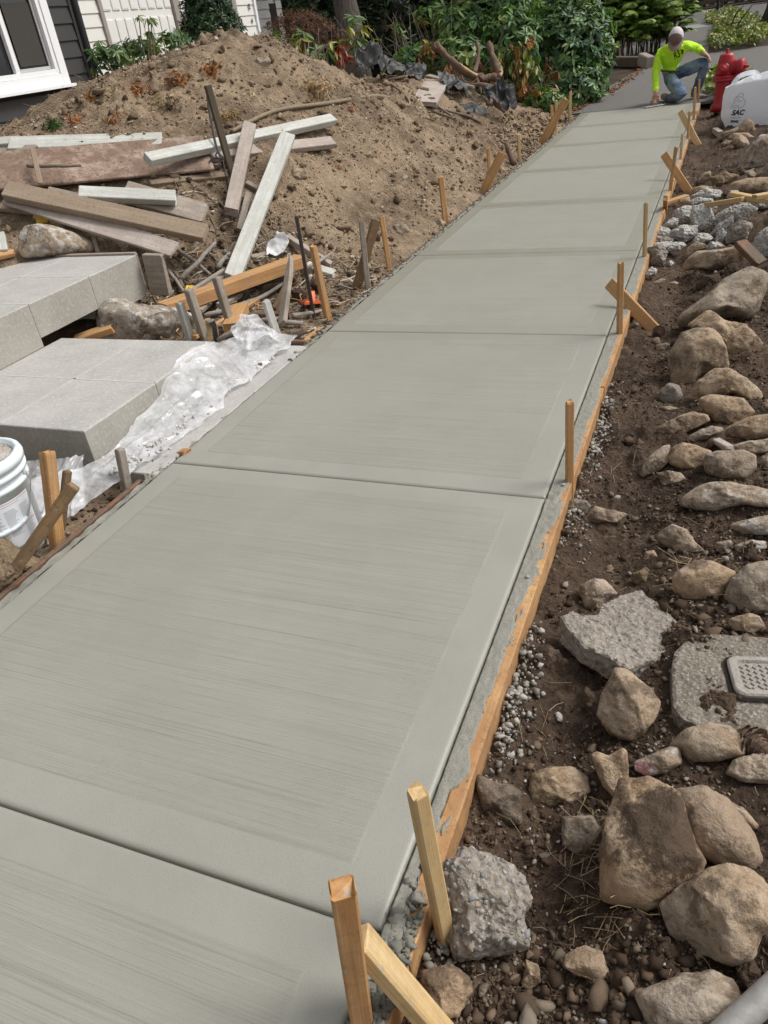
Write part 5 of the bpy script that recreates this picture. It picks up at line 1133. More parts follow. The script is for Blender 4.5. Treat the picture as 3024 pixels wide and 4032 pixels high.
# sticks
def stick(c, pts, r, label, lifts, mat='stick', taper=.75, name='stick', cat='stick', group='sticks in the debris', kn=6):
    P = spline([ground(px(c, p), l) for p, l in zip(pts, lifts)], kn); n = len(P)
    P = P+np.stack([fbm(np.c_[np.arange(n)*.35, np.zeros(n)+q, np.zeros(n)+r*99], 2, q) for q in (1, 2, 3)], -1)*r*.8
    V, F = tube_vf(P, np.linspace(r, r*taper, n)*(1+.12*fbm(np.c_[np.arange(n)*.9, np.zeros(n), np.zeros(n)], 2, 5)), 9)
    o = P.mean(0); ob = link(name, mesh(name, V-o, F, M[mat], smooth=True)); ob.location = o
    return tag(ob, label, cat, group)
stick(H_, [(205,500),(430,260),(655,5)], .016, 'pale stick slanting up toward the mud-caked plank', (.05, .08, .12))
stick(H_, [(170,105),(400,270),(600,425)], .013, 'pale stick crossing under the other in an X', (.06, .04, .04))
stick(H_, [(700,1295),(960,1140),(1200,1005)], .016, 'lichen-spotted stick beside the plastic sheet', (.04, .06, .07))
stick(H_, [(520,975),(760,900),(1250,720),(1580,540)], .016, 'long grey branch under the orange beam', (.04, .05, .05, .05))
stick(H_, [(640,1115),(780,1100)], .016, 'short stub of branch behind the oval piece', (.04, .04))
stick(H_, [(1000,1060),(1300,1025),(1600,990)], .016, 'curved grey branch behind the pale grey stake', (.05, .04, .03))
stick(I_, [(640,1620),(860,1590),(1100,1540)], .014, 'dark branch in front of the orange plastic base', (.05, .04, .03))
stick(I_, [(530,1740),(780,1745)], .016, 'short thick stick at the foot of the pointed stake', (.03, .03))
stick(H_, [(45,370),(150,520),(250,650)], .013, 'whitish stick beside the yellow tag', (.05, .05, .05))
stick(H_, [(140,400),(190,500),(240,590)], .012, 'thin brown stick next to the whitish stick', (.05, .05, .05), mat='twig')
stick(H_, [(690,350),(830,150)], .017, 'short lichened stick under the long white timber', (.05, .07))
stick(I_, [(760,900),(980,780),(1260,610)], .013, 'pale stick resting on the grey planks', (.08, .09, .08))
stick(K_, [(180,335),(350,335),(530,328)], .012, 'brown twig lying on the form panel', (.215, .21, .20), mat='twig')
# ------------------------------------------------------------------ plastic sheet over the landing
def crinkle_strip(name, spine, wid, mat, nu=150, nv=44, amp=.03, hf=None, film=True):
    """film draped along a line of (left point, right point) pairs"""
    Lp = spline([s[0] for s in spine], 24); Rp = spline([s[1] for s in spine], 24)
    u = np.linspace(0, len(Lp)-1, nu); Li = np.stack([np.interp(u, np.arange(len(Lp)), Lp[:, k]) for k in range(3)], -1); Ri = np.stack([np.interp(u, np.arange(len(Rp)), Rp[:, k]) for k in range(3)], -1)
    v = np.linspace(0, 1, nv)[None, :, None]
    # wavy torn borders
    e0 = fbm(np.c_[u*.05, u*0, u*0+3], 3, 2)*.12; e1 = 1+fbm(np.c_[u*.05, u*0, u*0+9], 3, 4)*.12
    vv = e0[:, None, None]+(e1-e0)[:, None, None]*v
    P = Li[:, None]*(1-vv)+Ri[:, None]*vv
    q = P.reshape(-1, 3)
    wq = q+np.stack([fbm(q*6, 2, k) for k in (61, 62, 63)], -1)*(.06 if film else .10)
    c, s_ = math.cos(.5), math.sin(.5); wr = np.stack([wq[:, 0]*c-wq[:, 1]*s_, wq[:, 0]*s_+wq[:, 1]*c, wq[:, 2]], -1)
    if film:
        r1 = np.clip(1-np.abs(fbm(wq*[9, 2.4, 7], 2, 51))*5, 0, 1); r2 = np.clip(1-np.abs(fbm(wr*[8, 5, 9], 2, 52))*5.5, 0, 1); r4 = np.clip(1-np.abs(fbm(wq*[24, 9, 20]+3, 1, 57))*4, 0, 1); r3 = fbm(q*16, 2, 53)
        h = amp*(1.5*r1+1.1*r2+.45*r4)+amp*.5*r3
    else:
        r1 = 1-np.abs(fbm(wr*[7, 2.2, 5], 2, 51)); r2 = 1-np.abs(fbm(wq*[5, 9, 6], 2, 52)); r3 = fbm(q*10, 2, 53)
        h = amp*(.9*np.clip(r1-.4, 0, 1)**1.6/.44+.35*np.clip(r2-.5, 0, 1)**1.5/.35)
    q = q+np.stack([r3*.012, fbm(q*9, 2, 54)*.02, h], -1)
    if hf is not None: q[:, 2] = np.maximum(q[:, 2], hf(q[:, 0], q[:, 1])+.004)
    i = np.arange(nu*nv).reshape(nu, nv); F = np.stack([i[:-1, :-1], i[:-1, 1:], i[1:, 1:], i[1:, :-1]], -1).reshape(-1, 4)
    return link(name, fast_mesh(name, q, F, mat, True))
A3 = np.array
sp = []
for (y, xl, zl, xr, zr) in ((1.70, -1.95, .01, -1.74, -.03), (1.82, -1.93, .05, -1.68, -.02), (1.98, -1.80, .05, -1.63, .015), (2.2, -1.795, .06, -1.605, .010), (2.42, -1.815, .10, -1.60, .010), (2.6, -1.835, .155, -1.60, .010), (2.78, -1.87, .178, -1.605, .010), (2.95, -1.845, .172, -1.605, .012), (3.12, -1.85, .12, -1.60, .014), (3.30, -1.83, .10, -1.60, .02), (3.46, -1.80, .06, -1.63, .02)):
    sp.append((A3([xl, y, zl]), A3([xr, y, zr])))
ps = crinkle_strip('plastic_sheet', sp, 0, M['film'], 260, 80, .0055)
tag(ps, 'crumpled clear plastic sheet with white cement bits beside the lower tread', 'plastic sheet')
sp = [(A3([-2.30, 1.84, .02]), A3([-2.16, 1.66, -.03])), (A3([-2.15, 1.93, .04]), A3([-2.0, 1.62, -.03])), (A3([-1.98, 1.97, .06]), A3([-1.84, 1.64, -.03])), (A3([-1.85, 2.0, .06]), A3([-1.70, 1.80, -.02]))]
tag(crinkle_strip('plastic_sheet', sp, 0, M['film'], 130, 80, .009), 'trailing tail of clear plastic on the soil behind the bucket\'s stakes', 'plastic sheet')
sp = [(A3([-1.78, 3.50, .02]), A3([-1.66, 3.34, .02])), (A3([-1.86, 3.40, .16]), A3([-1.66, 3.22, .12])), (A3([-1.88, 3.22, .14]), A3([-1.68, 3.06, .08]))]
tag(crinkle_strip('plastic_sheet', sp, 0, M['film'], 110, 70, .016), 'puffed fold of clear plastic at the back corner of the landing', 'plastic sheet')

# ------------------------------------------------------------------ white bucket
bz = float(gz(-1.80, 1.62)); bk = empty('bucket', (-1.845, 1.535, -.055)); tag(bk, 'white plastic pail with mud-crusted lid and printed label, left edge', 'bucket')
pr = [(.0, 0), (.125, 0), (.130, .004), (.1475, .262), (.158, .264), (.160, .276), (.151, .280), (.1515, .300), (.163, .302), (.1645, .318), (.153, .322), (.153, .340), (.15, .345), (0, .345)]
q = MB(); q.lathe(pr[1:-1], 48); q.build('pail', M['pail'], bk, True)
q = MB(); q.lathe([(.155, .332), (.166, .334), (.168, .352), (.163, .366), (.152, .372), (.143, .370), (.140, .352), (.02, .350)], 48); q.build('lid', M['pail'], bk, True)
V = []; F = []; n = 40
rr = np.linspace(.0, .1385, 12)
for i, r_ in enumerate(rr):
    for j in range(n): t = 2*math.pi*j/n; V.append((r_*math.cos(t), r_*math.sin(t), .352+.007*max(0, float(fbm(A3([[r_*math.cos(t)*50, r_*math.sin(t)*50, 1.]]), 3, 4)[0])+.3)))
for i in range(11):
    for j in range(n): a = i*n+j; b = i*n+(j+1) % n; F.append((a, b, b+n, a+n))
link('mud_crust', mesh('mud_crust', V, F, M['pail_mud']), bk)
def prad(z): return .130+.0175*(z-.004)/.258
cam2 = math.atan2(CAM[1]-1.535, CAM[0]+1.845)          # azimuth of the viewer from the pail
def wrap(a, z, off): r_ = prad(z)+off; return (r_*math.cos(a), r_*math.sin(a), z)
# label sheet: wraps the front, print is small bars and letters lying on it
LA0, LA1, LZ0, LZ1 = cam2-1.35, cam2+.95, .055, .235
V = []; F = []; na = 40
for z in (LZ0, LZ1):
    for k in range(na+1): V.append(wrap(LA0+(LA1-LA0)*k/na, z, .0012))
for k in range(na): F.append((k, k+1, na+2+k, na+1+k))
lab = link('label', mesh('label', V, F, plain('label_paper', (.80, .83, .88), .5, .03, 30), smooth=True), bk)
def lbar(a0, a1, z0, z1, mb, off=.0018, slope=0.):
    n_ = max(1, int(abs(a1-a0)/.08)); V = []; F = []
    for z in (z0, z1):
        for k in range(n_+1): a = a0+(a1-a0)*k/n_; V.append(wrap(a, z, off))
    for k in range(n_): F.append((k, k+1, n_+2+k, n_+1+k))
    mb.add(V, F)
pr_ = MB(); rd_ = MB()
for (ca, cw, z0, z1) in ((cam2-1.15, .62, .09, .165), (cam2-.42, .52, .075, .19), (cam2+.14, .34, .10, .20), (cam2+.55, .30, .075, .20)):
    z = z1
    while z > z0: lbar(ca, ca+cw*random.uniform(.6, 1), z, z+.0016, pr_); z -= .0052
lbar(cam2+.13, cam2+.6, .219, .2205, pr_)
lbar(LA0+.02, LA1-.02, .2275, .2290, rd_); lbar(LA0+.02, LA1-.02, .128, .1293, rd_)
pr_.build('fine_print', M['ink_grey'], lab); rd_.build('red_line', plain('red_ink', (.62, .12, .14), .6), lab)
tl = text('lettering', 'ST', .034, M['ink'], Matrix.Identity(4), None, .0, .0, .0006)
for v in tl.data.vertices: x_, z_ = v.co.x, v.co.y; a = cam2-.27+x_/.142; v.co = wrap(a, .205+z_, .0022)
tl.parent = lab
ha = cam2+1.15                                           # bail hangs down the front from two ears
e1, e2 = A3(wrap(ha, .285, .016)), A3(wrap(ha-math.pi, .285, .016))
pts = []
for k in range(25):
    t = math.pi*k/24; mid = (e1+e2)/2; ax_ = (e1-e2)/2; dn = A3([math.cos(cam2-.42)*.35, math.sin(cam2-.42)*.35, -.94]); dn = dn/np.linalg.norm(dn)
    p = mid+ax_*math.cos(t)*1.02+dn*.168*math.sin(t); r2 = math.hypot(p[0], p[1]); rm = prad(min(max(p[2], .01), .26))+.008
    if r2 < rm and 0 < k < 24: p = A3([p[0]*rm/max(r2, .01), p[1]*rm/max(r2, .01), p[2]])
    pts.append(p)
q = MB(); q.tube(pts, .0022, 6); q.build('bail', M['galv'], bk)
q = MB(); q.tube(pts[8:15], .008, 8); q.build('grip', M['pail'], bk, True)
for e in (e1, e2):
    q = MB(); q.lathe([(.015, -.004), (.015, .008), (.008, .010)], 12, 0, e*A3([.95, .95, 1]), (e[0], e[1], 0)); q.build('ear', M['pail'], bk)

# ------------------------------------------------------------------ fire hydrant
hp = at_z((2842, 418), .03); hy = empty('fire_hydrant', tuple(hp)); tag(hy, 'red fire hydrant with one large side outlet behind the white sack', 'fire hydrant')
k_ = .90; kz_ = .69
def hl(name, prof, o=(0, 0, 0), ax=None, n=28, par=hy, sm=True): q = MB(); q.lathe([(a*k_, b*(k_ if ax is not None else kz_)) for a, b in prof], n, 0, A3(o)*kz_, ax); return q.build(name, M['red'], par, sm)
barrel = hl('barrel', [(.150, -.08), (.150, .03), (.125, .055), (.117, .07), (.115, .26), (.112, .40), (.112, .41)])
hl('flange', [(.112, .408), (.156, .410), (.156, .452), (.150, .456), (.150, .462), (.156, .466), (.152, .505), (.12, .508)])
hl('bonnet', [(.13, .505), (.124, .55), (.112, .68), (.094, .80), (.082, .832), (.05, .845), (.02, .847)])
hl('operating_nut', [(.03, .84), (.03, .862), (.022, .866), (.020, .905), (.014, .912)], n=5, sm=False)
fx = A3([.93, -.36, 0]); fx = fx/np.linalg.norm(fx)
ol = hl('pumper_outlet', [(.105, .03), (.098, .10), (.088, .15), (.092, .153), (.092, .166)], (0, 0, .62), fx)
cp = hl('pumper_cap', [(.090, .164), (.098, .168), (.098, .235), (.088, .248), (.02, .252)], (0, 0, .62), fx, par=hy)
hl('cap_nut', [(.026, .25), (.024, .285), (.016, .29), (.014, .31)], (0, 0, .62), fx, 5, sm=False, par=hy)
tb = A3([-.30, -.95, 0]); tb = tb/np.linalg.norm(tb)
hl('hose_outlet', [(.085, .04), (.085, .105), (.075, .115), (.068, .118), (.064, .135), (.055, .14)], (0, 0, .60), tb)
hl('hose_cap', [(.056, .135), (.056, .160), (.045, .168), (.022, .170), (.020, .195)], (0, 0, .60), tb)
for i in range(8):
    t = 2*math.pi*i/8; q = MB(); q.lathe([(.012, .395*kz_), (.012, .410*kz_)], 6, 0, (.138*k_*math.cos(t), .138*k_*math.sin(t), 0)); q.build('bolt', M['red'], hy)

# ------------------------------------------------------------------ white bulk sack
sb = A3([.50, 10.02, .0]); bagd = (.95, .62)
sk_ = empty('bulk_sack', (.52, 10.06, 0)); tag(sk_, 'white woven bulk sack with dark printing in front of the hydrant', 'sack')
hs_ = .60
def sackpt(u, v):
    """u round the outline 0..1, v up 0..1"""
    th = 2*math.pi*u; c, s_ = math.cos(th), math.sin(th); e = .5
    x = np.sign(c)*abs(c)**e*.58; y = np.sign(s_)*abs(s_)**e*.40
    bul = 1+.11*math.sin(math.pi*v)-.03*v
    top = .40+.14*(x+.58)/1.16+.05*float(fbm(A3([[u*9, 0, 2.]]), 2, 3)[0])
    f = fbm(A3([[x*6, y*6+v*1.2, v*3.]]), 3, 14)[0]; g2 = fbm(A3([[u*26, v*2.5, 4.]]), 3, 24)[0]
    return (x*bul+f*.03-.12*v*(1-.5*(x+.58)/1.16), y*bul+f*.03+g2*.018*v, -.1+(top+.1)*v)
nu, nv = 120, 26; V = [sackpt(i/nu, j/(nv-1)) for j in range(nv) for i in range(nu)]
for k, sc_ in enumerate((.93, .7, .4, .05)):
    for i in range(nu): x, y, z = sackpt(i/nu, 1.); V.append((x*sc_, y*sc_, z-.02-.10*(1-sc_)+.05*float(fbm(A3([[x*sc_*8, y*sc_*8, 1.]]), 3, 6)[0])))
F = [(j*nu+i, j*nu+(i+1) % nu, (j+1)*nu+(i+1) % nu, (j+1)*nu+i) for j in range(nv+3) for i in range(nu)]
sack = link('sack_body', mesh('sack_body', V, F, M['white_bag'], smooth=True), sk_); sk_.location = (1.075, 10.42, -.02); sk_.rotation_euler = (0, 0, rad(-14))
for i, xx in enumerate((-.45, .42)):
    q = MB(); P = spline([(xx-.12, -.30, .42), (xx-.06, -.26, .49), (xx+.06, -.15, .50), (xx+.08, .0, .42)], 8); 
    for a, b in zip(P[:-1], P[1:]): q.bar(a, b, .05, .004, (0, -1, .3))
    q.build('lifting_strap', M['white_bag'], sk_)
RB = Matrix(((1, 0, 0, 0), (0, 0, -1, 0), (0, 1, 0, 0), (0, 0, 0, 1)))     # text on the -Y face
def stick_on(o, off=.006):
    """lay flat print on the sack's bulging front"""
    me = o.data; mw = o.matrix_basis.copy(); o.matrix_basis = Matrix.Identity(4); VV = np.array(V[:nu*nv])
    fr_ = VV[VV[:, 1] < -.2]
    for v in me.vertices:
        p = mw @ v.co; d = (fr_[:, 0]-p.x)**2+(fr_[:, 2]-p.z)**2; k2 = np.argsort(d)[:4]; w_ = 1/(d[k2]+1e-4); y = (fr_[k2, 1]*w_).sum()/w_.sum()
        v.co = (p.x, y-off, p.z)
stick_on(text('lettering', 'SAC', .07, M['ink'], Matrix.Translation((-.46, -.5, .145)) @ RB, sk_, 0, .35, .003))
stick_on(text('lettering', 'DOUGH', .028, M['ink_grey'], Matrix.Translation((-.47, -.5, .095)) @ RB, sk_, 0, .2))
def flatbar(name, x0, x1, z0, z1, mat):
    nx = max(2, int((x1-x0)/.02)); Vb = [(x0+(x1-x0)*i/nx, -.5, z) for z in (z0, z1) for i in range(nx+1)]; Fb = [(i, i+1, nx+2+i, nx+1+i) for i in range(nx)]
    o = link(name, mesh(name, Vb, Fb, mat), sk_); stick_on(o); return o
flatbar('print_bar', -.53, -.44, .045, .07, M['ink_teal']); flatbar('print_line', -.44, -.33, .068, .071, M['ink_grey'])
q = MB()
for P in ([(-.48, .30), (-.44, .36), (-.45, .40), (-.41, .47), (-.39, .50), (-.36, .47), (-.36, .42), (-.33, .36), (-.35, .28), (-.40, .26)], [(-.44, .43), (-.40, .44), (-.37, .43)], [(-.50, .27), (-.46, .29), (-.42, .31), (-.39, .29), (-.43, .27), (-.48, .26)], [(-.42, .36), (-.38, .38), (-.36, .36)], [(-.43, .39), (-.395, .405)]):
    P = spline([(a-.06, -.5, (b-.26)*.62+.19) for a, b in P], 5)
    for a, b in zip(P[:-1], P[1:]): q.bar(a, b, .0045, .001, (0, 1, 0), ch=.0002)
stick_on(q.build('line_drawing', M['ink_grey'], sk_), .007)

# ------------------------------------------------------------------ the kneeling worker
def YP(p, y): return at_y(p, y)
J = dict(pel=YP((2645, 292), 13.02), wst=YP((2640, 262), 12.97), chs=YP((2644, 214), 12.84), nck=YP((2652, 176), 12.72), hed=YP((2662, 150), 12.62), top=YP((2664, 122), 12.60),
    rsh=YP((2598, 206), 12.86), rel=YP((2582, 292), 12.78), rwr=YP((2582, 370), 12.62), lsh=YP((2697, 178), 12.84), lel=YP((2744, 188), 12.98), lwr=YP((2772, 211), 12.86),
    rhp=YP((2628, 300), 13.02), rkn=YP((2690, 372), 12.50), ran=YP((2628, 392), 12.98), lhp=YP((2664, 292), 13.0), lkn=YP((2784, 240), 12.86), lan=YP((2737, 366), 13.06))
keys = list(J); idx = {k: i for i, k in enumerate(keys)}
ed = [('pel', 'wst'), ('wst', 'chs'), ('chs', 'nck'), ('nck', 'hed'), ('hed', 'top'), ('chs', 'rsh'), ('rsh', 'rel'), ('rel', 'rwr'), ('chs', 'lsh'), ('lsh', 'lel'), ('lel', 'lwr'), ('pel', 'rhp'), ('rhp', 'rkn'), ('rkn', 'ran'), ('pel', 'lhp'), ('lhp', 'lkn'), ('lkn', 'lan')]
RD = dict(pel=(.165, .135), wst=(.155, .125), chs=(.175, .145), nck=(.062, .062), hed=(.085, .098), top=(.07, .075), rsh=(.088, .085), rel=(.056, .056), rwr=(.042, .042), lsh=(.088, .085), lel=(.058, .056), lwr=(.042, .042),
    rhp=(.11, .11), rkn=(.082, .082), ran=(.062, .062), lhp=(.11, .11), lkn=(.078, .078), lan=(.062, .062))
me = bpy.data.meshes.new('body'); me.from_pydata([J[k].tolist() for k in keys], [(idx[a], idx[b]) for a, b in ed], []); me.update()
bo = bpy.data.objects.new('body_skin', me); COL.objects.link(bo)
sm = bo.modifiers.new('s', 'SKIN'); sm.use_smooth_shade = True; sm.branch_smoothing = .6
for i, k in enumerate(keys): sv = me.skin_vertices[0].data[i]; sv.radius = RD[k]; sv.use_root = (k == 'pel')
bo.modifiers.new('d', 'SUBSURF').levels = 3; bo.modifiers['d'].render_levels = 3
dg = bpy.context.evaluated_depsgraph_get(); bm_ = bpy.data.meshes.new_from_object(bo.evaluated_get(dg)); bpy.data.objects.remove(bo)
for m_ in ('hivis', 'jeans', 'skin'): bm_.materials.append(M[m_])
nvb = len(bm_.vertices); co = np.zeros(nvb*3); bm_.vertices.foreach_get('co', co); co = co.reshape(-1, 3)
def segd(Pq, a, b): ab = b-a; t = np.clip(((Pq-a)@ab)/(ab@ab), 0, 1); return np.linalg.norm(Pq-a-t[:, None]*ab, axis=1)
nf = len(bm_.polygons); cen_ = np.zeros(nf*3); bm_.polygons.foreach_get('center', cen_); cen_ = cen_.reshape(-1, 3)
ds = np.stack([segd(cen_, J[a], J[b]) for a, b in ed], 1); wi = ds.argmin(1)
zone = {('pel', 'wst'): 0, ('nck', 'hed'): 2, ('hed', 'top'): 2, ('pel', 'rhp'): 1, ('rhp', 'rkn'): 1, ('rkn', 'ran'): 1, ('pel', 'lhp'): 1, ('lhp', 'lkn'): 1, ('lkn', 'lan'): 1}
mi = np.array([zone.get(ed[i], 0) for i in wi]); mi[(wi == 0) & (np.linalg.norm(cen_-J['wst'], axis=1) > np.linalg.norm(cen_-J['pel'], axis=1)+.03)] = 1
mi[(wi == 2) & (np.linalg.norm(cen_-J['nck'], axis=1) < .06)] = 2
bm_.polygons.foreach_set('material_index', mi.astype(np.int32)); bm_.polygons.foreach_set('use_smooth', np.ones(nf, bool))
# cloth folds
nb = np.zeros(nvb*3); bm_.vertices.foreach_get('normal', nb); nb = nb.reshape(-1, 3)
dh_ = np.minimum(segd(co, J['nck'], J['top']), 9); fold = fbm(co*[9, 9, 20], 3, 3)*.014*np.clip((dh_-.1)/.1, 0, 1); co = co+nb*fold[:, None]
org = A3([-.3, 12.85, 0]); bm_.vertices.foreach_set('co', (co-org).ravel()); bm_.update()
man = empty('person', tuple(org)); tag(man, 'person in a lime-yellow long-sleeved shirt, jeans and cap kneeling to trowel the far sidewalk end', 'person')
body = link('body', bm_, man)
JL = {k: v-org for k, v in J.items()}
hd = JL['hed']; fwd = unit(A3([-.05, -.62, -.78])); rt = unit(np.cross(fwd, (0, 0, 1)))*-1; rt = A3([1., 0, 0]); rt = unit(rt-fwd*np.dot(rt, fwd)); upd = np.cross(rt, fwd); upd = unit(upd) if upd[2] > 0 else -unit(upd)
def hloc(a, b, c): return hd+rt*a+fwd*b+upd*c
def ell(mb, c, r, ax=(None), n=3, mi=0, cut=None):
    D, Fc = ico(n); Vv = D*A3(r); Vv = Vv[:, :1]*rt+Vv[:, 1:2]*fwd+Vv[:, 2:]*upd+c
    if cut is not None:
        keep = cut(D); Fc = [tuple(f) for f in Fc if keep[f].all()]
    else: Fc = [tuple(f) for f in Fc]
    mb.add(Vv, Fc, mi)
q = MB(); ell(q, hloc(0, .005, .005), (.079, .098, .115)); q.build('head', M['skin'], man, True)
q = MB(); ell(q, hloc(0, .098, -.02), (.014, .022, .022)); q.build('nose', M['skin'], man, True)
for s_ in (-1, 1):
    q = MB(); ell(q, hloc(s_*.081, -.005, -.005), (.012, .022, .032)); q.build('ear', M['skin'], man, True)
    q = MB(); ell(q, hloc(s_*.032, .09, .015), (.013, .009, .009)); q.build('eye', M['hair'], man, True)
q = MB(); ell(q, hloc(0, .072, -.085), (.06, .042, .045)); ell(q, hloc(0, -.035, -.03), (.081, .075, .085)); q.build('beard_and_hair', M['hair'], man, True)
q = MB(); ell(q, hloc(0, .094, -.062), (.024, .01, .008)); q.build('mouth', M['patch'], man, True)
cap = MB(); ell(cap, hloc(0, 0, .03), (.094, .116, .116), n=4, cut=lambda D: D[:, 2] > -.05); cap_o = cap.build('cap', M['cap_mesh'], man, True)
fp = MB(); ell(fp, hloc(0, .004, .031), (.096, .118, .118), n=4, cut=lambda D: (D[:, 1] > .22) & (D[:, 2] > -.05)); fp.build('front_panel', M['cap_brown'], cap_o, True)
pt_ = MB(); ell(pt_, hloc(0, .006, .032), (.098, .120, .119), n=4, cut=lambda D: (D[:, 1] > .82) & (D[:, 2] > .1) & (D[:, 2] < .48) & (abs(D[:, 0]) < .42)); pt_.build('patch', M['patch'], cap_o, True)
bv = []; bf = []
for i in range(13):
    a = -1.25+2.5*i/12
    for k, rr_ in enumerate((.96, 1.3, 1.62)):
        w_ = math.cos(a)**.5 if k else 1
        for t_ in (0, -.006): bv.append(hloc(.094*math.sin(a)*(1+.05*k), .116*math.cos(a)*(rr_ if k == 0 else 1+(rr_-1)*w_), .022-.01*k-.028*abs(math.sin(a))**2*.6+t_))
for i in range(12):
    for k in range(2):
        a = i*6+k*2; bf += [(a, a+2, a+8, a+6), (a+1, a+7, a+9, a+3)]
    a = i*6+4; bf.append((a, a+1, a+7, a+6))
link('brim', mesh('brim', bv, bf, M['cap_brim'], smooth=True), cap_o)
# hands
def hand(name, wr, d, pn, curl, side):
    """palm from wrist along d, palm normal pn, finger curl towards pn"""
    d = unit(d); pn = unit(pn-d*np.dot(pn, d)); sd_ = np.cross(d, pn)*side
    q = MB(); D, Fc = ico(3); Vv = D*A3([.052, .042, .018]); q.add(Vv[:, :1]*d+Vv[:, 1:2]*sd_+Vv[:, 2:]*pn+wr+d*.045, [tuple(f) for f in Fc])
    for k, (off, ln) in enumerate(((-.033, .068), (-.011, .078), (.011, .073), (.032, .058))):
        p = wr+d*.085+sd_*off; P = [p-d*.03]; a = .15
        for s_ in range(4): P.append(P[-1]+(d*math.cos(a)+pn*math.sin(a))*(ln/3 if s_ else .032)); a += curl*(.6 if s_ == 0 else 1)
        q.tube(P, [.011, .0108, .010, .009, .0065], 8)
    p = wr+d*.02-sd_*.036; q.tube([p, p+d*.02-sd_*.022+pn*.006, p+d*.048-sd_*.026+pn*.02, p+d*.066-sd_*.016+pn*.034], [.014, .013, .011, .008], 8)
    q.tube([wr-d*.05, wr-d*.0, wr+d*.04], [.034, .031, .03], 10)
    return q.build(name, M['skin'], man, True)
hand('hand', JL['rwr'], A3([-.12, -.25, -1.]), A3([.1, -1, .1]), .55, 1)
hand('hand', JL['lwr'], A3([.75, -.35, -.45]), A3([-.3, -.3, -1]), .35, -1)
def boot(ank, d, name='boot'):
    d = unit(A3([d[0], d[1], 0])); q = MB(); s_ = A3([-d[1], d[0], 0])
    z0 = -ank[2]+.0
    P = [ank+A3([0, 0, .02]), ank+A3([0, 0, -.03])]
    q.tube([ank+A3([0, 0, .06]), ank+A3([0, 0, -.02])], [.055, .058], 12)
    D, Fc = ico(3); L_b = .145; Vv = D.copy(); Vv[:, 2] = np.where(Vv[:, 2] < 0, Vv[:, 2]*.55, Vv[:, 2]*(1-.35*np.clip(Vv[:, 0], 0, 1)))
    h0 = max(ank[2]-.035, .05); c = A3([ank[0], ank[1], h0*.52])+d*.075
    q.add(Vv[:, :1]*d*L_b+Vv[:, 1:2]*s_*.05+Vv[:, 2:]*A3([0, 0, 1])*h0*.62+c, [tuple(f) for f in Fc])
    return q.build(name, M['boot'], man, True)
boot(JL['lan'], (.85, -.55, 0)); 
q = MB(); a0 = JL['ran']; D, Fc = ico(3); dd = unit(A3([-.35, .6, 0])); s_ = A3([-dd[1], dd[0], 0])
Vv = D*A3([.13, .05, .055]); q.add(Vv[:, :1]*dd+Vv[:, 1:2]*s_+Vv[:, 2:]*A3([0, 0, 1.])+A3([a0[0], a0[1], .06])+dd*.06, [tuple(f) for f in Fc]); q.build('boot', M['boot'], man, True)
# belt and chest print
q = MB(); bl = [JL['pel']*.35+JL['wst']*.65+A3([.158*math.cos(t), .128*math.sin(t), -.02*math.cos(t)-.015]) for t in np.linspace(0, 2*math.pi, 28)]
q.tube(bl, .012, 6, cap=False); q.build('belt', M['leather'], man)
cd_ = unit(CAM-(J['chs']+A3([.06, -.1, .05]))); pz = YP((2671, 203), 12.70)-org
zx = unit(A3([.9, .1, .30])); zz = unit(A3([-.05, -.88, .45])); zz = unit(zz-zx*np.dot(zz, zx)); zy = np.cross(zz, zx)
lt = text('lettering', 'R3A', .075, M['ink'], frame(pz, zx, zy, zz), None, .004, 0., .001)
mwl = lt.matrix_basis.copy(); lt.matrix_basis = Matrix.Identity(4); bvh = None
from mathutils.bvhtree import BVHTree
bvh = BVHTree.FromPolygons([tuple(v.co) for v in bm_.vertices], [tuple(p.vertices) for p in bm_.polygons])
for v in lt.data.vertices:
    p = mwl @ v.co; h_ = bvh.ray_cast(p+Vector(zz)*.3, -Vector(zz), .8)
    v.co = (h_[0]+Vector(zz)*.006) if h_[0] else p
lt.parent = man
# trowel
tw = YP((2574, 417), 12.50); tr = empty('trowel', tuple(tw)); tag(tr, 'steel finishing trowel in the kneeling worker\'s hand', 'trowel')
q = MB(); q.box((0, 0, .004), (.30, .11, .004), .001, 0, np.array([[.8, -.6, 0], [.6, .8, 0], [0, 0, 1]])); q.build('blade', M['steel'], tr)
q = MB(); q.tube([(0, 0, .005), (0, 0, .045), (.02, .03, .065)], .006, 8); q.build('shank', M['steel'], tr, True)
hw = A3(J['rwr'])-tw+A3([-.01, -.03, -.09]); q = MB(); q.tube([hw+A3([-.05, -.02, -.0]), hw+A3([.05, .02, .0])], .014, 10); q.tube([(.02, .03, .065), tuple(hw)], .006, 8); q.build('handle', M['wood_brown'], tr, True)
# upright stick behind him
sl_ = at_z((2757, 345), 0); tt = at_depth((2790, 240), np.dot(sl_-CAM, CF)-.1)
lumber('garden_stake', sl_, tt, .03, .02, M['wood_grey'], 'thin grey stick leaning behind the worker\'s raised knee', 'stick', (1, 0, 0))

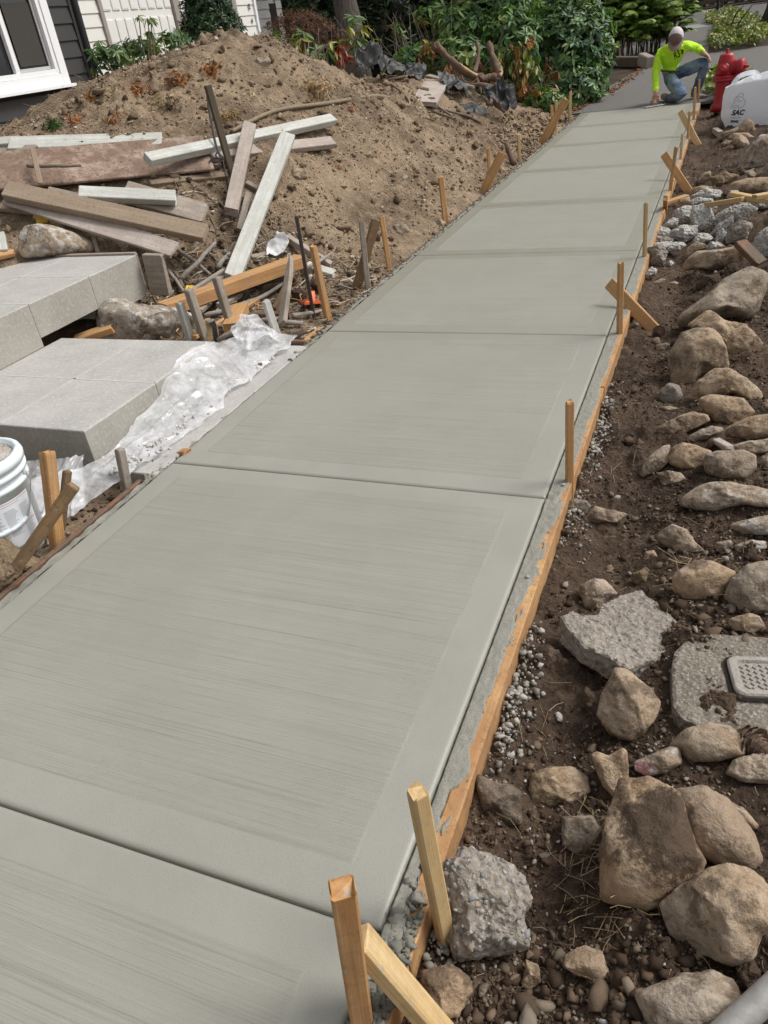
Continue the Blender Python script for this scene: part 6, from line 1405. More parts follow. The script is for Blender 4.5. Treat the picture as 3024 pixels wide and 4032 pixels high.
# ------------------------------------------------------------------ hose, cable, small debris
def hosed(name, c, pts, r, mat, label, cat, lift=.0, kn=10):
    lf = lift if isinstance(lift, (list, tuple)) else [lift]*len(pts)
    P = spline([ground(px(c, p), l+r*.8) for p, l in zip(pts, lf)], kn)
    V, F = tube_vf(P, r, 8); o = P.mean(0); ob = link(name, mesh(name, V-o, F, M[mat], smooth=True)); ob.location = o; return tag(ob, label, cat)
hosed('hose', P_, [(20,860),(130,800),(260,740),(400,705),(600,680),(760,655),(900,632),(1000,628),(1080,645)], .016, 'hose', 'muddy tan hose running across the mound', 'hose', .01)
hosed('hose', P_, [(1085,640),(1130,672),(1170,690),(1182,665),(1150,620),(1080,560),(1020,530)], .014, 'hose', 'looped end of tan hose near the pale short plank', 'hose', .01)
hosed('pipe', P_, [(1005,525),(1170,500)], .016, 'hose', 'short tan pipe lying by the black plastic', 'pipe', .02)
for i, (a, b, l) in enumerate((((1340,700),(1590,765),'upper'),((1330,725),(1540,800),'middle'),((1360,690),(1530,810),'steepest'))):
    hosed('root_stick', P_, [a, b], .013, 'twig', l+' of the sticks below the pale short plank', 'stick', .05)
cbl = ground(px(J_, (815, 1655))); dcb = np.dot(cbl-CAM, CF)-.06
def cpt(p, o=0.): return at_depth(px(J_, p), dcb+o)
cm = MB()
for off in (0, 12): cm.tube(spline([cpt((380+off, 190)), cpt((395+off, 380)), cpt((440+off, 640)), cpt((480+off, 850)), cpt((530+off, 1000)), cpt((570+off, 1080))], 8), .006, 6)
cm.tube(spline([cpt((450, 210)), cpt((490, 300)), cpt((520, 440))], 6), .006, 6)
cm.tube(spline([cpt((570, 1050)), cpt((520, 1000)), cpt((500, 1040)), cpt((560, 1090)), cpt((590, 1060)), cpt((540, 1010))], 6), .006, 6)
cm.tube(spline([cpt((560, 1070)), cpt((450, 1080)), cpt((405, 1150)), cpt((440, 1215)), cpt((510, 1200)), cpt((560, 1130))], 8), .006, 6)
cm.tube(spline([cpt((590, 1100)), cpt((620, 1260)), cpt((650, 1450)), cpt((690, 1650)), cpt((680, 1780), .04), cpt((640, 1900), .05)], 8), .005, 6)
co_ = cm.build('cable', M['cable'], None, True); tag(co_, 'dark cable looped and knotted round the dark weathered stake', 'cable')
# paper sack
sp = [(ground(px(I_, a), la), ground(px(I_, b), lb)) for a, la, b, lb in (((375,240), .16, (505,315), .14), ((290,400), .10, (560,450), .10), ((215,520), .05, (460,585), .05), ((170,640), .03, (290,660), .03))]
def fold_sheet(name, sp, mat, label, cat, nu=40, nv=16, amp=.012):
    Lp = spline([s[0] for s in sp], 12); Rp = spline([s[1] for s in sp], 12); u = np.linspace(0, len(Lp)-1, nu); v = np.linspace(0, 1, nv)[None, :, None]
    Li = np.stack([np.interp(u, np.arange(len(Lp)), Lp[:, k]) for k in range(3)], -1); Ri = np.stack([np.interp(u, np.arange(len(Rp)), Rp[:, k]) for k in range(3)], -1)
    P = (Li[:, None]*(1-v)+Ri[:, None]*v).reshape(-1, 3); P = P+np.stack([fbm(P*14, 2, k) for k in (1, 2, 3)], -1)*amp*2; P[:, 2] += np.clip(1-np.abs(fbm(P*9, 2, 8))-.6, 0, 1)*amp*3
    i = np.arange(nu*nv).reshape(nu, nv); F = np.stack([i[:-1, :-1], i[:-1, 1:], i[1:, 1:], i[1:, :-1]], -1).reshape(-1, 4); o = P.mean(0)
    ob = link(name, fast_mesh(name, P-o, F, mat, True)); ob.location = o; so_ = ob.modifiers.new('th', 'SOLIDIFY'); so_.thickness = .003; return tag(ob, label, cat)
fold_sheet('paper_sack', sp, M['paper'], 'crumpled empty white paper sack at the foot of the mound', 'paper sack')
# bits of coloured plastic
o = plate('plastic_tag', K_, [(220,625),(290,615),(312,695),(236,710)], ground(px(K_, (260, 660)), .05)[2], (.3, -.6), .012, M['yellow_plastic'], 0, n=40); tag(o, 'square yellow plastic tag on the dirt above the smooth boulder', 'tag')
o = plate('plastic_scrap', H_, [(270,572),(365,570),(372,600),(330,640),(268,632)], ground(px(H_, (320, 610)), .07)[2], (.1, -.5), .01, M['yellow_plastic'], 0, n=40); tag(o, 'bright yellow plastic scrap behind the grey stakes', 'scrap')
ob_ = ground(px(I_, (955, 1480))); oe = empty('stake_holder', tuple(ob_+A3([0, 0, .02]))); tag(oe, 'orange plastic square base with a round socket by the rusty rod', 'stake holder'); oe.rotation_euler = (rad(-12), rad(8), rad(40))
q = MB(); q.box((0, 0, 0), (.125, .125, .006), .002); q.build('plate', M['orange_plastic'], oe)
q = MB()
for s_ in (-1, 1): q.box((s_*.06, 0, .008), (.005, .125, .014), .001); q.box((0, s_*.06, .008), (.115, .005, .014), .001)
for a in (45, 135): R_ = np.array([[math.cos(rad(a)), -math.sin(rad(a)), 0], [math.sin(rad(a)), math.cos(rad(a)), 0], [0, 0, 1]]); q.box((0, 0, .010), (.15, .004, .018), .001, 0, R_)
q.build('rib', M['orange_plastic'], oe)
q = MB(); V = []; F = []
for (r_, z) in ((.026, .0), (.024, .075), (.019, .075), (.019, .02), (.001, .02)):
    for k in range(16): V.append((r_*math.cos(k*math.pi/8), r_*math.sin(k*math.pi/8), z))
for j in range(4):
    for k in range(16): F.append((j*16+k, j*16+(k+1) % 16, (j+1)*16+(k+1) % 16, (j+1)*16+k))
q.add(V, F); q.build('socket', M['orange_plastic'], oe, True)
# oval wooden-rimmed piece with strap
og = ground(px(H_, (590, 1200)), .05); oo = empty('oval_float', tuple(og)); tag(oo, 'small oval wooden piece with a dark strap between the grey stakes', 'hand float'); oo.rotation_euler = (rad(62), 0, rad(30))
V, F = [], []
for (k, z) in ((1., 0), (1., .012), (.86, .013), (.84, .009)):
    for j in range(28): t = 2*math.pi*j/28; V.append((.05*k*math.cos(t), .085*k*math.sin(t), z))
F = [(i*28+j, i*28+(j+1) % 28, (i+1)*28+(j+1) % 28, (i+1)*28+j) for i in range(3) for j in range(28)]+[tuple(range(84, 112)), tuple(range(27, -1, -1))]
link('disc', mesh('disc', V, F, M['wood_yellow']), oo)
q = MB(); P = spline([(.02, .06, .02), (.035, .03, .045), (.03, -.04, .04), (.03, -.1, .02)], 6)
for a, b in zip(P[:-1], P[1:]): q.bar(a, b, .03, .006, (0, 0, 1))
q.build('strap', M['rubber'], oo)
q = MB(); q.tube([(.0, .06, .02), (.04, .06, .02)], .014, 12); q.build('buckle', M['steel'], oo)
# metal pipe bottom right
pa = ground(px(A_, (1440, 1600)), .06); pb = ground(px(A_, (1720, 1340)), .10); V, F = tube_vf(np.linspace(pa-(pb-pa)*.6, pb+(pb-pa)*.5, 8), .021, 16)
ob = link('metal_pipe', mesh('metal_pipe', V-pa, F, M['galv'], smooth=True)); ob.location = pa; tag(ob, 'grey galvanised pipe crossing the bottom right corner', 'pipe')
# nails
def nails(c, pts, l0, label):
    for p in pts:
        P = ground(px(c, p), l0); q = MB(); q.tube([(0, 0, -.02), (0, 0, .018)], .0022, 6); q.lathe([(.005, .018), (.005, .0195)], 8)
        o = q.build('nail', M['galv'], None); o.location = P; tag(o, label, 'nail', 'nails')
nails(K_, [(800, 880)], .10, 'large nail standing behind the upper tread\'s form board')
# drip marks: two duplex nails on the form top
for i, (p, l) in enumerate(((px(B_, (125, 603)), 'nail head on the cement-smeared form board lower down'), (px((1800,1500,.5425), (770, 755)), 'nail head on the form board below the slim stake'))):
    P = at_z(p, .004); q = MB(); q.lathe([(.006, 0), (.006, .004), (.004, .005)], 10); o = q.build('nail', M['galv']); o.location = P; tag(o, l, 'nail', 'nails')
# pine cones: overlapping scales in rings
def pine_cone(P, r, label, rot):
    q = MB()
    q.lathe([(r*.45, -r*.9), (r*.55, 0), (r*.2, r*1.0)], 10)
    for ring in range(8):
        z = -r*.95+ring*r*.26; rr_ = r*(.95-.10*ring if ring > 2 else .75+.1*ring); n = 9
        for k in range(n):
            t = 2*math.pi*(k+.5*(ring % 2))/n; d = A3([math.cos(t), math.sin(t), .45]); d = d/np.linalg.norm(d); s_ = A3([-math.sin(t), math.cos(t), 0]); b = A3([0, 0, z])+d*rr_*.35; e = A3([0, 0, z])+d*rr_
            w_ = r*.30; up_ = np.cross(d, s_); q.add([b-s_*w_*.5, b+s_*w_*.5, e+s_*w_, e-s_*w_, e*1.04+up_*r*.0-A3([0, 0, r*.12]), b-A3([0, 0, r*.1])], [(0, 1, 2, 3), (3, 2, 4), (0, 3, 4, 5), (1, 5, 4, 2)])
    o = q.build('pine_cone', M['cone']); o.location = P; o.rotation_euler = rot; tag(o, label, 'pine cone', 'pine cones')
pine_cone(ground(px(C_, (795, 215)), .03), .036, 'open pine cone at the foot of the brace', (1.2, .3, 0))
pine_cone(ground(px(A_, (1600, 170)), .03), .045, 'large pine cone at the right edge by the humped boulder', (1.4, .5, .8))
pine_cone(ground(px(C_, (575, 115)), .02), .024, 'small dark pine cone by the stake foot', (.9, .3, .4))
pine_cone(ground(px(H_, (600, 350)), .03), .035, 'pine cone beside the lichened stick', (.5, .6, 0))
pine_cone(ground(px(H_, (85, 520)), .03), .038, 'pine cone by the whitish sticks', (.8, .2, 0))
pine_cone(ground(px(K_, (1440, 835)), .03), .03, 'pine cone under the mud-caked plank end', (.4, .9, 0))
# ------------------------------------------------------------------ foliage
def leaf_arrays(P, D, U, L, W, C, bend=.25, rng=RNG):
    n = len(P); D = D/np.linalg.norm(D, axis=1)[:, None]; S_ = np.cross(D, U); S_ /= np.linalg.norm(S_, axis=1)[:, None]+1e-9; N = np.cross(S_, D)
    L = L[:, None]; W = W[:, None]; b = bend if np.ndim(bend) else np.full(n, bend); b = b[:, None]
    q = [P, P+D*L*.34+S_*W*.46-N*L*b*.08, P+D*L*.34-S_*W*.46-N*L*b*.08, P+D*L*.70+S_*W*.42-N*L*b*.42, P+D*L*.70-S_*W*.42-N*L*b*.42, P+D*L*.96-N*L*b*.9, P+D*L*.34+N*W*.0-N*L*b*.08-N*W*.16, P+D*L*.70-N*L*b*.42-N*W*.16]
    V = np.stack(q, 1).reshape(-1, 3)
    base = (np.arange(n)*8)[:, None]
    T = np.array([(0, 6, 1), (0, 2, 6), (1, 6, 7), (1, 7, 3), (6, 2, 4), (6, 4, 7), (3, 7, 5), (7, 4, 5)])
    F = (base[:, :, None]+T[None]).reshape(-1, 3)
    return V, F, np.repeat(C, 8, 0)
def pal(n, cols, w=None, var=.25, rng=RNG):
    c = np.array(cols)[rng.choice(len(cols), n, p=w)]; return np.clip(c*(1+rng.uniform(-var, var, (n, 1))), .003, 1)
GREEN = [(.072, .16, .042), (.115, .21, .055), (.046, .105, .033), (.18, .25, .06)]
LAUREL = [(.064, .142, .056), (.105, .2, .078), (.042, .098, .04), (.14, .23, .075), (.19, .28, .11)]
YG = [(.24, .28, .05), (.15, .22, .05), (.33, .31, .06), (.09, .16, .04)]
BRN = [(.30, .125, .035), (.20, .085, .03), (.42, .21, .07), (.13, .06, .03)]
RED = [(.24, .04, .015), (.33, .07, .02), (.16, .03, .015)]
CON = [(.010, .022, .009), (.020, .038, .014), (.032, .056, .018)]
FERN = [(.16, .27, .05), (.23, .34, .06), (.09, .17, .035), (.29, .37, .08)]
def whorls(T, A, nl, L, W, cols, droop=(-.2, .6), w=None, bend=.3, rng=RNG, var=.25):
    """leaf rosettes at tips T with axes A"""
    n = len(T); k = np.repeat(np.arange(n), nl); m = len(k)
    A = A/np.linalg.norm(A, axis=1)[:, None]; X = np.cross(A, [0.31, .17, .93]); X /= np.linalg.norm(X, axis=1)[:, None]; Y = np.cross(A, X)
    th = rng.uniform(0, 2*math.pi, m); el = rng.uniform(droop[0], droop[1], m)
    rad_ = X[k]*np.cos(th)[:, None]+Y[k]*np.sin(th)[:, None]; D = rad_*np.cos(el)[:, None]+A[k]*np.sin(el)[:, None]
    Lr = L*rng.uniform(.65, 1.15, m)
    tone = pal(n, cols, w, .2, rng)[k]*(1+rng.uniform(-var, var, (m, 1)))
    return leaf_arrays(T[k]-A[k]*rng.uniform(0, .03, m)[:, None], D, A[k]+rng.normal(0, .15, (m, 3)), Lr, Lr*W*rng.uniform(.8, 1.2, m), np.clip(tone, .003, 1), rng.uniform(.5, 1.5, m)*bend)
def join(parts):
    V = []; F = []; C = []; n = 0
    for v, f, c in parts: V.append(v); F.append(f+n); C.append(c); n += len(v)
    return np.concatenate(V), np.concatenate(F), np.concatenate(C)
def blob_tips(c, r, n, shell=.55, rng=RNG, up=.35, flat_bottom=True):
    d = rng.normal(0, 1, (n, 3)); d /= np.linalg.norm(d, axis=1)[:, None]
    if flat_bottom: d[:, 2] = np.where(d[:, 2] < -.6, -d[:, 2], d[:, 2])
    rr = rng.uniform(shell, 1., n)**.7; lump = 1+.22*fbm(d*2.3+np.array(c)[None], 2, 6)
    return np.array(c)+d*np.array(r)*(rr*lump)[:, None], d+np.array([0, 0, up])
def bush(name, label, cat, base, blobs, nl, L, W, cols, droop=(-.3, .6), w=None, bend=.3, stems=14, mat='leaf', group=None, stem_r=.012, extra=None, var=.25):
    o = np.array(base, float); e = empty(name, tuple(o)); tag(e, label, cat, group); parts = []; tips = []
    for (c, r, n, *cc) in blobs:
        T, A = blob_tips(c, r, n)
        if len(cc) > 1 and cc[1][1] < 0: A = RNG.normal(0, .28, A.shape)+[0, 0, 1]
        tips.append(T); parts.append(whorls(T, A, nl, L, W, cc[0] if cc else cols, cc[1] if len(cc) > 1 else droop, None if cc else w, bend, var=var))
    if extra: parts += extra
    V, F, C = join(parts); tag(link('foliage', fast_mesh('foliage', V-o, F, M[mat], False, C), e), kind='stuff')
    tp = np.concatenate(tips); sel = RNG.choice(len(tp), min(stems, len(tp)), False); q = MB()
    for i in sel:
        b = o+np.array([RNG.uniform(-.12, .12), RNG.uniform(-.12, .12), -.05]); t = tp[i]; m = (b+t)/2+np.array([RNG.uniform(-.1, .1), RNG.uniform(-.1, .1), .12])
        q.tube(spline([b-o, m-o, t-o], 5), np.linspace(stem_r, stem_r*.35, 11), 6)
    q.build('stems', M['twig'], e, True); return e
def yb(p, y): return at_y(p, y)
# right-hand dense laurel and the tall rhododendrons behind it
bush('laurel_bush', 'dense blue-green laurel bush at the asphalt path\'s left edge', 'bush', (-2.15, 14.2, 0),
    [(yb((2215, 215), 14.3), (.82, .75, .80), 330), (yb((2290, 130), 14.6), (.52, .6, .55), 180), (yb((2260, 350), 13.9), (.62, .5, .40), 180), (yb((2330, 260), 14.4), (.42, .4, .5), 130), (yb((2120, 90), 14.7), (.7, .6, .6), 260)], 8, .125, .36, LAUREL, (-.35, .75))
bush('rhododendron', 'tall green rhododendron towering behind the torn-out stump', 'bush', (-3.2, 14.0, .2),
    [(yb((1930, 60), 13.8), (.95, .7, .85), 330), (yb((1820, 150), 13.4), (.55, .5, .5), 130), (yb((2010, 190), 13.2), (.55, .45, .6), 170), (yb((1960, 300), 12.9), (.5, .35, .42), 110)], 8, .14, .32, GREEN, (-.7, .45), [.35, .35, .15, .15])
bush('rhododendron', 'rhododendron with wilted brown hanging leaves beside the stump', 'bush', (-2.55, 12.7, .15),
    [(yb((2030, 300), 12.6), (.38, .25, .45), 120, [(.26, .28, .07), (.15, .22, .055), (.36, .24, .08), (.12, .19, .05)], (-1.3, -.5)), (yb((2050, 230), 12.6), (.3, .22, .35), 12, BRN, (-1.45, -.7)), (yb((2085, 390), 12.3), (.28, .2, .26), 13, BRN, (-1.45, -.6)), (yb((2150, 310), 12.7), (.2, .2, .3), 10, BRN, (-1.4, -.7)), (yb((2140, 400), 12.4), (.35, .25, .2), 50, GREEN, (-.8, .5))], 8, .13, .30, GREEN, (-1., .2), stems=22)
bush('rhododendron', 'low rhododendron with green rosettes in front of the black plastic', 'bush', (-4.2, 12.4, .45),
    [(yb((1640, 250), 12.2), (.62, .45, .28), 80, GREEN, (-.5, .6)), (yb((1720, 230), 12.0), (.28, .2, .2), 24, [(.10, .17, .05), (.16, .21, .06)], (-.9, .3)), (yb((1790, 230), 12.0), (.55, .35, .3), 70, GREEN, (-.6, .5)), (yb((1690, 190), 11.8), (.12, .12, .12), 7, BRN, (-1.4, -.7)), (yb((1640, 235), 11.7), (.1, .1, .08), 6, BRN, (-1.4, -.8)), (yb((1780, 275), 11.6), (.14, .12, .14), 9, BRN, (-1.4, -.7)), (yb((1860, 230), 11.9), (.2, .2, .25), 8, BRN, (-1.4, -.7))], 8, .13, .31, GREEN, (-.7, .5), stems=24)
# taller single-stemmed ones: every rosette is its own part
def leaf_whorl_mesh(key, cols, droop, nl, L, W):
    V, F, C = whorls(np.zeros((1, 3)), np.array([[0, 0, 1.]]), nl, L, W, cols, droop); return fast_mesh('leaf_whorl', V, F, M['leaf'], False, C)
WH = [leaf_whorl_mesh(k, c, d, n, L, W) for k, (c, d, n, L, W) in enumerate(((GREEN, (-.6, .6), 10, .16, .30), (YG, (-1.2, .1), 11, .17, .30), (GREEN, (-1.0, .5), 9, .15, .28), (YG, (-1.35, -.4), 10, .16, .28), ([(.22, .17, .05), (.17, .15, .05), (.24, .12, .04)], (-1.4, -.6), 11, .17, .26), (RED, (-1.4, -.5), 10, .16, .32)))]
def young(label, base, tips, group='young rhododendrons past the mound'):
    e = empty('rhododendron', tuple(base)); tag(e, label, 'bush', group); q = MB()
    for (p, kind, s_) in tips:
        t = p-base; q.tube(spline([np.array([RNG.uniform(-.05, .05), 0, -.1]), t*.5+np.array([RNG.uniform(-.08, .08), 0, .05]), t], 5), np.linspace(.012, .006, 11), 6)
        o = link('leaf_whorl', WH[kind], e); o.location = tuple(t); o.scale = (s_,)*3; o.rotation_euler = (RNG.uniform(-.5, .5), RNG.uniform(-.5, .5), RNG.uniform(0, 6))
    q.build('stems', M['twig'], e, True); return e
def tp(lst, y): return [(at_y(p, y+RNG.uniform(-.25, .25)), k, s_) for (p, k, s_) in lst]
young('yellow-green rhododendron with hanging leaves in front of the big trunk', np.array([-4.9, 11.6, .6]), tp([((1395, 60), 0, 1.1), ((1375, 105), 1, 1.), ((1420, 115), 1, 1.1), ((1440, 100), 1, 1.), ((1400, 150), 3, 1.), ((1430, 150), 3, 1.1), ((1370, 150), 1, .9), ((1350, 175), 2, .8), ((1410, 200), 2, .9), ((1450, 190), 2, .9), ((1470, 150), 2, .8), ((1400, 180), 3, .9), ((1385, 85), 0, 1.)], 11.4))
young('low green rhododendron along the mound\'s right shoulder', np.array([-4.6, 9.6, .75]), tp([((1070, 135), 0, .8), ((1100, 150), 2, .9), ((1060, 165), 2, .8), ((1120, 165), 0, .9), ((1150, 150), 2, .8), ((1165, 165), 1, .9), ((1195, 125), 0, .9), ((1215, 140), 3, .8), ((1185, 150), 1, .8), ((1090, 175), 0, .7), ((1140, 180), 2, .7), ((1210, 205), 2, .9), ((1240, 205), 2, .8), ((1250, 190), 0, .8), ((1225, 220), 2, .8), ((1300, 165), 1, .8), ((1280, 175), 0, .8), ((1290, 200), 3, .8)], 10.2))
young('rhododendron with drooping yellowish tops before the dark wood', np.array([-4.2, 12.9, .5]), tp([((1560, 75), 3, 1.1), ((1570, 95), 3, 1.), ((1545, 90), 1, .9), ((1580, 130), 2, .8), ((1655, 160), 3, 1.), ((1665, 155), 1, .8)], 12.6))
young('rhododendron with browned rosettes beside green tops, upper middle', np.array([-4.0, 13.5, .4]), tp([((1650, 35), 0, 1.1), ((1690, 25), 0, 1.2), ((1720, 40), 0, 1.1), ((1750, 20), 0, 1.2), ((1660, 75), 1, 1.), ((1735, 60), 2, 1.), ((1700, 85), 2, 1.), ((1760, 90), 4, 1.2), ((1770, 115), 4, 1.2), ((1740, 110), 4, 1.1), ((1725, 140), 4, .9), ((1780, 80), 2, 1.), ((1635, 60), 2, 1.)], 13.3))
young('red-brown dead rosettes at the end of the black plastic', np.array([-4.4, 10.5, .6]), tp([((1335, 175), 5, .9), ((1355, 190), 5, .8), ((1345, 225), 5, .9), ((1355, 215), 5, .8), ((1320, 205), 1, .7), ((1335, 190), 5, .8)], 10.6), 'dead rhododendron twigs')
# shrubs against the garage
bush('shrub', 'leafy green shrub below the garage doors behind the mound', 'bush', (-6.6, 9.6, .6), [(yb((590, 185), 10.0), (.62, .4, .14), 46), (yb((470, 240), 9.4), (.42, .3, .2), 28), (yb((400, 250), 9.2), (.3, .3, .28), 26), (yb((670, 160), 10.4), (.32, .3, .12), 20)], 8, .13, .30, [(.045, .10, .035), (.075, .145, .045), (.14, .20, .06)], (-.9, .5), stems=26)
young('tall thin shoot with drooping leaves against the garage door', np.array([-6.6, 9.5, .9]), tp([((545, 60), 2, .75), ((580, 70), 2, .8), ((592, 65), 3, .75), ((588, 115), 3, .8)], 9.6), 'shoots by the garage')
bush('dwarf_conifer', 'dark green cone-shaped dwarf conifer before the second garage door', 'bush', (-8.6, 14.2, .4), [(yb((810, 15), 14.4), (.36, .36, .45), 420), (yb((820, 75), 14.4), (.52, .5, .45), 650), (yb((835, 120), 14.3), (.62, .55, .35), 500)], 9, .085, .30, [(.014, .042, .012), (.025, .062, .018), (.04, .088, .025)], (-.2, 1.1), stems=4, var=.3)
bush('dead_juniper', 'rounded dead brown juniper beside the annexe doorway', 'bush', (-9.6, 18.4, .3), [(yb((1170, 135), 18.2), (.95, .8, .50), 520), (yb((1260, 155), 18.0), (.55, .5, .35), 200)], 8, .09, .16, [(.10, .045, .022), (.15, .065, .03), (.07, .034, .02)], (-.3, 1.1), stems=10, mat='leaf_dry', var=.35)
# ferns
def frond(b, d, L, cols, n=34, arch=.8, wl=.19, rng=RNG):
    t = np.linspace(.08, 1, n); d = unit(d); h = unit(np.array([d[0], d[1], 0])+1e-6); pts = b+np.outer(t*L, h)*.75+np.outer(L*(t*1.05-t*t*arch), [0, 0, 1.])
    T = np.gradient(pts, axis=0); T /= np.linalg.norm(T, axis=1)[:, None]; S_ = np.cross(T, [0, 0, 1.]); S_ /= np.linalg.norm(S_, axis=1)[:, None]
    ln = wl*L*np.sin(np.pi*np.clip(t*.92+.06, 0, 1))**.8+.01
    out = []
    for s_ in (-1, 1):
        out.append(leaf_arrays(pts, S_*s_+T*.5-np.array([0, 0, .18]), np.tile([0, 0, 1.], (n, 1))+T*.2, ln, ln*.34, pal(n, cols, None, .22, rng), .35))
    return out
def fern(label, base, n, L, spread, cols, name='fern', group=None):
    e = empty(name, tuple(base)); tag(e, label, 'fern', group); parts = []
    for k in range(n):
        a = RNG.uniform(0, 6.28); b = np.array(base)+np.array([RNG.uniform(-1, 1)*spread[0], RNG.uniform(-1, 1)*spread[1], RNG.uniform(spread[2], spread[3])]); parts += frond(b, np.array([math.cos(a), math.sin(a), 0]), L*RNG.uniform(.7, 1.2), cols)
    V, F, C = join(parts); tag(link('fronds', fast_mesh('fronds', V-np.array(base), F, M['leaf'], False, C), e), kind='stuff')
    q = MB()
    for k in range(26): x, y = RNG.uniform(-1, 1)*spread[0], RNG.uniform(-1, 1)*spread[1]; q.tube([(x, y, -.05), (x+RNG.uniform(-.1, .1), y, spread[3]*.7)], .014, 5)
    q.build('canes', M['wood_dark'], e)['kind'] = 'stuff'; return e
fern('large bright green fern clump behind the timber edging', (-2.2, 23.5, 0), 190, 1.0, (.85, .5, .35, 1.25), FERN)
fern('second fern clump spilling onto the path behind the worker', (-1.35, 24.0, 0), 110, .85, (.4, .5, .1, 1.05), FERN)
fern('low fern fronds hanging over the timber edging', (-2.3, 22.9, 0), 90, .8, (.8, .25, .2, .75), FERN)
fern('dim fern clump in the shade above the laurel', (-3.6, 25.5, 0), 130, 1.0, (.9, .5, .6, 1.6), [(.05, .095, .025), (.08, .13, .03), (.035, .07, .02)])
lg = MB(); l0, l1 = at_z((2380, 242), .09), at_z((2545, 243), .09); lg.bar(l0, l1, .22, .2, ch=.015); lo = lg.build('timber_edging', M['wood_dark']); tag(lo, 'dark timber edging below the fern clump', 'timber')
lg = MB(); l0, l1 = at_z((2525, 232), .16), at_z((2560, 248), .09); lg.bar(l0, l1, .18, .24, ch=.02); lo = lg.build('timber_edging', M['wood_grey']); tag(lo, 'short grey timber block at the end of the dark edging', 'timber')
# groundcover
def cover(label, poly, n, h, cols, L=.075):
    P = np.array(poly); lo, hi = P.min(0), P.max(0); pts = []
    while len(pts) < n:
        q = RNG.uniform(lo, hi, (n, 2)); ins = np.zeros(n, bool); j = len(P)-1
        for i in range(len(P)):
            c = ((P[i, 1] > q[:, 1]) != (P[j, 1] > q[:, 1])) & (q[:, 0] < (P[j, 0]-P[i, 0])*(q[:, 1]-P[i, 1])/(P[j, 1]-P[i, 1]+1e-9)+P[i, 0]); ins ^= c; j = i
        pts += q[ins].tolist()
    q = np.array(pts[:n]); z = h*(.35+.65*np.clip(.5+fbm(XY(q[:, 0], q[:, 1], 1.4), 3, 3), 0, 1.2))*RNG.uniform(.25, 1, n)**.5
    T = np.c_[q, z]; A = RNG.normal(0, .45, (n, 3))+[0, -.15, 1]
    V, F, C = whorls(T, A, 4, L, .55, cols, (-.3, .7)); o = np.array([q[:, 0].mean(), q[:, 1].mean(), 0]); ob = link('groundcover', fast_mesh('groundcover', V-o, F, M['leaf'], False, C)); ob.location = o
    return tag(ob, label, 'groundcover', kind='stuff')
GCV = [(.26, .28, .07), (.15, .20, .05), (.09, .14, .035), (.35, .33, .12)]
cover('yellow-green groundcover island beyond the path', [(-.16, 21.85), (.49, 21.4), (1.01, 22), (1.2, 27.3), (1.0, 32.9), (.48, 42), (-.04, 46), (-.78, 43.6), (-.8, 37.8), (-.3, 34.4), (-.14, 30), (-.26, 27.2)], 4200, .34, GCV, .11)
cover('small patch of yellow-green groundcover behind the hydrant', [(.02, 15.6), (.10, 13.6), (.2, 12.7), (.36, 12.35), (.75, 12.5), (.8, 15), (.5, 16)], 650, .22, GCV, .085)
cover('little green weeds at the foot of the laurel', [(-2.3, 12.6), (-1.75, 12.6), (-1.65, 13.8), (-2.2, 13.9)], 90, .15, GREEN, .07)
# bare shoots in the island
for i, (a, b, m, l) in enumerate((((2868, 138), (2928, 22), (2893, 65), 'nearer bare dark shoot curving over the groundcover'), ((2893, 138), (2962, 20), (2913, 85), 'farther bare dark shoot curving over the groundcover'))):
    A0 = at_z(a, .05); d0 = np.dot(A0-CAM, CF); P = spline([A0, at_depth(m, d0-.2), at_depth(b, d0-.5)], 8); V, F = tube_vf(P, np.linspace(.026, .012, len(P)), 6); o = link('bare_shoot', mesh('bare_shoot', V-A0, F, M['rubber'], smooth=True)); o.location = A0; tag(o, l, 'shoot', 'bare shoots')
# sign pole, right-edge trunk, far low wall
q = MB(); q.tube([(0, 0, 0), (0, 0, 3.2)], .07, 10); q.lathe([(.12, 0), (.12, .08), (.08, .12)], 10); o = q.build('sign_pole', M['rubber']); o.location = at_z((2822, 66), 0); tag(o, 'dark metal pole at the far roadside', 'pole')
def tree(name, label, base, r, h, cols, blobs, nl=7, L=.2, W=.3, bark='bark', droop=(-.9, .4), group='trees in the background wood', flare=1.5, lean=(0, 0)):
    e = empty(name, tuple(base)); tag(e, label, 'tree', group); q = MB(); n = 14; P = []; R_ = []
    for i in range(n): t = i/(n-1); P.append((lean[0]*t*h+.05*math.sin(i*1.3), lean[1]*t*h+.05*math.cos(i*1.7), h*t-.1)); R_.append(r*((1-t)*.85+.15)*(1+(flare-1)*math.exp(-t*14)))
    V, F = tube_vf(P, R_, 20); V = V+np.c_[fbm(V*[3, 3, .6], 3, 4), fbm(V*[3, 3, .6], 3, 5), np.zeros(len(V))]*r*.35; q.add(V, F); q.build('trunk', M[bark], e, True)
    if blobs:
        parts = []; tips = []
        for (c, rr, k) in blobs: T, A = blob_tips(c, rr, k, .4); parts.append(whorls(T, A, nl, L, W, cols, droop)); tips.append(T)
        V, F, C = join(parts); tag(link('crown', fast_mesh('crown', V, F, M['leaf'], False, C), e), kind='stuff')
        q = MB(); tpp = np.concatenate(tips)
        for i in RNG.choice(len(tpp), min(16, len(tpp)), False): z = min(max(tpp[i][2]*.7, .5), h*.9); q.tube(spline([(0, 0, z), tpp[i]*[.5, .5, 0]+[0, 0, (z+tpp[i][2])/2+.2], tpp[i]], 4), np.linspace(r*.22, .02, 9), 6)
        q.build('branches', M['twig'], e, True)
    return e
tree('tree', 'grey tree trunk with black base cut by the right edge', (1.42, 27.2, 0), .34, 9, CON, [((0, 0, 6.5), (2.2, 2.2, 1.8), 300)], L=.2)
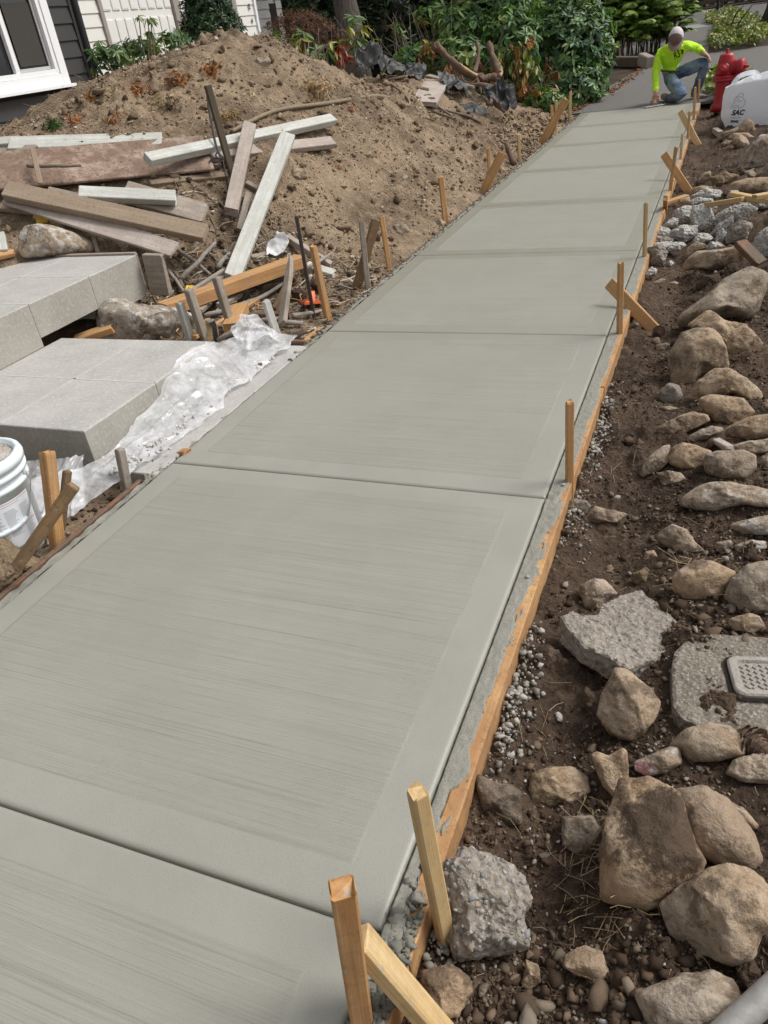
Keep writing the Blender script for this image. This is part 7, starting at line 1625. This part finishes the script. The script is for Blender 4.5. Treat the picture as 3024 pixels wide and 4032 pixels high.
big = at_depth((1375, 170), 22.); tree('tree', 'massive shaggy-barked trunk rising behind the yellow-green rhododendron', (big[0], big[1], -.1), .43, 12, CON, [((0, 0, 8), (3, 3, 2.5), 500), ((-1.2, -.3, 5.2), (1.6, 1.5, 1.2), 160)], flare=1.25)
t2 = at_depth((1815, 120), 25.); tree('tree', 'grey trunk glimpsed above the tall rhododendron', (t2[0], t2[1], -.1), .36, 12, CON, [((0, 0, 8), (3, 3, 2.5), 500)], flare=1.2)
t3 = at_depth((1495, 120), 26.); tree('tree', 'thin dim trunk right of the massive trunk', (t3[0], t3[1], -.1), .26, 12, CON, [((0, 0, 8), (3, 3, 2.5), 400)], flare=1.2)
k = 0
for (p, d, sz, l) in (((1230, 60), 24, 1.5, 'dark conifer with pale green sprays beside the annexe'), ((1130, 10), 26, 1.7, 'dark conifer behind the annexe corner'), ((1560, 30), 24, 1.6, 'near-black conifer behind the drooping rhododendron'), ((1680, 60), 27, 1.8, 'near-black conifer right of the thin dim trunk'), ((1930, 40), 29, 1.9, 'dark conifer above the tall rhododendron'), ((2100, 20), 30, 1.9, 'dark conifer above the laurel'), ((2290, 20), 31, 1.9, 'dark tree above the fern clump'), ((2480, 0), 33, 2.0, 'dark tree behind the fern clump'), ((2620, 0), 39, 2.2, 'dark green tree at the far side of the driveway')):
    c = at_depth(p, d); b = (c[0], c[1], -.1); zc = max(c[2], 1.2)
    cols = [(.03, .06, .018), (.055, .10, .028), (.018, .035, .012)] if k == 0 else CON
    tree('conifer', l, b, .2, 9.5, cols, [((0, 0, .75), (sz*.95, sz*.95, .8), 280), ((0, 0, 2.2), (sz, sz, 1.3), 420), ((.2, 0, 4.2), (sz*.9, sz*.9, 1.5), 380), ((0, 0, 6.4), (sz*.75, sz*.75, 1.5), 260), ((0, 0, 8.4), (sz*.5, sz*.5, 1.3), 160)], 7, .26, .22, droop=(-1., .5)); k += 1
# the wood beyond reads as one dark mass
n = 9000; x = RNG.uniform(-22, 3, n); y = RNG.uniform(29, 38, n)-np.clip(x+4, -99, 0)*.25; T = np.c_[x, y, RNG.uniform(0, 1, n)**.9*7.5]; sel = ~((x > -3.4) & (y < 60)); T = T[sel]
T2 = np.c_[RNG.uniform(-8, 22, 5000), RNG.uniform(63, 70, 5000), RNG.uniform(0, 9, 5000)]; T = np.concatenate([T, T2])
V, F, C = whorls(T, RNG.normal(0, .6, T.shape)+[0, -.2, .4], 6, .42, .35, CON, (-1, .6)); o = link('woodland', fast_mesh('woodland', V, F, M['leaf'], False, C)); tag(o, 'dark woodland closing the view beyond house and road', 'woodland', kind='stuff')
# low dark rail fence along the far verge with posts
fe = empty('roadside_fence', (0, 59.5, 0)); tag(fe, 'low dark rail fence along the far side of the road', 'fence')
V, F = box_vf(.16, .16, 1.0, .01); pmesh = mesh('post', V, F, M['wood_dark'])
for i in range(14): o = link('post', pmesh, fe); o.location = (-7+i*1.6, -.02*i, .5)
for z in (.35, .8): q = MB(); q.box((3.4, -.1, z), (22, .05, .2), .01); q.build('rail', M['wood_dark'], fe)
# dark parked car at the far top right, only its lower flank shows
cr = empty('parked_car', (3.9, 57, 0)); tag(cr, 'dark navy parked car at the far roadside, top right corner', 'car')
def extr(pts, w_):
    n_ = len(pts); V = [(x, -w_/2, z) for x, z in pts]+[(x, w_/2, z) for x, z in pts]; return V, [tuple(range(n_)), tuple(range(2*n_-1, n_-1, -1))]+[((i+1) % n_, i, n_+i, n_+(i+1) % n_) for i in range(n_)]
q = MB(); q.add(*extr([(-2.2, .35), (2.2, .35), (2.25, .75), (1.9, .95), (.95, 1.02), (-1.6, 1.05), (-2.2, .95), (-2.28, .7)], 1.78)); cbd = q.build('body', M['carpaint'], cr)
q = MB(); q.add(*extr([(.95, 1.0), (.35, 1.45), (-1.2, 1.48), (-1.75, 1.03)], 1.5)); q.build('cabin', M['glass'], cr)
for x_ in (-1.4, 1.4):
    for s_ in (-1, 1):
        q = MB(); q.lathe([(.2, -.1), (.32, -.1), (.33, -.06), (.33, .06), (.32, .1), (.2, .1)], 20, 0, (x_, s_*.82, .32), (0, 1, 0)); wl = q.build('wheel', M['rubber'], cr); q = MB(); q.lathe([(.2, -.105), (.2, .105)], 14, 0, (x_, s_*.82, .32), (0, 1, 0)); q.build('rim', M['steel'], wl)
q = MB(); q.box((-2.24, .62, .8), (.06, .3, .14), .02); q.build('tail_light', M['red'], cr); q = MB(); q.box((-2.24, -.62, .8), (.06, .3, .14), .02); q.build('tail_light', M['red'], cr)

# ------------------------------------------------------------------ torn-out stump, roots, black poly sheet
sb_ = at_depth((1990, 390), 9.6); sb_[2] = float(gz(sb_[0], sb_[1])); se = empty('tree_stump', tuple(sb_)); tag(se, 'torn-out stump with peeled roots reaching up beside the wilted leaves', 'stump')
dS = np.dot(sb_-CAM, CF)
def rp(p, o=0.): return at_depth(px(Q_, p), dS+o)-sb_
def root(pts, r0, r1, mat='root', name='root', k=7):
    P = spline([rp(*((p, o) if o is not None else (p,))) for p, o in pts], k); n = len(P); V, F = tube_vf(P, np.linspace(r0, r1, n)*(1+.25*fbm(np.c_[np.arange(n)*.8, np.zeros(n), np.zeros(n)+r0*50], 2, 3)), 10)
    V = V+np.stack([fbm(V*22, 2, k) for k in (4, 5, 6)], -1)*r0*.35; return link(name, mesh(name, V, F, M[mat], smooth=True), se)
root([((1150, 790), 0), ((1000, 740), -.05), ((870, 640), -.05), ((760, 540), .0), ((680, 440), .05)], .052, .036)
root([((1095, 762), -.052), ((1000, 705), -.095), ((935, 655), -.09), ((880, 620), -.07)], .026, .008, 'rootbare', 'peeled_patch')
root([((690, 500), .03), ((665, 455), .03), ((690, 425), .05)], .03, .02)
root([((1330, 850), 0), ((1310, 760), 0), ((1270, 620), .0), ((1235, 520), .05), ((1215, 430), .1)], .06, .03)
root([((1320, 760), -.05), ((1345, 735), -.05), ((1325, 700), -.05)], .02, .01, 'rootbare', 'peeled_patch')
root([((1060, 740), 0), ((1100, 620), .1), ((1110, 500), .15), ((1085, 410), .2)], .03, .02)
root([((1330, 1140), 0), ((1300, 1000), -.05), ((1290, 880), 0), ((1320, 800), 0)], .07, .055)
root([((1290, 780), 0), ((1210, 780), 0), ((1120, 800), -.05)], .05, .04)
root([((1340, 930), .05), ((1260, 880), .0), ((1150, 855), -.1), ((1020, 860), -.1), ((900, 900), -.1)], .035, .018)
root([((1090, 800), -.05), ((1120, 880), -.1), ((1140, 950), -.1)], .028, .014)
root([((940, 740), -.05), ((960, 810), -.1), ((1040, 830), -.1), ((1100, 780), -.1)], .012, .008)
root([((1330, 850), 0), ((1355, 900), .0), ((1345, 960), 0)], .02, .01)
def px_sheet(name, quads, label, amp, dd=9.6, n=(90, 40), mat='black_sheet'):
    sp = [(at_depth(px(Q_, a), dd-la*.6), at_depth(px(Q_, b), dd-.25)) for a, la, b, lb in quads]; o = crinkle_strip(name, sp, 0, M[mat], n[0], n[1], amp, film=False); return tag(o, label, 'plastic sheet', 'torn black plastic')
px_sheet('black_plastic', [((-120, 560), .30, (-100, 760), .02), ((0, 545), .34, (-20, 775), .02), ((100, 535), .32, (110, 755), .02), ((150, 580), .26, (210, 750), .02)], 'billowing black plastic sheet on the ridge past the mound', .12)
px_sheet('black_plastic', [((150, 580), .22, (200, 760), .02), ((270, 640), .18, (300, 755), .02), ((380, 700), .10, (370, 760), .02)], 'pale dusty flap of black plastic behind the brown twig', .06)
px_sheet('black_plastic', [((390, 690), .14, (380, 790), .02), ((500, 700), .16, (510, 820), .02), ((590, 720), .12, (570, 800), .02)], 'dark bundle of black plastic left of the pale short plank', .08)
px_sheet('black_plastic', [((690, 740), .14, (780, 920), .03), ((800, 770), .16, (880, 920), .02), ((900, 830), .12, (960, 940), .02), ((1000, 920), .06, (1010, 980), .02)], 'grey-black plastic draped behind the pale short plank', .07)
px_sheet('black_plastic', [((1150, 960), .24, (1200, 1060), .0), ((1240, 920), .28, (1270, 1040), .02), ((1380, 860), .45, (1400, 1160), .0), ((1470, 880), .42, (1500, 1160), .0)], 'black plastic rags wrapped round the stump base', .10, 9.5)
px_sheet('black_plastic', [((900, 1060), .05, (980, 1130), .01), ((1050, 1050), .06, (1120, 1150), .01), ((1180, 1110), .05, (1230, 1180), .01)], 'torn grey plastic scraps on the dirt below the stump', .04, 9.15)
stick(Q_, [(95, 770), (130, 680), (225, 600)], .014, 'brown forked twig poking up before the pale plastic flap', (.02, .12, .2), mat='root', group=None)
stick(Z_, [(690, 325), (672, 285), (668, 250), (690, 240)], .03, 'broken brown root by the lone pale stake', (.05, .12, .18, .2), mat='root', group=None)
# dead twigs tangle
def twigs(label, c, n, spread, ln):
    e = MB()
    for k in range(n):
        b = np.array([RNG.uniform(-1, 1)*spread[0], RNG.uniform(-1, 1)*spread[1], 0]); d = unit(np.array([RNG.normal(0, .5), RNG.normal(0, .4), 1.])); l = ln*RNG.uniform(.5, 1.2)
        P = [b, b+d*l*.5+RNG.normal(0, .05, 3), b+d*l]; e.tube(spline(P, 4), np.linspace(.008, .003, 9), 5)
        if k % 2: e.tube([P[1], P[1]+unit(d+RNG.normal(0, .6, 3))*l*.4], [.005, .002], 5)
    o = e.build('dead_twigs', M['twig'], None, True); o.location = c; o['kind'] = 'stuff'; return tag(o, label, 'twigs')
twigs('tangle of grey dead twigs between the red leaves and the black plastic', tuple(at_y((1400, 235), 11.2)-[0, 0, .15]), 16, (.7, .3), .55)
twigs('grey dead twigs in front of the dark conifer', tuple(at_y((1530, 170), 12.4)-[0, 0, .25]), 9, (.7, .3), .7)
twigs('grey bare twigs among the low green rosettes', tuple(at_y((1780, 200), 12.6)-[0, 0, .3]), 10, (.7, .3), .9)

# ------------------------------------------------------------------ loose soil, gravel, needles, straw (uncountable)
def pebbles(name, label, X, Y, S_, C, zf, sub=1, sink=.25):
    D, Fc = ico(sub); n = len(X); Z = zf(X, Y); k = len(D)
    J_n = 1+RNG.uniform(-.48, .38, (n, k, 1)); A = RNG.uniform(.55, 1.3, (n, 1, 3)); A[:, :, 2] *= .8
    V = D[None]*J_n
    for _ in range(4):                    # knock flat facets off every crumb
        fn = RNG.normal(0, 1, (n, 1, 3)); fn /= np.linalg.norm(fn, axis=2)[:, :, None]; V = V-np.clip((V*fn).sum(2)-.5, 0, None)[:, :, None]*fn
    V = V*1.2*A*S_[:, None, None]; th = RNG.uniform(0, 6.28, n); c, s_ = np.cos(th), np.sin(th)
    V = np.stack([V[..., 0]*c[:, None]-V[..., 1]*s_[:, None], V[..., 0]*s_[:, None]+V[..., 1]*c[:, None], V[..., 2]], -1)
    V = V+np.stack([X, Y, Z+S_*(1-sink)*.6], -1)[:, None]
    F = (Fc[None]+(np.arange(n)*k)[:, None, None]).reshape(-1, 3)
    o = link(name, fast_mesh(name, V.reshape(-1, 3), F, M['pebble'], False, np.repeat(C, k, 0))); o['kind'] = 'stuff'; return tag(o, label, name.replace('_', ' '))
SOIL = [(.055, .036, .025), (.085, .057, .038), (.125, .086, .058), (.19, .137, .095)]
STONE = [(.22, .175, .13), (.28, .235, .19), (.17, .135, .10), (.33, .30, .26), (.50, .48, .45)]
n = 62000; y = .35+RNG.uniform(0, 1, n)**1.7*9; x = .075+RNG.uniform(0, 1, n)**1.1*(.55+.12*y); dens = fbm(XY(x, y, 2.6), 3, 71); gp = np.exp(-((x-.52)/.3)**2-((y-1.75)/.45)**2)+np.exp(-((x-.42)/.25)**2-((y-.62)/.13)**2)*1.2
kp = RNG.uniform(0, 1, n) < np.clip(.30+dens*2.0+gp, .06, 1); x, y, gp = x[kp], y[kp], gp[kp]; n = len(x)
s_ = np.clip(RNG.lognormal(-6.1, .6, n), .0012, .013)*(1+.7*gp)
pebbles('soil_crumbs', 'loose brown soil crumbs and gravel over the right bank', x, y, s_, pal(n, SOIL+STONE, [.24, .26, .19, .1, .08, .06, .04, .02, .01], .2), lambda X, Y: g_right(X, Y))
n = 230; y = .4+RNG.uniform(0, 1, n)**1.4*8; x = .09+RNG.uniform(0, 1, n)*(.6+.1*y); s_ = np.clip(RNG.lognormal(-4.5, .4, n), .006, .026)
pebbles('small_stones', 'scattered small stones and lumps on the right bank', x, y, s_, pal(n, SOIL+STONE, [.1, .15, .18, .15, .15, .1, .07, .06, .04], .2), lambda X, Y: g_right(X, Y), 2)
n = 1000; y = np.concatenate([RNG.normal(m, w_, n//6) for m, w_ in ((1.22, .07), (1.38, .09), (2.15, .10), (2.6, .12), (.70, .05), (2.85, .12))]); x = .072+np.abs(RNG.normal(0, .032, len(y)))
s_ = np.clip(RNG.lognormal(-5.45, .5, len(y)), .002, .011); kp = y > .4
pebbles('cement_crumbs', 'pale cement crumbs spilled along the right form board', x[kp], y[kp], s_[kp], pal(int(kp.sum()), [(.36, .34, .30), (.28, .265, .23), (.46, .44, .40), (.22, .205, .18)], None, .15), lambda X, Y: g_right(X, Y)+.012*np.exp(-((X-.08)/.05)**2), 1)
y = np.concatenate([RNG.normal(.60, .055, 260), RNG.normal(.48, .05, 120)]); x = .012+RNG.uniform(0, .05, len(y)); s_ = np.clip(RNG.lognormal(-5.1, .4, len(y)), .003, .011)
pebbles('cement_crumbs', 'wet grey cement lumps at the near joint on the form', x, y, s_, pal(len(y), [(.20, .195, .17), (.26, .25, .215)], None, .15), lambda X, Y: X*0+.0, 2)
y = np.concatenate([RNG.uniform(3.4, 12.3, 1300), RNG.normal(2.05, .05, 90), RNG.normal(3.62, .2, 160)]); x = -1.552+RNG.normal(0, .016, len(y)); s_ = np.clip(RNG.lognormal(-5.4, .45, len(y)), .002, .012)
pebbles('cement_crumbs', 'grey cement crumbs along the sidewalk\'s left edge', x, y, s_, pal(len(y), [(.22, .21, .18), (.28, .265, .23), (.14, .11, .08)], None, .15), lambda X, Y: np.where(X > -1.535, -.004, np.where(X > -1.585, -.008, g_left(X, Y))), 1)
# left bank
n = 40000; x = -1.62-RNG.uniform(0, 1, n)**1.1*4.2; y = RNG.uniform(3.5, 10.6, n); dens = fbm(XY(x, y, 1.9), 3, 72); kp = RNG.uniform(0, 1, n) < np.clip(.5+dens*1.2, .1, 1); x, y = x[kp], y[kp]; n = len(x); s_ = np.clip(RNG.lognormal(-5.2, .55, n), .003, .022)
pebbles('mound_crumbs', 'dry clods and pebbles over the dirt mound', x, y, s_, pal(n, [(.18, .128, .084), (.26, .19, .126), (.34, .255, .172), (.43, .34, .245), (.55, .48, .40)], [.2, .34, .28, .12, .06], .15), lambda X, Y: g_left(X, Y))
n = 420; x = -1.75-RNG.uniform(0, 1, n)*2.6; y = RNG.uniform(4.3, 10.3, n); s_ = np.clip(RNG.lognormal(-3.75, .35, n), .014, .055)
pebbles('mound_clods', 'crumbling clods lying on the dirt mound', x, y, s_, pal(n, [(.17, .12, .08), (.24, .175, .117), (.32, .24, .165)], None, .15), lambda X, Y: g_left(X, Y), 2, .45)
n = 1500; x = -1.62-RNG.uniform(0, 1, n)*1.6; y = RNG.uniform(3.45, 5.0, n); s_ = np.clip(RNG.lognormal(-4.7, .5, n), .004, .03)
pebbles('debris_gravel', 'gravel, chips and dirt among the debris by the steps', x, y, s_, pal(n, [(.10, .072, .05), (.16, .115, .08), (.25, .20, .15), (.34, .31, .27), (.5, .48, .45)], [.3, .3, .2, .13, .07], .2), lambda X, Y: g_left(X, Y))
n = 900; x = RNG.uniform(-2.3, -1.59, n); y = RNG.uniform(.7, 2.0, n); s_ = np.clip(RNG.lognormal(-5., .45, n), .003, .016)
pebbles('soil_crumbs', 'dark soil crumbs beside the bucket', x, y, s_, pal(n, [(.05, .034, .024), (.08, .055, .038), (.12, .085, .06), (.3, .28, .25)], [.4, .35, .2, .05], .2), lambda X, Y: g_left(X, Y))
n = 1400; x = RNG.uniform(-1.72, -1.57, n)-RNG.uniform(0, 1, n)*.5; y = RNG.uniform(9.2, 12.8, n); s_ = np.clip(RNG.lognormal(-4.5, .45, n), .006, .03)
pebbles('wood_chips', 'pale chips and litter at the foot of the bushes', x, y, s_, pal(n, [(.38, .28, .17), (.22, .155, .10), (.13, .09, .06), (.09, .06, .04)], None, .2), lambda X, Y: g_left(X, Y))
n = 1100; u = RNG.uniform(0, 1, n); x = np.concatenate([-1.72+u[:500]*.12+RNG.normal(0, .05, 500), -1.5+u[500:]*.2+RNG.normal(0, .06, 600)]); y = np.concatenate([12.7+u[:500]*2.2, 14.5+u[500:]*6.5]); s_ = np.clip(RNG.lognormal(-4.4, .4, n), .008, .035)
pebbles('needle_litter', 'orange-brown needle litter along the left edge of the path', x, y, s_, pal(n, [(.30, .14, .06), (.20, .10, .05), (.12, .08, .05)], None, .2), lambda X, Y: X*0-.004)
n = 1300; y = RNG.uniform(1.95, 3.4, n); x = -1.715+RNG.normal(0, .05, n); s_ = np.clip(RNG.lognormal(-5.3, .5, n), .002, .012)
pebbles('cement_bits', 'white and brown cement bits lying in the clear plastic', x, y, s_, pal(n, [(.62, .61, .6), (.5, .48, .45), (.22, .15, .10), (.34, .27, .2)], [.55, .25, .1, .1], .15), lambda X, Y: X*0+.026)
def slivers(name, label, X, Y, L, r, cols, zf, lift=.006, tilt=.25):
    n = len(X); th = RNG.uniform(0, 6.28, n); d = np.c_[np.cos(th), np.sin(th), RNG.normal(0, tilt, n)]; P0 = np.c_[X, Y, zf(X, Y)+lift]; P1 = P0+d*L[:, None]; P1[:, 2] = np.maximum(P1[:, 2], zf(P1[:, 0], P1[:, 1])+lift*.7)
    m = (P0+P1)/2+np.c_[RNG.normal(0, .08, n)*L, RNG.normal(0, .08, n)*L, np.abs(RNG.normal(0, .08, n))*L]
    s_ = np.cross(d, [0, 0, 1.]); s_ /= np.linalg.norm(s_, axis=1)[:, None]; u_ = np.array([0, 0, 1.]); V = []
    for Pq in (P0, m, P1): V += [Pq+s_*r, Pq-s_*r, Pq+u_*r*1.6]
    V = np.stack(V, 1).reshape(-1, 3); base = (np.arange(n)*9)[:, None, None]; T = np.array([(0, 1, 4, 3), (1, 2, 5, 4), (2, 0, 3, 5), (3, 4, 7, 6), (4, 5, 8, 7), (5, 3, 6, 8)]); F = (base+T[None]).reshape(-1, 4)
    o = link(name, fast_mesh(name, V, F, M['needles'], False, np.repeat(pal(n, cols, None, .25), 9, 0))); o['kind'] = 'stuff'; return tag(o, label, name.replace('_', ' '))
STRAW = [(.40, .30, .17), (.28, .20, .11), (.52, .42, .27), (.17, .11, .06)]
n = 420; y = .4+RNG.uniform(0, 1, n)**1.3*4.5; x = .12+RNG.uniform(0, 1, n)*(.55+.1*y); slivers('pine_needles', 'dry pine needles and straw strewn over the right bank', x, y, RNG.uniform(.015, .07, n), .0008, STRAW, lambda X, Y: g_right(X, Y))
n = 160; x = np.concatenate([RNG.normal(.37, .045, 60), RNG.normal(.33, .04, 50), RNG.normal(.47, .04, 50)]); y = np.concatenate([RNG.normal(.86, .05, 60), RNG.normal(.98, .05, 50), RNG.normal(1.9, .06, 50)]); slivers('pine_needles', 'tufts of pine needles between the rocks near the heart-shaped rock', x, y, RNG.uniform(.03, .08, n), .0009, STRAW, lambda X, Y: g_right(X, Y), .008, .45)
n = 900; y = .4+RNG.uniform(0, 1, n)**1.5*3; x = .2+RNG.uniform(0, 1, n)*(.6+.1*y); slivers('bark_mulch', 'dark bark shreds in the soil of the right bank', x, y, RNG.uniform(.008, .03, n), .0016, [(.10, .068, .045), (.16, .115, .08), (.055, .037, .025)], lambda X, Y: g_right(X, Y), .002)
n = 3400; x = -1.7-RNG.uniform(0, 1, n)*4.3; y = RNG.uniform(3.7, 10, n); slivers('straw', 'dry straw and rootlets over the dirt mound', x, y, RNG.uniform(.02, .10, n), .0012, STRAW, lambda X, Y: g_left(X, Y), .004, .4)
n = 420; x = -1.62-RNG.uniform(0, 1, n)**1.1*1.5; y = RNG.uniform(3.48, 4.9, n); slivers('wood_splinters', 'small wood splinters and twigs strewn through the debris', x, y, RNG.uniform(.03, .16, n), .0042, [(.40, .30, .2), (.30, .25, .2), (.5, .3, .14), (.2, .16, .12), (.55, .52, .46)], lambda X, Y: g_left(X, Y), .008, .15)
# dried weed tufts on the mound
def tuft(p, c, cols, n, L, r, label, group='dried weeds on the mound', up=.6):
    P = ground(px(c, p)); T = np.zeros((n, 3))+RNG.normal(0, r*.35, (n, 3))*[1, 1, .2]; A = RNG.normal(0, .8, (n, 3))+[0, -.2, up]
    V, F, C = whorls(T+A/np.linalg.norm(A, axis=1)[:, None]*r*RNG.uniform(.2, 1, n)[:, None], A, 4, L, .28, cols, (-.6, .8)); o = link('dried_weed', fast_mesh('dried_weed', V, F, M['leaf_dry'], False, C)); o.location = P
    return tag(o, label, 'dried weed', group, 'stuff')
ORG = [(.34, .12, .03), (.26, .085, .025), (.42, .18, .05)]; TAN = [(.46, .36, .22), (.36, .26, .15), (.55, .45, .3), (.22, .14, .08)]
for (p, cols, n, l) in (((910, 610), ORG, 16, 'orange dried weed low on the mound\'s left face'), ((1170, 540), ORG, 16, 'orange dried weed in the middle of the mound face'), ((1130, 545), TAN, 10, 'straw-coloured weed touching the orange weed mid-mound'), ((1370, 475), ORG, 16, 'orange dried weed near the mound top'), ((760, 620), TAN, 9, 'pale spiky dried weed on the mound\'s left face'), ((600, 670), ORG, 8, 'small orange weed at the mound\'s left foot'), ((505, 805), ORG, 7, 'tiny orange weed just above the whitewashed board'), ((750, 800), ORG, 8, 'orange weed above the brown form panel'), ((700, 470), ORG, 9, 'orange weed on the mound\'s left edge by the house'), ((1060, 685), TAN, 7, 'small tan weed in the middle of the mound'), ((1120, 700), [(.10, .08, .05), (.3, .24, .15)], 7, 'dark withered weed beside the small tan weed'), ((1495, 770), [(.30, .17, .06), (.38, .26, .12)], 14, 'brown withered weed right of the dark stake')):
    tuft(p, (0, 0, .6028), cols, n*2, .05, .085, l)
tuft((570, 610), P_, [(.30, .18, .08), (.24, .12, .05), (.42, .30, .17), (.55, .44, .30)], 130, .045, .15, 'round tuft of curled brown stems on the mound top')
tuft((340, 845), (0, 0, .6028), GREEN, 14, .07, .06, 'few green grass blades at the mound\'s left foot', None, 1.6)
tuft((400, 830), (0, 0, .6028), GREEN, 6, .05, .04, 'sprig of green grass beside the whitewashed board', None, 1.6)
for (p, l) in (((510, 550), 'straw wisp at the mound\'s top centre'), ((140, 625), 'straw wisp left of the curled tuft'), ((790, 720), 'reddish straw wisp below the hose'), ((710, 1095), 'orange wisp under the angled board')):
    tuft(p, P_, ORG if 'red' in l or 'orange' in l else TAN, 8, .035, .06, l)
